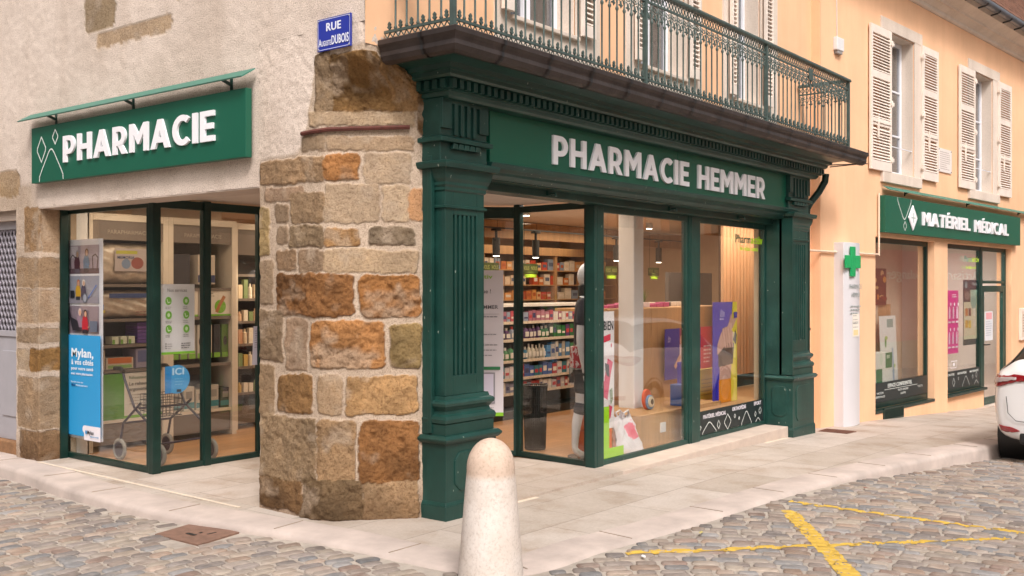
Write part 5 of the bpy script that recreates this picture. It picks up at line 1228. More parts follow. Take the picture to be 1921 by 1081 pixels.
# ------------------------------------------------------------------ cars
CARW = M('white car paint', hx('#e4e2e2'), .22, .01, 1, coat=.8)
TINT = M('dark tinted glass', (.012, .013, .014), .06, .1); RUB = M('tyre rubber', (.018, .018, .018), .75, .2, 10)
def car(label, x, y, ang, zgr):
    tt = thing('parked_car', label, 'car', (0, 0, 0)); tt.location = (x, y, zgr); tt.rotation_euler = (0, 0, ang)
    def sec(X, zb, zw, zs, zt, w_, wt_): return [(0, zb), (w_ * .80, zb), (w_ * .97, zb + .10), (w_, (zb + zw) / 2 + .05), (w_ * .985, zw - .06), (w_ * .955, zw), (w_ * .93, zw + .05), (wt_ + (w_ * .93 - wt_) * .45, zs - (zs - zw) * .45), (wt_, zt - .05), (wt_ * .8, zt - .008), (0, zt)]
    st = [(0, .36, .84, .95, .98, .76, .60), (.05, .30, .88, 1.0, 1.04, .83, .64), (.16, .27, .92, 1.08, 1.10, .875, .68), (.36, .25, .95, 1.2, 1.30, .895, .62), (.62, .24, .96, 1.3, 1.43, .90, .58), (1.1, .22, .95, 1.35, 1.465, .905, .59), (1.9, .2, .93, 1.36, 1.475, .905, .60), (2.6, .2, .92, 1.3, 1.42, .905, .60), (3.0, .2, .92, 1.15, 1.24, .90, .64), (3.35, .2, .90, .98, 1.02, .89, .72), (3.9, .22, .80, .86, .90, .87, .66), (4.2, .26, .68, .72, .76, .80, .5), (4.32, .34, .58, .6, .64, .66, .4)]
    st = [(q[0], q[1]) + tuple(v + max(0, .09 - .02 * abs(q[0] - .2)) if q[0] < 2.5 else v + .03 for v in q[2:5]) + q[5:] for q in st]
    vs = []; fs = []; gl = []
    for (X, zb_, zw, zs, zt, w_, wt_) in st:
        s_ = sec(X, zb_, zw, zs, zt, w_, wt_); ring = [(X, yy, zz) for yy, zz in s_] + [(X, -yy, zz) for yy, zz in s_[1:-1][::-1]]; vs += ring
    n = 20
    b_ = MB()
    for i in range(len(st) - 1):
        for k in range(n):
            f = (i * n + k, i * n + (k + 1) % n, (i + 1) * n + (k + 1) % n, (i + 1) * n + k)
            side = k in (6, 7) or k in (12, 13); topk = k in (8, 9, 10, 11)
            isg = (side and 3 <= i <= 7) or (topk and i in (2, 3)) or (topk and i in (7, 8)) or (side and i == 2)
            gl.append(1 if isg else 0); fs.append(f)
    fs.append(tuple(range(n))[::-1]); gl.append(0); fs.append(tuple((len(st) - 1) * n + k for k in range(n))); gl.append(0)
    me = bpy.data.meshes.new('body'); me.from_pydata(vs, [], fs); me.materials.append(CARW); me.materials.append(TINT); me.polygons.foreach_set('material_index', gl); me.polygons.foreach_set('use_smooth', [True] * len(fs))
    import bmesh; bm = bmesh.new(); bm.from_mesh(me); bmesh.ops.recalc_face_normals(bm, faces=bm.faces); bm.to_mesh(me); bm.free()
    o_ = bpy.data.objects.new('body', me); COL.objects.link(o_); o_.parent = tt; s_ = o_.modifiers.new('s', 'SUBSURF'); s_.levels = 2; s_.render_levels = 2
    for X in (.72, 3.42):
        for sy in (-1, 1):
            w_ = MB(); rim = MB()
            def wl(mb, prof, m=None):
                vs = []; fs = []; K = 28
                for (r_, yy) in prof:
                    for k in range(K): th = 2 * math.pi * k / K; vs.append((X + r_ * math.cos(th), sy * yy, .315 + r_ * math.sin(th)))
                for i in range(len(prof) - 1):
                    for k in range(K): fs.append((i * K + k, i * K + (k + 1) % K, (i + 1) * K + (k + 1) % K, (i + 1) * K + k))
                mb.add(vs, fs, m, True)
            wl(w_, [(.20, .70), (.30, .70), (.315, .72), (.315, .88), (.30, .90), (.22, .905), (.21, .88)]); wo = w_.build('wheel', RUB, tt)
            wl(rim, [(.0, .86), (.05, .885), (.07, .87), (.18, .87), (.215, .89), (.215, .86)]); rim.build('rim', M('alloy rim', (.3, .3, .31), .35, .1, metal=.8), wo)
            ar = MB(); wl(ar, [(.0, .55), (.365, .55), (.37, .893), (.345, .895), (.34, .6)]); ar.build('wheel_arch', BLACKM, tt)
    for sy in (-1, 1):
        bot = [(.02, .36, .97), (0, .55, .945), (.02, .70, .90), (.07, .80, .885), (.16, .865, .89), (.30, .895, .93), (.40, .90, .985)]
        top = [(.0, .36, 1.01), (-.01, .55, 1.04), (.01, .70, 1.045), (.06, .79, 1.045), (.16, .85, 1.045), (.30, .885, 1.035), (.40, .90, 1.0)]
        def patch(bot, top, off, nm, m_, par, v0=0, v1=1, thick=.012):
            B_ = catmull(bot, 5); T_ = catmull(top, 5); nv = 7; vs_ = []
            for p, q in zip(B_, T_):
                for j in range(nv): r2 = p.lerp(q, v0 + (v1 - v0) * j / (nv - 1)); vs_.append((r2.x - .05, sy * (r2.y + .05), r2.z))
            mb = MB(); mb.add(vs_, [(i * nv + j, (i + 1) * nv + j, (i + 1) * nv + j + 1, i * nv + j + 1) for i in range(len(B_) - 1) for j in range(nv - 1)], None, True)
            ob_ = mb.build(nm, m_, par); sw = ob_.modifiers.new('fit', 'SHRINKWRAP'); sw.target = o_; sw.wrap_method = 'NEAREST_SURFACEPOINT'; sw.wrap_mode = 'ABOVE_SURFACE'; sw.offset = off
            so = ob_.modifiers.new('thick', 'SOLIDIFY'); so.thickness = thick; so.offset = 0; return ob_
        to = patch(bot, top, .006, 'tail_light', M('red lamp glass', (.26, .008, .014), .08, .15, 8, coat=1), tt)
        patch(bot[1:5], top[1:5], .016, 'reversing_lamp', M('clear lamp glass', (.42, .34, .33), .12, .1, coat=1), to, .3, .72)
        patch([(.02, .52, .40), (.03, .62, .38), (.06, .74, .38)], [(.02, .52, .41), (.03, .62, .445), (.06, .76, .455)], .008, 'reflector', MATS['red lamp glass'], tt)
        hl = MB(); hl.obox((4.18, sy * .66, .70), (.2, .3, .1), sy * .5); hl.build('headlight', MATS['clear lamp glass'], tt)
    bp = MB(); bp.obox((.06, 0, .33), (.10, 1.15, .13), 0); bp.build('bumper_insert', BLACKM, tt, .03)
    npb = Art((-.012, .26, .62), (0, -1, 0), V_, (-1, 0, 0)); npb.board(.52, .11, .004, '#dfe0e2'); npb.rect(0, 0, .045, .11, '#2a4a9c'); npb.rect(.475, 0, .52, .11, '#2a4a9c'); npb.done('number_plate', tt)
    se = MB(); se.tube([(.0, .70, .78), (-.006, .68, .60), (-.004, .60, .52), (-.004, .3, .50), (-.004, -.3, .50), (-.004, -.60, .52), (-.006, -.68, .60), (.0, -.70, .78)], .004, 5); se.build('tailgate_seam', BLACKM, tt)
    return tt
car('white hatchback seen from behind, parked against the kerb at the right edge', 6.80, -2.83, R(-4), zr(8, -2.9) - .005)
# ------------------------------------------------------------------ left window goods
CARD = lambda c: flat(c, .55)
def mytxt(a, *k, **q): a.text(*k, **q)
po = thing('poster', 'tall poster with three photographs over a blue panel reading Mylan, in the left window', 'poster', (-.18, 4.4, .2))
a = Art((-.188, 4.703, .195), (0, -1, 0), V_, (-1, 0, 0)); a.board(.645, 1.885, .003, '#f6f0f6')
pv_ = lambda y: (820 - y) / 371 * 1.885
U0, U1 = .05, .585
def person(a, u, v, h, top, leg, hair, skin='#c79a80'):
    a.ell(u - .01 * h, v + h * .40, h * .20, h * .30, top, 14); a.poly([(u - h * .22, v + h * .45), (u - h * .12, v + h * .62), (u + h * .12, v + h * .62), (u + h * .22, v + h * .4), (u + h * .2, v + h * .12), (u - h * .2, v + h * .12)], top)
    a.rect(u - h * .18, v, u + h * .17, v + h * .16, leg); a.ell(u + h * .02, v + h * .76, h * .12, h * .15, hair, 12); a.ell(u + h * .035, v + h * .735, h * .085, h * .11, skin, 12); a.poly([(u - h * .1, v + h * .3), (u + h * .22, v + h * .22), (u + h * .24, v + h * .27), (u - h * .06, v + h * .4)], top); a.ell(u + h * .24, v + h * .25, h * .04, h * .03, skin, 8)
for (y0, y1, bgc) in ((460, 513, '#b9a4ae'), (517, 568, '#a3a3b4'), (573, 624, '#a08c9a')): a.rect(U0, pv_(y1), U1, pv_(y0), bgc)
v = pv_(513); a.rect(U0, v, U1, v + .05, '#6f5560'); a.rect(U0, v + .15, U0 + .16, v + .26, '#dccfd6')
a.line([(.09, v + .04), (.08, v + .15), (.12, v + .18), (.17, v + .15)], .012, '#3a2228'); a.line([(.48, v + .04), (.47, v + .16), (.52, v + .18), (.565, v + .15), (.55, v + .03)], .014, '#4a2a2c')
person(a, .20, v + .01, .235, '#5c2338', '#7a6a78', '#b5aaa8'); person(a, .37, v + .01, .25, '#6f86a0', '#4a3a48', '#6a3a24')
v = pv_(568); a.rect(U0, v, U1, v + .06, '#8f8a96'); person(a, .23, v + .03, .215, '#c79a28', '#33323e', '#b56a4a'); person(a, .33, v + .03, .215, '#2f2c4e', '#4a4a56', '#d8cfc4'); a.rect(.10, v + .05, .17, v + .12, '#22232e')
a.ell(.36, v + .05, .045, .05, '#4c5466'); a.ell(.36, v + .05, .03, .036, '#9ba1b0'); a.line([(.42, v + .05), (.56, v + .17)], .012, '#4a68a8')
v = pv_(624); person(a, .27, v + .02, .24, '#8a7484', '#3a3038', '#c9b6b0'); person(a, .37, v + .0, .25, '#b02030', '#2c2430', '#3a2420'); a.poly([(.10, v + .16), (.24, v + .12), (.28, v + .02), (.15, v + .03)], '#26232b'); a.poly([(.06, v + .15), (.12, v + .15), (.10, v + .23), (.08, v + .23)], '#1d1a22'); a.rect(.46, v + .02, U1, v + .12, '#5d6474')
a.rect(U0 + .0, .03, .645, pv_(627), '#2f96cf'); a.rect(.36, .0, .645, .135, '#e6e0e6'); a.ell(.365, .1, .03, .035, '#e6e0e6')
def vv(y): return pv_(y)
a.text('Mylan,', .135, vv(668), .085, '#e8eef4', .035, .39); a.text('à vos côtés', .135, vv(682), .052, '#e8eef4', .035, .39); a.text('pour votre santé', .135, vv(692), .032, '#e8eef4', .03, .39); a.text('avec votre pharmacien.', .135, vv(701), .026, '#e8eef4', .025, .39)
a.text('Rendez-vous sur', .135, vv(716), .018, '#dbe8f2', .01, .22); a.text('Mylan', .145, vv(722), .022, '#1d3f7a', .02, .07); a.text('Médicalement', .225, vv(722), .018, '#dbe8f2', .01, .21)
a.text('Mylan', .43, .06, .035, '#33333a', .02, .11); a.ell(.41, .075, .016, .02, '#4a8fc4'); a.lines(.48, .035, .15, 1, .02, .01, '#7aa7cc', 2); a.done('poster_sheet', po)

po = thing('poster', 'white Nos services poster with six green round icons, hanging in the corner window', 'poster', (.05, 3.24, 1.03))
a = Art((-.114, 3.243, 1.03), (1, 0, 0), V_, (0, -1, 0)); a.board(.345, .625, .003, '#dcd6d8'); a.text('Nos services', .065, .555, .032, '#4a474a', .005, .2)
for r_ in range(3):
    for c_ in range(2):
        u, v = .075 + c_ * .18, .475 - r_ * .125; a.ell(u, v, .032, .037, '#6cb02c', 18); a.lines(u - .032, v - .057, .065, 2, .014, .005, '#77747a', r_ * 2 + c_)
        if (r_ + c_) % 2: a.ell(u, v, .014, .018, '#cfe3b8', 10)
        else: a.line([(u - .015, v + .015), (u - .005, v - .016), (u + .016, v - .01)], .007, '#dcebcc')
a.rect(.0, .0, .345, .022, '#7fc02a'); a.lines(.2, .09, .125, 3, .02, .008, '#6b686c', 9)
for k in range(3): a.ell(.045, .095 - k * .02, .006, .006, '#2a282c', 8)
a.lines(.06, .09, .05, 3, .02, .005, '#8a868a', 5); a.done('poster_sheet', po)
po = thing('window_sticker', 'round light blue sticker reading ICI on the corner window below the Nos services poster', 'sticker', (.045, 3.24, .68))
a = Art((.045, 3.242, .805), (1, 0, 0), V_, (0, -1, 0)); pts = [(.135 * math.cos(t_), .128 * math.sin(t_)) for t_ in np.linspace(-2.1, 2.1, 24)] + [(-.10, .11), (-.10, -.12)]
a.poly(pts, '#3f9bd3'); a.rect(-.12, -.12, -.055, .12, '#1d83c6'); a.text('ICI', -.045, .04, .062, '#bcd9ee', .03, .12); a.rect(.0, -.115, .045, -.09, '#23303e'); a.lines(-.02, .0, .12, 3, .025, .008, '#6fb3dd', 4); a.done('sticker_print', po)
po = thing('paper_notice', 'white paper notice taped to the glass right beside the stone corner, left window', 'notice', (.93, 3.2, .88))
a = Art((.845, 3.21, .885), (1, 0, 0), (.05, 0, 1), (0, -1, 0)); a.board(.20, .37, .001, '#d6d2e0'); a.lines(.02, .32, .15, 8, .022, .006, '#9a94a6', 3); a.rect(.08, .07, .13, .13, '#4a3a44'); a.rect(.1, .06, .15, .09, '#a83a48'); a.done('sheet', po)

# shelving behind the left window
SHW = M('cream shelf laminate', hx('#cfc0ae'), .5, .03); SHD = M('dark shelf back', hx('#3d322d'), .7, .15, 4); SHG = M('taupe fascia', hx('#6f6157'), .6, .05)
def unit(name, label, x0, x1, y0, y1, levels, head, word):
    t_ = thing(name, label, 'shelves', ((x0 + x1) / 2, y0, 0)); w_ = .06
    MB().box(x0, x0 + w_, y0, y1, 0, 2.36).box(x1 - w_, x1, y0, y1, 0, 2.36).box(x0 + w_, x1 - w_, y0, y1, 2.29, 2.36).build('carcass', SHW, t_, .003)
    MB().box(x0 + w_, x1 - w_, y1 - .03, y1, .0, 2.29).build('back', SHD, t_)
    MB().box(x0 + w_, x1 - w_, y0 + .01, y0 + .04, head, 2.29).build('fascia', SHG, t_)
    if word:
        tb = MB(); put_text(tb, word, ((x0 + x1) / 2, y0 + .008, head + .06), U_, V_, N_, None, .042, .0, .003, None, 'C'); tb.build('lettering', flat('#a89a8c'), t_)
    for z in levels: MB().box(x0 + w_, x1 - w_, y0 + .02, y1 - .03, z - .03, z).build('shelf', SHW if z < .4 else SHG, t_)
    MB().box(x0 + w_, x1 - w_, y0 + .03, y0 + .05, .06, .26).build('kick_panel', SHG if word != 'x' else SHD, t_); return t_
unit('shelf_unit', 'cream framed shelving headed PARAPHARMACIE nearest the Mylan poster', .0, .90, 4.66, 5.1, (.30, .80, 1.05, 1.31, 1.66), 2.10, 'PARAPHARMACIE')
unit('shelf_unit', 'cream framed shelving behind the Nos services poster, second from the left', .90, 1.76, 4.66, 5.1, (.30, .80, 1.31, 1.62), 2.10, 'PARAPHARMACIE')
unit('shelf_unit', 'bright cosmetics shelving full of pale bottles, just left of the stone corner', 1.90, 3.3, 4.9, 5.25, (.42, .72, .98, 1.24, 1.50, 1.78), 2.0, 'COSMÉTIQUE')
def box_obj(name, label, cat, x0, x1, y0, y1, z0, z1, col, group=None, art=None, rot=0):
    t_ = thing(name, label, cat, ((x0 + x1) / 2, (y0 + y1) / 2, z0), group); MB().box(x0, x1, y0, y1, z0, z1).build('carton', CARD(col), t_, .003)
    if art:
        a = Art((x0, y0 - .001, z0), (1, 0, 0), V_, (0, -1, 0)); a.k = .0008; art(a, x1 - x0, z1 - z0); a.done('print', t_)
    if rot: t_.rotation_euler = (0, 0, rot)
    return t_
PLAS = M('clear wrapped pillow', hx('#b3a18f'), .18, .25, 9, .8, .02, 9, coat=.6)
def pillow(label, x0, x1, z0, z1, band, pic):
    t_ = thing('wrapped_pillow', label, 'pillow', ((x0 + x1) / 2, 4.8, z0)); mb = MB(); nx, nz = 24, 16; vs = []
    for s_ in (-1, 1):
        for i in range(nx + 1):
            for j in range(nz + 1):
                u, v = i / nx * 2 - 1, j / nz * 2 - 1; th_ = .11 * ((1 - abs(u) ** 4) * (1 - abs(v) ** 4)) ** .6 + .012 * math.sin(9 * u + 5 * v) * math.cos(7 * v); vs.append(((x0 + x1) / 2 + u * (x1 - x0) / 2 * (1 - .05 * v * v), 4.82 + s_ * max(th_, .004), (z0 + z1) / 2 + v * (z1 - z0) / 2 * (1 - .04 * u * u)))
    n_ = (nx + 1) * (nz + 1); fs = []
    for s_ in (0, 1):
        for i in range(nx):
            for j in range(nz): b0 = s_ * n_ + i * (nz + 1) + j; fs.append((b0, b0 + nz + 1, b0 + nz + 2, b0 + 1))
    mb.add(vs, fs, None, True); mb.build('wrapped_bag', PLAS, t_)
    a = Art((x0, 4.69, z0), (1, 0, 0), V_, (0, -1, 0)); w_, h_ = x1 - x0, z1 - z0
    if pic: a.rect(w_ * .28, h_ * .3, w_ * .78, h_ * .85, '#a89a96'); a.rect(w_ * .3, h_ * .72, w_ * .62, h_ * .8, '#a8a23c'); a.ell(w_ * .62, h_ * .5, .07, .06, '#8a4a40'); a.ell(w_ * .45, h_ * .48, .05, .05, '#6f7d94'); a.text('MEMORIA', w_ * .32, h_ * .6, .03, '#3c4a6a', .02)
    if band: a.rect(w_ * .2, h_ * .72, w_ * .85, h_ * .88, '#33436f'); a.rect(w_ * .06, h_ * .3, w_ * .12, h_ * .5, '#3b6fae'); a.rect(w_ * .08, h_ * .2, w_ * .14, h_ * .3, '#c2b03a'); a.lines(w_ * .6, h_ * .2, .2, 2, .03, .01, '#8a5a50', 3)
    a.done('label', t_)
pillow('plastic wrapped pillow with a small photo label on the top shelf', .10, .84, 1.665, 2.08, False, True); pillow('plastic wrapped pillow with a dark blue band, on the second shelf', .10, .84, 1.315, 1.60, True, False)
random.seed(3)
for k in range(6): box_obj('purple_box', 'flat purple box in the small pile behind the left window pane', 'box', .58, .86, 4.72, 4.95, 1.055 + k * .036, 1.088 + k * .036, random.choice(['#5b3a7a', '#6a4488', '#54357a']), 'pile of flat purple boxes')
for k in range(3): box_obj('small_box', 'small white and green box beside the purple pile', 'box', .30 + k * .09, .37 + k * .09, 4.72, 4.85, 1.055, 1.13, '#c9c8b2', 'small white and green boxes', lambda a, w_, h_: a.rect(0, 0, w_ * .4, h_ * .6, '#6f9a3a'))
box_obj('orange_tray', 'open display tray of orange packets above the green and white carton', 'tray', .22, .52, 4.7, 4.95, .805, .92, '#b8a896', None, lambda a, w_, h_: (a.rect(.02, h_ * .5, w_ - .02, h_, '#b5622c'), a.rect(.02, .01, w_ - .02, h_ * .35, '#7a9a50')))
box_obj('display_tray', 'clear display tray of pale folded packets on the shelf left of the frame', 'tray', .0 + .08, .21, 4.7, 4.95, .805, 1.0, '#a08f7e')
box_obj('display_tray', 'display tray with blue and lilac packets beside the orange tray', 'tray', .55, .82, 4.7, 4.95, .805, 1.0, '#8f8494', None, lambda a, w_, h_: (a.rect(.02, h_ * .3, w_ * .5, h_ * .9, '#5a5f86'), a.rect(w_ * .6, .02, w_ * .9, h_ * .5, '#b0453a')))
box_obj('medical_carton', 'large green and white carton with grey seat picture on the bottom shelf', 'box', .18, .86, 4.69, 5.0, .302, .76, '#c9c0b4', None, lambda a, w_, h_: (a.rect(0, 0, w_ * .34, h_, '#4f8a1e'), a.rect(.34 * w_, 0, w_, h_ * .06, '#6da32c'), a.text('Réhausseur', w_ * .42, h_ * .86, .03, '#4c6a4a', .01), a.text('Le rehausseur', w_ * .42, h_ * .72, .035, '#5a5450', .02, .3), a.text('ergonomique', w_ * .42, h_ * .6, .035, '#5a5450', .02, .27), a.lines(w_ * .42, h_ * .5, .24, 4, .03, .008, '#8a8078', 2), a.ell(w_ * .82, h_ * .28, .1, .09, '#8f8a8c')))
for x0, x1, c in ((.98, 1.20, '#26222a'), (1.30, 1.52, '#b8a898')): box_obj('carton', ('dark' if x0 < 1.1 else 'cream and navy') + ' carton on the top shelf behind the Nos services poster', 'box', x0, x1, 4.72, 5.0, 1.66, 1.98, c, None, (lambda a, w_, h_: a.rect(0, .02, w_, .1, '#2a2f55')) if x0 > 1.1 else None)
def armbox(a, w_, h_): a.rect(0, 0, w_, h_ * .07, '#6ea51e'); a.ell(w_ * .66, h_ * .36, h_ * .26, h_ * .26, '#6ea51e'); a.line([(w_ * .55, h_ * .18), (w_ * .64, h_ * .42), (w_ * .78, h_ * .72)], .04, '#a5653a'); a.lines(w_ * .15, h_ * .85, w_ * .4, 2, .03, .01, '#8f8a80', 3)
box_obj('medical_carton', 'white and green carton showing a braced arm, right of the Nos services poster', 'box', 1.30, 1.70, 4.69, 4.98, 1.315, 1.60, '#d0c4b6', None, armbox)
box_obj('medical_carton', 'white and green carton partly hidden by the Nos services poster', 'box', .97, 1.28, 4.69, 4.98, 1.315, 1.60, '#cdc2b3', None, lambda a, w_, h_: (a.rect(0, 0, w_, h_ * .07, '#6ea51e'), a.rect(w_ * .7, h_ * .3, w_ * .74, h_ * .7, '#7a5a4a')))
for k in range(7):
    x = .98 + k * .105; c = random.choice(['#c2b6a6', '#bfae9c', '#5a7a34', '#3c3a3e', '#b9b0a2'])
    box_obj('hanging_pack', 'slim hanging pack on the middle shelf behind the corner window', 'pack', x, x + .08, 4.72, 4.78, .86, 1.22, c, 'slim packs behind the corner window', lambda a, w_, h_: (a.rect(0, 0, w_, h_ * .15, '#79a83a'), a.ell(w_ / 2, h_ * .5, .025, .05, '#3a3236')))
gb = None
if 0: gb = thing('black_pack', 'crumpled black bag of mobility parts on the low shelf behind the blue ICI sticker', 'bag', (1.2, 4.7, .3)); pass
for k in range(5):
    box_obj('care_box', 'white and teal care box on the lower shelf behind the ICI sticker', 'box', .97 + k * .155, 1.10 + k * .155, 4.72, 4.95, .302, .302 + .22 + .04 * (k % 2), random.choice(['#c4bcb0', '#3a3a40', '#b5aca0']), 'care boxes on the lower shelf', lambda a, w_, h_: (a.rect(0, h_ * .1, w_, h_ * .35, '#3f7f86'), a.rect(w_ * .2, h_ * .5, w_ * .8, h_ * .8, '#8f8a84')))
cos_cols = ['#d8c2a4', '#cfa98a', '#d9cbb8', '#c79a7c', '#e0d2bf', '#b98a6a', '#7a8a5a', '#c0a05a']
for zi, z in enumerate((.42, .72, .98, 1.24, 1.50)):
    nm = ('lowest', 'second lowest', 'middle', 'second highest', 'top')[zi]; proto = None
    for k in range(9):
        x = 1.99 + k * .075; h_ = (.12, .15, .17, .14, .20)[zi] * random.uniform(.75, 1.1); c = random.choice(cos_cols); t_ = MB()
        if (k + zi) % 3: t_.box(x, x + .055, 4.93, 4.98, z, z + h_, )
        else: t_.lathe((x + .027, 4.955), [(0, z), (.026, z), (.026, z + h_ * .75), (.012, z + h_ * .8), (.012, z + h_), (0, z + h_)], 10)
        solo(t_, 'cosmetic_bottle', CARD(c), 'pale cosmetic carton or bottle on the %s lit shelf left of the stone corner' % nm, 'cosmetics', (x, 4.93, z), 'cosmetics on the %s lit shelf' % nm)
area(2.4, 4.6, 1.9, .9, .2, 5); area(2.75, .95, 2.5, .4, .4, 5, (1, .93, .86))
bpy.context.scene.objects[-1]

# rollator
ro_ = thing('rollator', 'purple framed walking rollator with grey wheels and a wire basket behind the corner window', 'walker', (.3, 3.8, 0))
PUR = M('dark purple tube', hx('#2a2134'), .35, .1); GRYT = M('grey rubber', hx('#8d867e'), .7, .1)
wls = [(.05, 3.52), (.56, 3.46), (.50, 4.08), (.02, 4.12)]
for (x, y) in wls:
    mb = MB(); pts = [(x, y + .085 * math.cos(t_), .10 + .085 * math.sin(t_)) for t_ in np.linspace(0, 2 * math.pi, 25)[:-1]]; mb.tube(pts, .019, 8, None, True); wo = mb.build('wheel', GRYT, ro_)
    hb_ = MB(); K = 16
    for r_, xx in ((.072, .012),): hb_.add([(x - .012, y, .10)] + [(x - .012, y + r_ * math.cos(t_), .10 + r_ * math.sin(t_)) for t_ in np.linspace(0, 2 * math.pi, K + 1)[:-1]] + [(x + .012, y + r_ * math.cos(t_), .10 + r_ * math.sin(t_)) for t_ in np.linspace(0, 2 * math.pi, K + 1)[:-1]], [(0, k + 1, (k + 1) % K + 1) for k in range(K)] + [(k + 1, (k + 1) % K + 1, K + 1 + (k + 1) % K, K + 1 + k) for k in range(K)])
    hb_.build('hub', PUR, wo)
fr = MB()
for (xa, ya), (xb, yb) in ((wls[0], wls[3]), (wls[1], wls[2])):
    fr.tube([(xa, ya, .14), (xa, ya + .04, .3), (xa, (ya + yb) / 2 + .1, .5), (xa, yb - .03, .76), (xa, yb, .84)], .012, 8); fr.tube([(xb, yb, .14), (xb, yb - .06, .35), (xa, (ya + yb) / 2, .55)], .012, 8)
fr.tube([(.05, 3.6, .18), (.55, 3.55, .2)], .011, 8); fr.tube([(.05, 3.85, .5), (.53, 3.8, .5)], .011, 8); fr.tube([(.02, 4.06, .35), (.5, 4.02, .35)], .011, 8); fr.build('frame', PUR, ro_)
for x in (.04, .53): MB().tube([(x, 4.09, .83), (x, 4.14, .86), (x, 4.24, .855)], .02, 10).build('handle', BLACKM, ro_)
bk = MB()
for k in range(9):
    t_ = k / 8; x = -.08 + .3 * t_; bk.tube([(x, 3.42, .66), (x, 3.44, .46), (x, 3.62, .46), (x, 3.62, .66)], .003, 4)
for z in (.46, .51, .56, .61, .66): bk.tube([(-.08, 3.42, z), (.22, 3.42, z), (.22, 3.62, z), (-.08, 3.62, z)], .003, 4, None, True)
bk.build('wire_basket', BLACKM, ro_)

# ------------------------------------------------------------------ entrance and right windows
A_ = Vector((.95, 3.26, 0)); B_ = Vector((2.50, 1.27, 0)); dd = (B_ - A_).normalized(); nn_ = Vector((dd.y, -dd.x, 0))
po = thing('poster', 'tall opening hours panel ending Pharmacie HEMMER, on the door between pilaster and green post', 'poster', tuple(A_ + dd * 2.1))
Lh = 1.40; st_ = A_ + dd * 1.77 + nn_ * .045 + Vector((0, 0, .39))
a = Art(tuple(st_), dd, V_, nn_); a.board(.60, Lh, .003, '#d6ced2'); a.rect(0, 0, .60, .035, '#86c02c')
a.text('Pharm', .17, 1.32, .04, '#3d4a44', .01, .17); a.text('activ', .345, 1.32, .04, '#8fbf3a', .015, .15); a.text('Bienvenue !', .22, 1.18, .04, '#5b585c', .005, .26)
a.text('Pharmacie HEMMER', .10, 1.03, .036, '#5b585c', .008, .45); a.line([(.02, .98), (.56, .98)], .003, '#99959a'); a.lines(.05, .95, .5, 1, .02, .008, '#77737a', 2); a.text('OUVERT', .1, .86, .035, '#3d3a3e', .02, .14); a.text('LE', .34, .86, .035, '#3d3a3e', .01, .05)
for k in range(5): a.lines(.05, .78 - k * .05, .5, 1, .02, .008, '#8c888e', 20 + k)
a.rect(0, .445, .57, .475, '#2f7a4e'); a.lines(.1, .457, .3, 1, .02, .007, '#a8d0a0', 3)
a.rect(.12, .12, .52, .42, '#8f8a90'); a.rect(.135, .135, .505, .405, '#cfc8d8'); a.lines(.2, .35, .25, 3, .06, .01, '#8f84a6', 3); a.lines(.05, .08, .5, 2, .03, .006, '#9a969a', 6); a.done('poster_sheet', po)

bn = thing('umbrella_bin', 'tall black mesh umbrella bin standing inside the entrance', 'bin', (2.92, 1.39, 0))
mesh_m = M('black wire mesh', (.012, .011, .011), .5, .1); mb = MB(); mb.lathe((2.92, 1.39), [(.10, .0), (.105, .01), (.105, .02)], 28); 
for k in range(36):
    th = 2 * math.pi * k / 36; mb.bar((2.92 + .103 * math.cos(th), 1.39 + .103 * math.sin(th), .01), (2.92 + .122 * math.cos(th), 1.39 + .122 * math.sin(th), .64), .0065, .004)
for k in range(9): z = .04 + k * .07; r_ = .103 + .019 * z / .64; mb.tube([(2.92 + r_ * math.cos(t_), 1.39 + r_ * math.sin(t_), z) for t_ in np.linspace(0, 2 * math.pi, 29)[:-1]], .003, 4, None, True)
mb.build('wire_body', mesh_m, bn); MB().tube([(2.92 + .124 * math.cos(t_), 1.39 + .124 * math.sin(t_), .645) for t_ in np.linspace(0, 2 * math.pi, 33)[:-1]], .008, 8, None, True).build('rim', BLACKM, bn)
lb_ = MB(); lb_.lathe((2.92, 1.39), [(.098, .02), (.112, .5), (.115, .63)], 28); lb_.build('liner', M('black liner', (.02, .018, .018), .35, .2, 12, .6, .02, 20), bn)

# mannequin (skin-modifier body, faces the street)
def skin(name, V, E, mat, parent, sub=2, thick=1.0):
    me = bpy.data.meshes.new(name); me.from_pydata([v[:3] for v in V], E, []); o_ = bpy.data.objects.new(name, me); COL.objects.link(o_); me.materials.append(mat)
    o_.modifiers.new('skin', 'SKIN').use_smooth_shade = True
    if not me.skin_vertices: bpy.context.view_layer.update()
    sv = me.skin_vertices[0].data
    for i, v in enumerate(V):
        r_ = v[3]; sv[i].radius = (r_, r_) if not isinstance(r_, tuple) else r_; sv[i].use_root = (i == 0)
    s_ = o_.modifiers.new('sub', 'SUBSURF'); s_.levels = sub; s_.render_levels = sub; o_.parent = parent; return o_
MQ = M('white mannequin gloss', hx('#f0ecf0'), .3, .02, 2)
mq = thing('mannequin', 'white shop mannequin in dark polo, patterned support belt and knee brace, just left of the green post', 'mannequin', (2.83, .725, 0)); mq.rotation_euler = (0, 0, R(36)); mq['label'] = 'white mannequin in dark polo, patterned belt and knee brace, behind the green post'
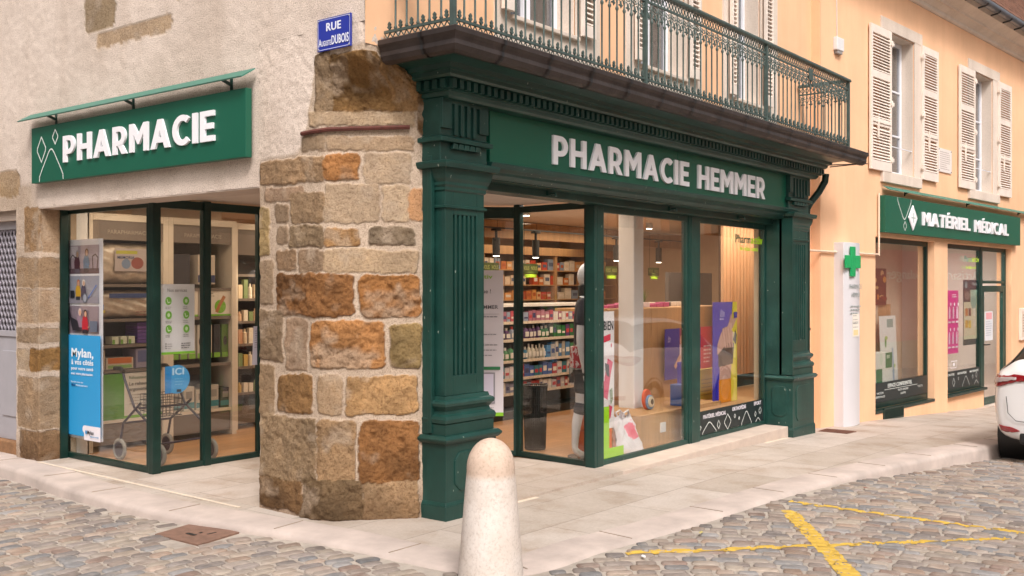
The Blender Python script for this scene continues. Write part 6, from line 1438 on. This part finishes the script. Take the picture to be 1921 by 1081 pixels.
Vb = [(0, 0, .98, (.15, .11)), (0, 0, 1.12, (.135, .10)), (0, -.01, 1.30, (.165, .115)), (0, 0, 1.45, (.15, .10)), (0, 0, 1.53, .06), (0, -.015, 1.60, .056),
      (-.17, 0, 1.47, .062), (-.215, .045, 1.30, .047), (-.235, .06, 1.13, .040), (-.235, .04, .98, .032), (-.235, .02, .88, .026), (-.235, .01, .82, .032),
      (.17, 0, 1.47, .062), (.215, .01, 1.30, .047), (.235, .0, 1.13, .040), (.235, -.04, .98, .032), (.235, -.06, .88, .026), (.235, -.07, .82, .032),
      (-.09, .01, .86, .092), (-.10, .03, .68, .076), (-.105, .05, .50, .054), (-.11, .085, .36, .053), (-.115, .10, .2, .038), (-.115, .105, .09, .034), (-.115, .05, .045, .035), (-.118, -.04, .028, .026),
      (.09, 0, .86, .092), (.10, -.04, .68, .076), (.105, -.06, .50, .054), (.11, -.05, .36, .053), (.115, -.06, .2, .038), (.115, -.07, .09, .034), (.115, -.12, .045, .035), (.118, -.21, .028, .026)]
Eb = [(0, 1), (1, 2), (2, 3), (3, 4), (4, 5), (3, 6), (6, 7), (7, 8), (8, 9), (9, 10), (10, 11), (3, 12), (12, 13), (13, 14), (14, 15), (15, 16), (16, 17), (0, 18), (18, 19), (19, 20), (20, 21), (21, 22), (22, 23), (23, 24), (24, 25), (0, 26), (26, 27), (27, 28), (28, 29), (29, 30), (30, 31), (31, 32), (32, 33)]
skin('body', Vb, Eb, MQ, mq)
hd = MB(); hd.uvsphere((0, -.02, 1.735), 1, 24, 18, None, (.078, .098, .125)); hd.uvsphere((0, -.045, 1.675), 1, 16, 12, None, (.052, .062, .065)); hd.extr([(0, -.112, 1.76), (.012, -.112, 1.715), (-.012, -.112, 1.715)], (0, -.018, -.006))
h_ = hd.build('head', MQ, None); h_.parent = mq
for sg_ in (-1, 1):
    for k, (dx, L_) in enumerate(((-.022, .075), (-.008, .085), (.006, .08), (.019, .065))):
        fy = .08 if sg_ < 0 else 0
        skin('finger', [(sg_ * .235, fy - .075 + dx, .80, .011), (sg_ * .236, fy - .08 + dx, .80 - L_ * .5, .009), (sg_ * .228, fy - .085 + dx, .80 - L_, .0075)], [(0, 1), (1, 2)], MQ, mq, 1)
    skin('thumb', [(sg_ * .225, fy - .095, .825, .012), (sg_ * .215, fy - .118, .79, .010), (sg_ * .212, fy - .125, .765, .008)], [(0, 1), (1, 2)], MQ, mq, 1)
DK = M('dark navy jersey', hx('#34343f'), .8, .15, 12, .4, .004, 90)
skin('polo_shirt', [(0, 0, 1.02, (.168, .13)), (0, 0, 1.15, (.152, .118)), (0, -.01, 1.31, (.185, .135)), (0, 0, 1.45, (.165, .115)), (0, 0, 1.515, .075), (-.17, 0, 1.465, .082), (-.212, .04, 1.33, .068), (-.222, .05, 1.25, .064), (.17, 0, 1.465, .082), (.212, .01, 1.33, .068), (.222, .008, 1.25, .066)], [(0, 1), (1, 2), (2, 3), (3, 4), (3, 5), (5, 6), (6, 7), (3, 8), (8, 9), (9, 10)], DK, mq)
cl = MB(); cl.lathe((0, -.01), [(.066, 1.54), (.078, 1.545), (.082, 1.60), (.078, 1.645), (.066, 1.65)], 24); c_ = cl.build('neck_brace', BLACKM, None); c_.parent = mq
BELT = bpy.data.materials.new('red white print'); BELT.use_nodes = True; tb = BELT.node_tree; bb = tb.nodes['Principled BSDF']; vn = noise(tb, 26, 2, .5); rb = ramp(tb, vn.outputs[0], [(.50, hx('#b3303c')), (.54, hx('#d8c6c8'))]); tb.links.new(rb.outputs[0], bb.inputs['Base Color']); bb.inputs['Roughness'].default_value = .8
wb_ = MB(); wb_.lathe((0, 0), [(.155, .86), (.186, .865), (.188, .95), (.178, 1.06), (.15, 1.065)], 32, None, True, 1, .80); c_ = wb_.build('support_belt', BELT, None); c_.parent = mq
skin('shorts', [(0, 0, .90, (.155, .125)), (-.095, .01, .80, .108), (-.102, .03, .68, .092), (-.104, .038, .60, .088), (.095, 0, .80, .108), (.102, -.04, .68, .092), (.104, -.05, .60, .088)], [(0, 1), (1, 2), (2, 3), (0, 4), (4, 5), (5, 6)], BLACKM, mq)
skin('knee_brace', [(-.105, .042, .56, .070), (-.106, .055, .48, .064), (-.109, .072, .40, .062)], [(0, 1), (1, 2)], DK, mq)
MB().lathe((0, 0), [(0, .0), (.17, .0), (.17, .012), (0, .014)], 28).build('base_plate', M('smoked base', (.09, .08, .08), .2, .1), None).parent = mq

# lime L, BIEN banner, orange cartons
LIMEC = '#9fd616'
sl_ = thing('window_sticker', 'large lime green L shaped corner sticker in the foot of the wide window', 'sticker', (2.75, .37, .03))
a = Art((2.535, .374, .025), (1, 0, 0), V_, (0, -1, 0)); a.rect(0, 0, .42, .11, LIMEC); a.k = 0; a.rect(0, .11, .165, .50, LIMEC); a.done('sticker_sheet', sl_)
bn_ = thing('banner', 'narrow white banner with black word BIEN and pink shapes, beside the green corner post', 'banner', (2.75, .46, .3))
a = Art((2.55, .455, .30), (1, 0, 0), V_, (0, -1, 0)); a.board(.365, 1.10, .006, '#e2dadc'); a.text('BIEN', .185, .925, .085, '#1d1c1f', .03, .165); a.poly([(.14, .86), (.3, .89), (.3, .83), (.14, .80)], '#d8304c')
rr_ = random.Random(12)
for (pts, c) in (([(.16, .2), (.24, .24), (.3, .5), (.34, .62), (.25, .66), (.2, .5), (.15, .42)], '#d23f66'), ([(.15, .02), (.3, .1), (.33, .2), (.27, .22), (.22, .12), (.15, .1)], '#d23f66'), ([(.18, .3), (.26, .26), (.24, .1), (.18, .12)], '#ece4e6'), ([(.2, .62), (.27, .60), (.28, .48), (.23, .5), (.21, .55)], '#2c2a30'), ([(.28, .36), (.33, .38), (.34, .26), (.30, .22)], '#8c9a82'), ([(.14, .56), (.19, .6), (.19, .45), (.14, .46)], '#e9dfe2')): a.poly(pts, c)
a.ell(.31, .78, .012, .02, '#c22848'); a.done('banner_sheet', bn_)
for i, (z0, z1) in enumerate(((.0, .235), (.24, .52))):
    def oart(a, w_, h_):
        a.ell(w_ * .45, h_ * .45, .07, h_ * .33, '#5f6a8c'); a.ell(w_ * .45, h_ * .45, .05, h_ * .24, '#c9c6cc'); a.ell(w_ * .47, h_ * .42, .03, h_ * .15, '#4a4f70'); a.text('confort', w_ * .45, h_ * .85, .018, '#f0dccb', .02)
    box_obj('orange_carton', ('lower' if i == 0 else 'upper') + ' orange carton with an oval blue brace picture, stacked by the lime sticker', 'box', 2.90, 3.20, .66, .86, z0, z1, '#e0661c', None, oart)
# column, timber panel, plinth
cl = thing('column', 'square white column standing in the middle of the wide shop window', 'column', (4.15, 1.0, 0)); MB().box(4.14, 4.34, .97, 1.17, .001, 2.62).build('shaft', M('white column paint', hx('#dcd8da'), .5, .03), cl, .01)
OAK = MATS['oak panel']
pn = thing('shop_counter', 'pale oak counter front standing behind the goods in the right windows', 'counter', (5.6, 1.5, 0)); MB().box(4.42, 5.35, 1.46, 1.50, .0, 1.38).box(5.353, 7.4, 1.46, 1.50, .0, 1.38).build('front', OAK, pn, .003); MB().box(4.40, 7.4, 1.50, 2.2, 1.35, 1.385).build('top', OAK, pn, .003)
pl = thing('plinth', 'low oak display plinth with a white socket on its front, in the wide window', 'plinth', (4.3, .6, 0)); MB().box(3.60, 4.17, .57, 1.30, 0, .325).box(4.173, 5.4, .57, 1.30, 0, .325).build('box', OAK, pl, .003)
MB().box(3.99, 4.09, .556, .57, .12, .22).cyl((4.04, .556), .0, .1, .1, 3).build('socket', WHITE, pl, .003)
w3 = thing('platform', 'low oak display platform inside the window beside the right pilaster', 'platform', (6.2, 1, 0)); MB().box(5.41, 8.1, .44, 1.45, 0, .285).box(4.42, 5.405, .44, .565, .0, .285).build('box', OAK, w3, .003)
# tote bag
tb_ = thing('tote_bag', 'white cloth tote bag printed with a pink flower, slumped in the wide window', 'bag', (3.42, .62, 0))
mb = MB(); nx, nz = 26, 26; vs = []
for s_ in (-1, 1):
    for i in range(nx + 1):
        for j in range(nz + 1):
            u, v = i / nx * 2 - 1, j / nz; th_ = (.10 - .055 * v) * (1 - abs(u) ** 3) ** .5 + .018 * math.sin(8 * u + 6 * v) * math.cos(5 * v + 3 * u) * (1 - abs(u) ** 4) + .008 * math.sin(21 * u * v + 4)
            lean = .05 * v; top = .36 - .05 * abs(u + .15) + .03 * math.sin(6 * u); vs.append((3.43 + u * (.215 - .03 * v + .01 * math.sin(9 * v)) - .05 * v, .60 + s_ * max(th_, .003) + lean, v * top))
n_ = (nx + 1) * (nz + 1); fs = []
for s_ in (0, 1):
    for i in range(nx):
        for j in range(nz): b0 = s_ * n_ + i * (nz + 1) + j; fs.append((b0, b0 + nz + 1, b0 + nz + 2, b0 + 1))
TOTE = bpy.data.materials.new('printed cotton'); TOTE.use_nodes = True; tb = TOTE.node_tree; bb = tb.nodes['Principled BSDF']; bb.inputs['Roughness'].default_value = .85
tcn = N(tb, 'ShaderNodeTexCoord'); mpn = N(tb, 'ShaderNodeMapping'); mpn.inputs['Location'].default_value = (-.05, 0, -.24); nz_ = noise(tb, 22, 3, .6); mx_ = N(tb, 'ShaderNodeMix'); mx_.data_type = 'RGBA'; mx_.inputs[0].default_value = .10
tb.links.new(tcn.outputs['Object'], mx_.inputs[6]); tb.links.new(nz_.outputs['Color'], mx_.inputs[7]); tb.links.new(mx_.outputs[2], mpn.inputs[0]); mpn.inputs['Scale'].default_value = (1, 0, 1)
vl = N(tb, 'ShaderNodeVectorMath', operation='LENGTH'); tb.links.new(mpn.outputs[0], vl.inputs[0]); rt_ = ramp(tb, vl.outputs['Value'], [(.0, hx('#d8506a')), (.075, hx('#e07a8e')), (.085, hx('#dcd6da'))]); tb.links.new(rt_.outputs[0], bb.inputs['Base Color'])
mb.add(vs, fs, None, True); mb.build('bag', TOTE, tb_)
MB().tube([(3.30, .60, .33), (3.29, .58, .39), (3.36, .57, .41), (3.42, .60, .34)], .01, 6).tube([(3.32, .66, .33), (3.30, .68, .385), (3.38, .68, .40), (3.44, .66, .34)], .01, 6).build('strap', TOTE, tb_)
# slipper ring, blue carton
sd_ = thing('orthopaedic_slipper', 'orange, white and blue orthopaedic slipper leaning on the oak plinth', 'slipper', (4.17, .8, .33))
def ov(cx, cz, ru, rv, k, y, col, parent, nm):
    mb = MB(); pts = [(cx + ru * math.cos(t_) - .35 * rv * math.sin(t_) * .3, y, cz + rv * math.sin(t_)) for t_ in np.linspace(0, 2 * math.pi, 29)[:-1]]; mb.extr(pts, (0, k, 0)); return mb.build(nm, CARD(col), parent, .004)
ov(4.14, .435, .085, .11, .03, .80, '#d8674a', sd_, 'upper'); ov(4.16, .405, .082, .078, .02, .778, '#7f9cc0', sd_, 'sole'); ov(4.16, .41, .062, .058, .012, .766, '#d9c9b0', sd_, 'lining'); ov(4.165, .41, .026, .03, .008, .758, '#6a5a4a', sd_, 'opening')
def blueart(a, w_, h_): a.rect(w_ * .35, h_ * .05, w_ * .95, h_ * .75, '#4a7fc8'); a.ell(w_ * .65, h_ * .35, w_ * .2, h_ * .18, '#2a3f7a'); a.rect(w_ * .05, h_ * .8, w_ * .9, h_ * .92, '#dbe6f4')
box_obj('blue_carton', 'small bright blue carton standing on the oak plinth', 'box', 4.62, 4.76, .66, .80, .327, .56, '#2458b0', None, blueart)
DKB = '#26249a'
def emblem(a, u, v, s_, col='#b9bce8'):
    for k in range(4): a.line([(u - s_ + k * s_ * .6, v), (u - s_ * .6 + k * s_ * .5, v + s_ * (1.6 - .2 * k))], s_ * .22, col)
    a.lines(u - s_ * 1.4, v - s_ * .7, s_ * 2.8, 1, .02, s_ * .3, col, 3)
def b1(a, w_, h_): emblem(a, w_ * .45, h_ * .78, .05); a.ell(w_ * .55, h_ * .3, w_ * .32, h_ * .22, '#3a55c0'); a.ell(w_ * .6, h_ * .28, w_ * .22, h_ * .1, '#8a9abf')
box_obj('blue_carton', 'dark blue carton with a yellow edge below the sports placard', 'box', 5.20, 5.44, .98, 1.03, .327, .76, DKB, None, b1)
cdp = thing('placard', 'dark blue to red placard with a running figure, straddling the post between the right windows', 'placard', (6.2, 1.38, .5))
a = Art((5.58, 1.40, .50), (1, 0, 0), V_, (0, -1, 0)); a.board(1.30, .62, .008, DKB); a.rect(.92, 0, 1.30, .62, '#c22a4a'); a.rect(.36, 0, .62, .62, '#8a3a5a')
a.ell(.42, .47, .05, .07, '#c9a08e'); a.poly([(.3, .02), (.36, .3), (.36, .42), (.5, .42), (.54, .28), (.5, .02)], '#cfc2cc'); a.poly([(.36, .3), (.22, .16), (.26, .12), (.4, .26)], '#c9a08e'); a.poly([(.7, .08), (.78, .1), (.8, .36), (.72, .36)], '#9aa4cc'); a.lines(1.0, .36, .24, 5, .05, .018, '#e6c2cc', 5); emblem(a, .1, .48, .03); a.done('placard_sheet', cdp)
box_obj('yellow_placard', 'plain yellow text placard low in the window right of the green post', 'placard', 5.50, 6.05, .90, .94, .287, .66, '#d8bd48', None, lambda a, w_, h_: a.lines(.05, h_ * .65, w_ * .8, 5, .045, .008, '#8f8446', 5))
bb_ = thing('banner', 'tall purple and yellow banner showing a hand and a wrist support, in the right window', 'banner', (5.58, .62, .29))
a = Art((5.30, .62, .287), (1, 0, 0), V_, (0, -1, 0)); W_ = .62; H_ = 1.17; a.board(W_, H_, .01, '#3f3aa8'); a.poly([(.50, H_), (W_, H_), (W_, 0), (.2, 0), (.2, .1), (.42, .55)], '#dcc83e'); a.rect(.13, .0, .46, .27, '#e08a1e')
a.poly([(.06, 0), (.14, .0), (.14, .35), (.06, .5)], '#2a26b0')
SK, SK2 = '#c69c90', '#b3877c'
a.poly([(.15, .27), (.45, .27), (.48, .52), (.16, .50)], SK); a.poly([(.13, .42), (.50, .44), (.54, .68), (.40, .72), (.12, .58)], '#3a3438'); a.poly([(.10, .56), (.34, .68), (.5, .7), (.52, .80), (.40, .90), (.2, .82), (.10, .68)], SK)
a.poly([(.30, .80), (.5, .86), (.60, .97), (.56, 1.0), (.40, .93)], SK); a.poly([(.40, .93), (.44, 1.02), (.49, 1.02), (.47, .92)], SK2); a.poly([(.2, .82), (.3, .88), (.44, .86), (.34, .66), (.28, .68)], SK2)
for k in range(4): a.poly([(.22 + k * .065, .86), (.26 + k * .065, .87), (.33 + k * .06, .64), (.29 + k * .06, .63)], SK if k % 2 else '#cfa79b')
a.poly([(.50, .72), (.56, .84), (.6, .78), (.58, .66)], '#25222a'); emblem(a, .22, 1.0, .05, '#c9c4ec'); a.rect(.52, .98, .61, 1.05, '#3f3a9a'); a.done('banner_sheet', bb_)
slt = thing('slat_screen', 'oak vertical slat screen closing the right side of the last shop window', 'screen', (7.4, 1.2, .3)); mb = MB()
for k in range(15): mb.box(6.75 + k * .10, 6.838 + k * .10, 1.20, 1.24, .47, 2.62)
mb.build('slats', wood_mat('warm oak slats', hx('#cda584'), 0, 'z', .5), slt); MB().box(6.75, 8.3, 1.25, 1.27, .3, 2.62).build('backing', M('dark slot', hx('#3a281e'), .8), slt)
st_ = thing('window_sticker', 'green and lime Pharmactiv le relais santé lettering high on the right window', 'sticker', (5.7, .35, 2.06))
a = Art((5.31, .353, 2.05), (1, 0, 0), V_, (0, -1, 0)); a.k = .001; a.text('Pharm', 0, .085, .095, '#2f5f48', .035, .40); a.text('activ', .405, .085, .095, '#a8d82a', .045, .33); a.text('le relais santé', .13, .0, .05, '#a8d82a', .03, .47); a.done('sticker_print', st_)
bd = thing('window_band', 'dark printed band reading MATÉRIEL MÉDICAL ORTHOPÉDIE SPORT along the foot of the right window', 'sticker', (5.2, .35, .05)); bd['label'] = 'dark band reading MATÉRIEL MÉDICAL, ORTHOPÉDIE, SPORT below the hand banner'
a = Art((4.43, .3545, .055), (1, 0, 0), V_, (0, -1, 0)); a.k = .0015; a.rect(0, 0, 1.63, .25, '#20292a')
a.text('MATÉRIEL MÉDICAL', .10, .165, .042, '#dcd6dc', .05, .55); a.text('ORTHOPÉDIE', .80, .185, .042, '#dcd6dc', .05, .36); a.text('SPORT', 1.37, .195, .042, '#dcd6dc', .05, .2)
a.line([(0, .12), (.05, .08), (0, .02)], .008, LW); bell(a, .24, .0, .32, .12, .009); diamond(a, .46, .07, .035, .045, .008); diamond(a, .68, .08, .08, .085, .009); diamond(a, .86, .125, .02, .022, .008); diamond(a, .97, .09, .014, .016, .008); bell(a, 1.16, .0, .26, .15, .009); diamond(a, 1.4, .095, .02, .03, .007); diamond(a, 1.53, .125, .035, .04, .007); bell(a, 1.47, .0, .12, .045, .008); a.done('band_print', bd)

# gondola with goods behind the entrance
go = thing('gondola', 'product gondola with white top seen through the narrow pane behind the bin', 'shelves', (5.2, 3.0, 0))
MB().box(3.9, 6.6, 3.02, 3.6, 1.385, 1.42).build('top', WHITE, go, .003); MB().box(3.95, 6.55, 3.33, 3.36, .1, 1.38).build('back', SHD, go); MB().box(3.95, 6.55, 3.0, 3.33, .0, .10).build('kick_panel', BLACKM, go)
lv = [(.32, 'lowest'), (.50, 'fourth'), (.72, 'third'), (.98, 'second'), (1.2, 'top')]
pal5 = {'top': ['#b8485a', '#d8cfd2', '#8f9ab4', '#a86a80'], 'second': ['#1f6a3a', '#4a2a5c', '#243a2c', '#5a3a6a', '#9aa3b8'], 'third': ['#2a6a8a', '#2f7a4a', '#c9c2b4', '#a9a29a', '#4a7aa8'], 'fourth': ['#3a7a8c', '#c9b92c', '#b03040', '#d2cbd0', '#3f5fa8'], 'lowest': ['#c2c0c8', '#a83a3c', '#d0ccc8', '#7a7f9c']}
for z, nm in lv:
    MB().box(3.95, 6.55, 3.03, 3.33, z - .02, z).build('shelf', BLACKM, go)
    MB().box(3.95, 6.55, 3.022, 3.028, z - .03, z + .005).build('price_strip', M('price strip', hx('#cfc2b2'), .5, .3, 40), go)
    x = 4.25
    while x < 6.45:
        w_ = random.uniform(.06, .10); hmax = {'top': .15, 'second': .19, 'third': .2, 'fourth': .17, 'lowest': .13}[nm]; h_ = hmax * random.uniform(.75, 1.0); c = random.choice(pal5[nm]); t_ = MB()
        cap = random.choice(['#d8d2cc', '#33312f', '#c43a3a', '#dcd8d0'])
        if nm in ('second', 'third') and x < 5.4: t_.lathe((x + w_ / 2, 3.08), [(0, z), (w_ * .42, z), (w_ * .42, z + h_ * .68), (w_ * .18, z + h_ * .78)], 10, CARD(c)); t_.lathe((x + w_ / 2, 3.08), [(w_ * .2, z + h_ * .78), (w_ * .2, z + h_), (0, z + h_)], 10, CARD(cap)); t_.box(x + w_ * .12, x + w_ * .88, 3.08 - w_ * .46, 3.08 - w_ * .40, z + h_ * .15, z + h_ * .5, CARD('#d2cdc8'))
        else: t_.box(x, x + w_, 3.05, 3.12, z, z + h_, CARD(c)); t_.box(x + w_ * .12, x + w_ * .88, 3.047, 3.05, z + h_ * .3, z + h_ * random.uniform(.45, .75), CARD(random.choice(['#dcd6d0', '#e0ddd8', '#3a3f6a', '#b8404a'])))
        solo(t_, 'toiletry', None, 'small toiletry pack on the %s shelf of the gondola behind the bin' % nm, 'toiletry', (x, 3.05, z), 'toiletries on the %s gondola shelf' % nm); x += w_ + .012
# back shelving
bs = thing('back_shelving', 'light oak wall shelving full of orange and white medicine packs, far back in the shop', 'shelves', (9, 6, 0))
mb = MB(); mb.box(5.6, 11.9, 6.35, 6.38, 0, 2.36)
mb.build('back', M('tan back panel', hx('#a9845e'), .7, .08), bs); mb = MB()
for k in range(7): mb.box(5.6 + k * 1.04, 5.66 + k * 1.04, 6.0, 6.34, 0, 2.34)
mb.build('uprights', OAK, bs); MB().box(5.6, 11.9, 5.98, 6.36, 2.20, 2.34).build('header', OAK, bs)
for z in (.5, .85, 1.15, 1.42, 1.68, 1.94): MB().box(5.66, 11.86, 6.02, 6.34, z - .02, z).build('shelf', OAK, bs)
for zi, z in enumerate((1.15, 1.42, 1.68, 1.94)):
    x = 6.4
    while x < 11.4:
        if random.random() < .15: x += .2; continue
        w_ = random.uniform(.09, .2); h_ = random.uniform(.12, .2); c = random.choice(['#c8743a', '#d8c4ae', '#b9502c', '#ddd0c0', '#d89a5a', '#8a9ab0', '#c4472e', '#e2d6c6', '#e0b98c'])
        t_ = MB(); t_.box(x, x + w_, 6.05, 6.15, z, z + h_, CARD(c)); t_.box(x + w_ * .15, x + w_ * .85, 6.047, 6.05, z + h_ * .35, z + h_ * .7, CARD(random.choice(['#e6dcd0', '#b05a30', '#dfc9b0', '#55607a'])))
        nm = ('lowest', 'third', 'second', 'top')[zi]
        solo(t_, 'medicine_pack', None, 'medicine pack on the %s shelf of the oak wall shelving at the back' % nm, 'medicine', (x, 6.05, z), 'medicine packs on the %s back shelf' % nm); x += w_ + .03
# hanging signs and black spots
for i, (x, lab) in enumerate(((6.05, 'partly hidden by the opening hours panel'), (7.0, 'seen left of the mannequin'), (9.28, 'just left of the white column'), (10.7, 'right of the white column'))):
    hs_ = thing('hanging_sign', 'small green VOUS NOUS arch sign ' + lab, 'sign', (x, 4.5, 1.8)); a = Art((x - .19, 4.5, 1.78), (1, 0, 0), V_, (0, -1, 0)); a.mb.extr([a.P(u, v) for u, v in ((0, .06), (.38, .06), (.38, .20), (.34, .205), (.04, .205), (0, .20))], (0, .008, 0), flat('#44501c')); a.k = .001
    a.text('VOUS', .02, .11, .06, '#a9b06a', .02, .14); a.text('NOUS', .21, .11, .06, '#a9b06a', .02, .15); a.done('plate', hs_)
    gl_ = Art((x - .16, 4.495, 1.78), (1, 0, 0), V_, (0, -1, 0)); gl_.k = .004; gl_.poly([(0, .0), (.30, 0), (.30, .05), (0, .05)], flat('#8fae2a')); gl_.done('lower_edge', hs_)
    mb = MB(); mb.bar((x - .15, 4.5, 1.985), (x - .15, 4.5, 2.6), .004); mb.bar((x + .15, 4.5, 1.985), (x + .15, 4.5, 2.6), .004); mb.build('wire', BLACKM, hs_)
    sp = thing('spot_lamp', 'black cylinder spot lamp above the sign ' + lab, 'lamp', (x, 4.4, 2.2)); MB().cyl((x, 4.40), .055, 2.08, 2.34, 16).build('can', BLACKM, sp); MB().cyl((x, 4.40), .02, 2.34, 2.44, 8).cyl((x, 4.4), .075, 2.44, 2.47, 16).build('mount', BLACKM, sp)
    MB().cyl((x, 4.40), .045, 2.072, 2.079, 16).build('lamp_face', SPOT, sp)
    l = bpy.data.lights.new('spot', 'SPOT'); l.energy = 14; l.spot_size = R(70); l.color = (1, .85, .6); l.shadow_soft_size = .04; o_ = bpy.data.objects.new('spot', l); COL.objects.link(o_); o_.location = (x, 4.38, 2.06)
MB().box(5.3, 12, 4.36, 4.40, 2.47, 2.49).build('track', BLACKM, sh)
# counter clutter on the oak counter
for i in range(9):
    x = 4.55 + i * .16; box_obj('counter_pack', 'low pink and white pack in the row on the oak counter top', 'pack', x, x + .14, 1.56, 1.68, 1.387, 1.42 + .012 * (i % 3), random.choice(['#b03a7a', '#d8c9d2', '#8a3a8a', '#d06a9a']), 'packs along the oak counter')
for i in range(6):
    x = 5.95 + i * .14; box_obj('counter_pack', 'low red and white pack near the grey screen on the oak counter', 'pack', x, x + .12, 1.75, 1.85, 1.387, 1.44, random.choice(['#b8323c', '#e0d6d2', '#3a3236']), 'red packs along the oak counter')
mo = thing('till_screen', 'dark grey till screen standing on a grey desk behind the oak counter', 'screen', (9.2, 3.3, 0)); MB().box(8.9, 10.4, 3.2, 3.26, 1.25, 1.87).build('screen_wall', M('slate grey panel', hx('#5d5a5c'), .6, .05), mo); MB().box(9.25, 9.8, 3.12, 3.15, 1.42, 1.72).build('screen', BLACKM, mo, .006); MB().box(8.0, 10.6, 3.1, 3.7, .0, 1.30).build('desk', OAK, mo)
pt = thing('potted_plant', 'small green spiky potted plant on the desk behind the white column', 'plant', (8.3, 3.3, 1.3)); MB().lathe((8.3, 3.3), [(0, 1.302), (.05, 1.302), (.065, 1.40), (0, 1.40)], 14).build('pot', CARD('#55504c'), pt)
mb = MB(); rr_ = random.Random(2)
for k in range(26):
    th = rr_.uniform(0, 6.28); L_ = rr_.uniform(.12, .24); r_ = rr_.uniform(.03, .12); p = Vector((8.3, 3.3, 1.39)); q = p + Vector((r_ * math.cos(th), r_ * math.sin(th), L_)); sd = Vector((-math.sin(th), math.cos(th), 0)) * .008; mb.add([p - sd, p + sd, q], [(0, 1, 2)])
mb.build('leaves', flat('#4f6e22', .6), pt)

# ------------------------------------------------------------------ across the street: what the glass reflects
CR = plaster_mat('cream render', hx('#cfc3b4'), .92, 1.03, 90, .15, .3)
def facade(name, label, x0, x1, y, z0, z1, step, face, mat, shutters):
    t_ = thing(name, label, 'building', ((x0 + x1) / 2, y, z0)); hol = []; u = x0 + 1.2
    while u + 1.1 < x1: hol += [(u, u + 1.0, 3.3, 5.1)]; u += step
    if face == 'y': P = lambda u, d, z: (u, y - d, z)
    else: P = lambda u, d, z: (y - d, u, z)
    wl = MB(); wall_grid(wl, x0, x1, z0, z1, hol, P, .2); wl.build('wall', mat, t_)
    pa = MB(); fr = MB(); shm = MB()
    for (a, b_, c, d) in hol:
        p, q = P(a, .17, c), P(b_, .19, d); pa = MB().box(p[0], q[0], p[1], q[1], c, d); pa.build('window', TINT, t_)
        for k in (0, 1):
            e0, e1 = (a - .52, a - .02) if k == 0 else (b_ + .02, b_ + .52); p, q = P(e0, -.04, c), P(e1, -.005, d); MB().box(p[0], q[0], p[1], q[1], c, d).build('shutter', shutters, t_)
    p, q = P(x0, .0, z1), P(x1, 6, z1); MB().box(p[0], q[0], p[1], q[1], z1, z1 + .2).build('roof', TILE, t_)
    return t_, P
SHO = M('tan shutters', hx('#c48a5c'), .6, .1)
t_, P = facade('town_house', 'cream town house across the street with tan shutters, mirrored in the shop glass', 6, 26, -9.6, -1.5, 6.5, 2.9, 'y', CR, SHO)
t_, P = facade('bakery_house', 'cream house with a pink bakery front, mirrored in the far shop windows', 26.05, 46, -9.3, -2, 6.5, 3.1, 'y', CR, IVORY)
PK = M('pink shop fascia', hx('#d9a3a0'), .5, .05); MB().box(27.2, 36.2, -9.296, -9.2, -.2, 2.9).build('shopfront_panel', PK, t_)
lt = MB(); put_text(lt, 'Boulanger', (31.2, -9.197, 1.95), (-1, 0, 0), V_, (0, 1, 0), 2.9, .34, .0, .02); put_text(lt, 'Artisan', (35.6, -9.197, 1.95), (-1, 0, 0), V_, (0, 1, 0), 2.6, .34, .0, .02); lt.build('lettering', flat('#ece6e4'), t_)
facade('side_house', 'plain grey house across the side street, mirrored in the left display window', 3, 26, -8.4, -.5, 6.5, 3.3, 'x', plaster_mat('grey render', hx('#9d9188'), .9, 1.05, 80, .2, .3), SHO)
facade('street_end_house', 'cream house on the far corner behind the photographer', -30, 1.5, -11.5, -.5, 6.0, 3.4, 'y', CR, IVORY)
car('white car parked across the street, seen only as a reflection in the shop glass', 13.5, -7.6, R(2), zr(15, -7) - .01)
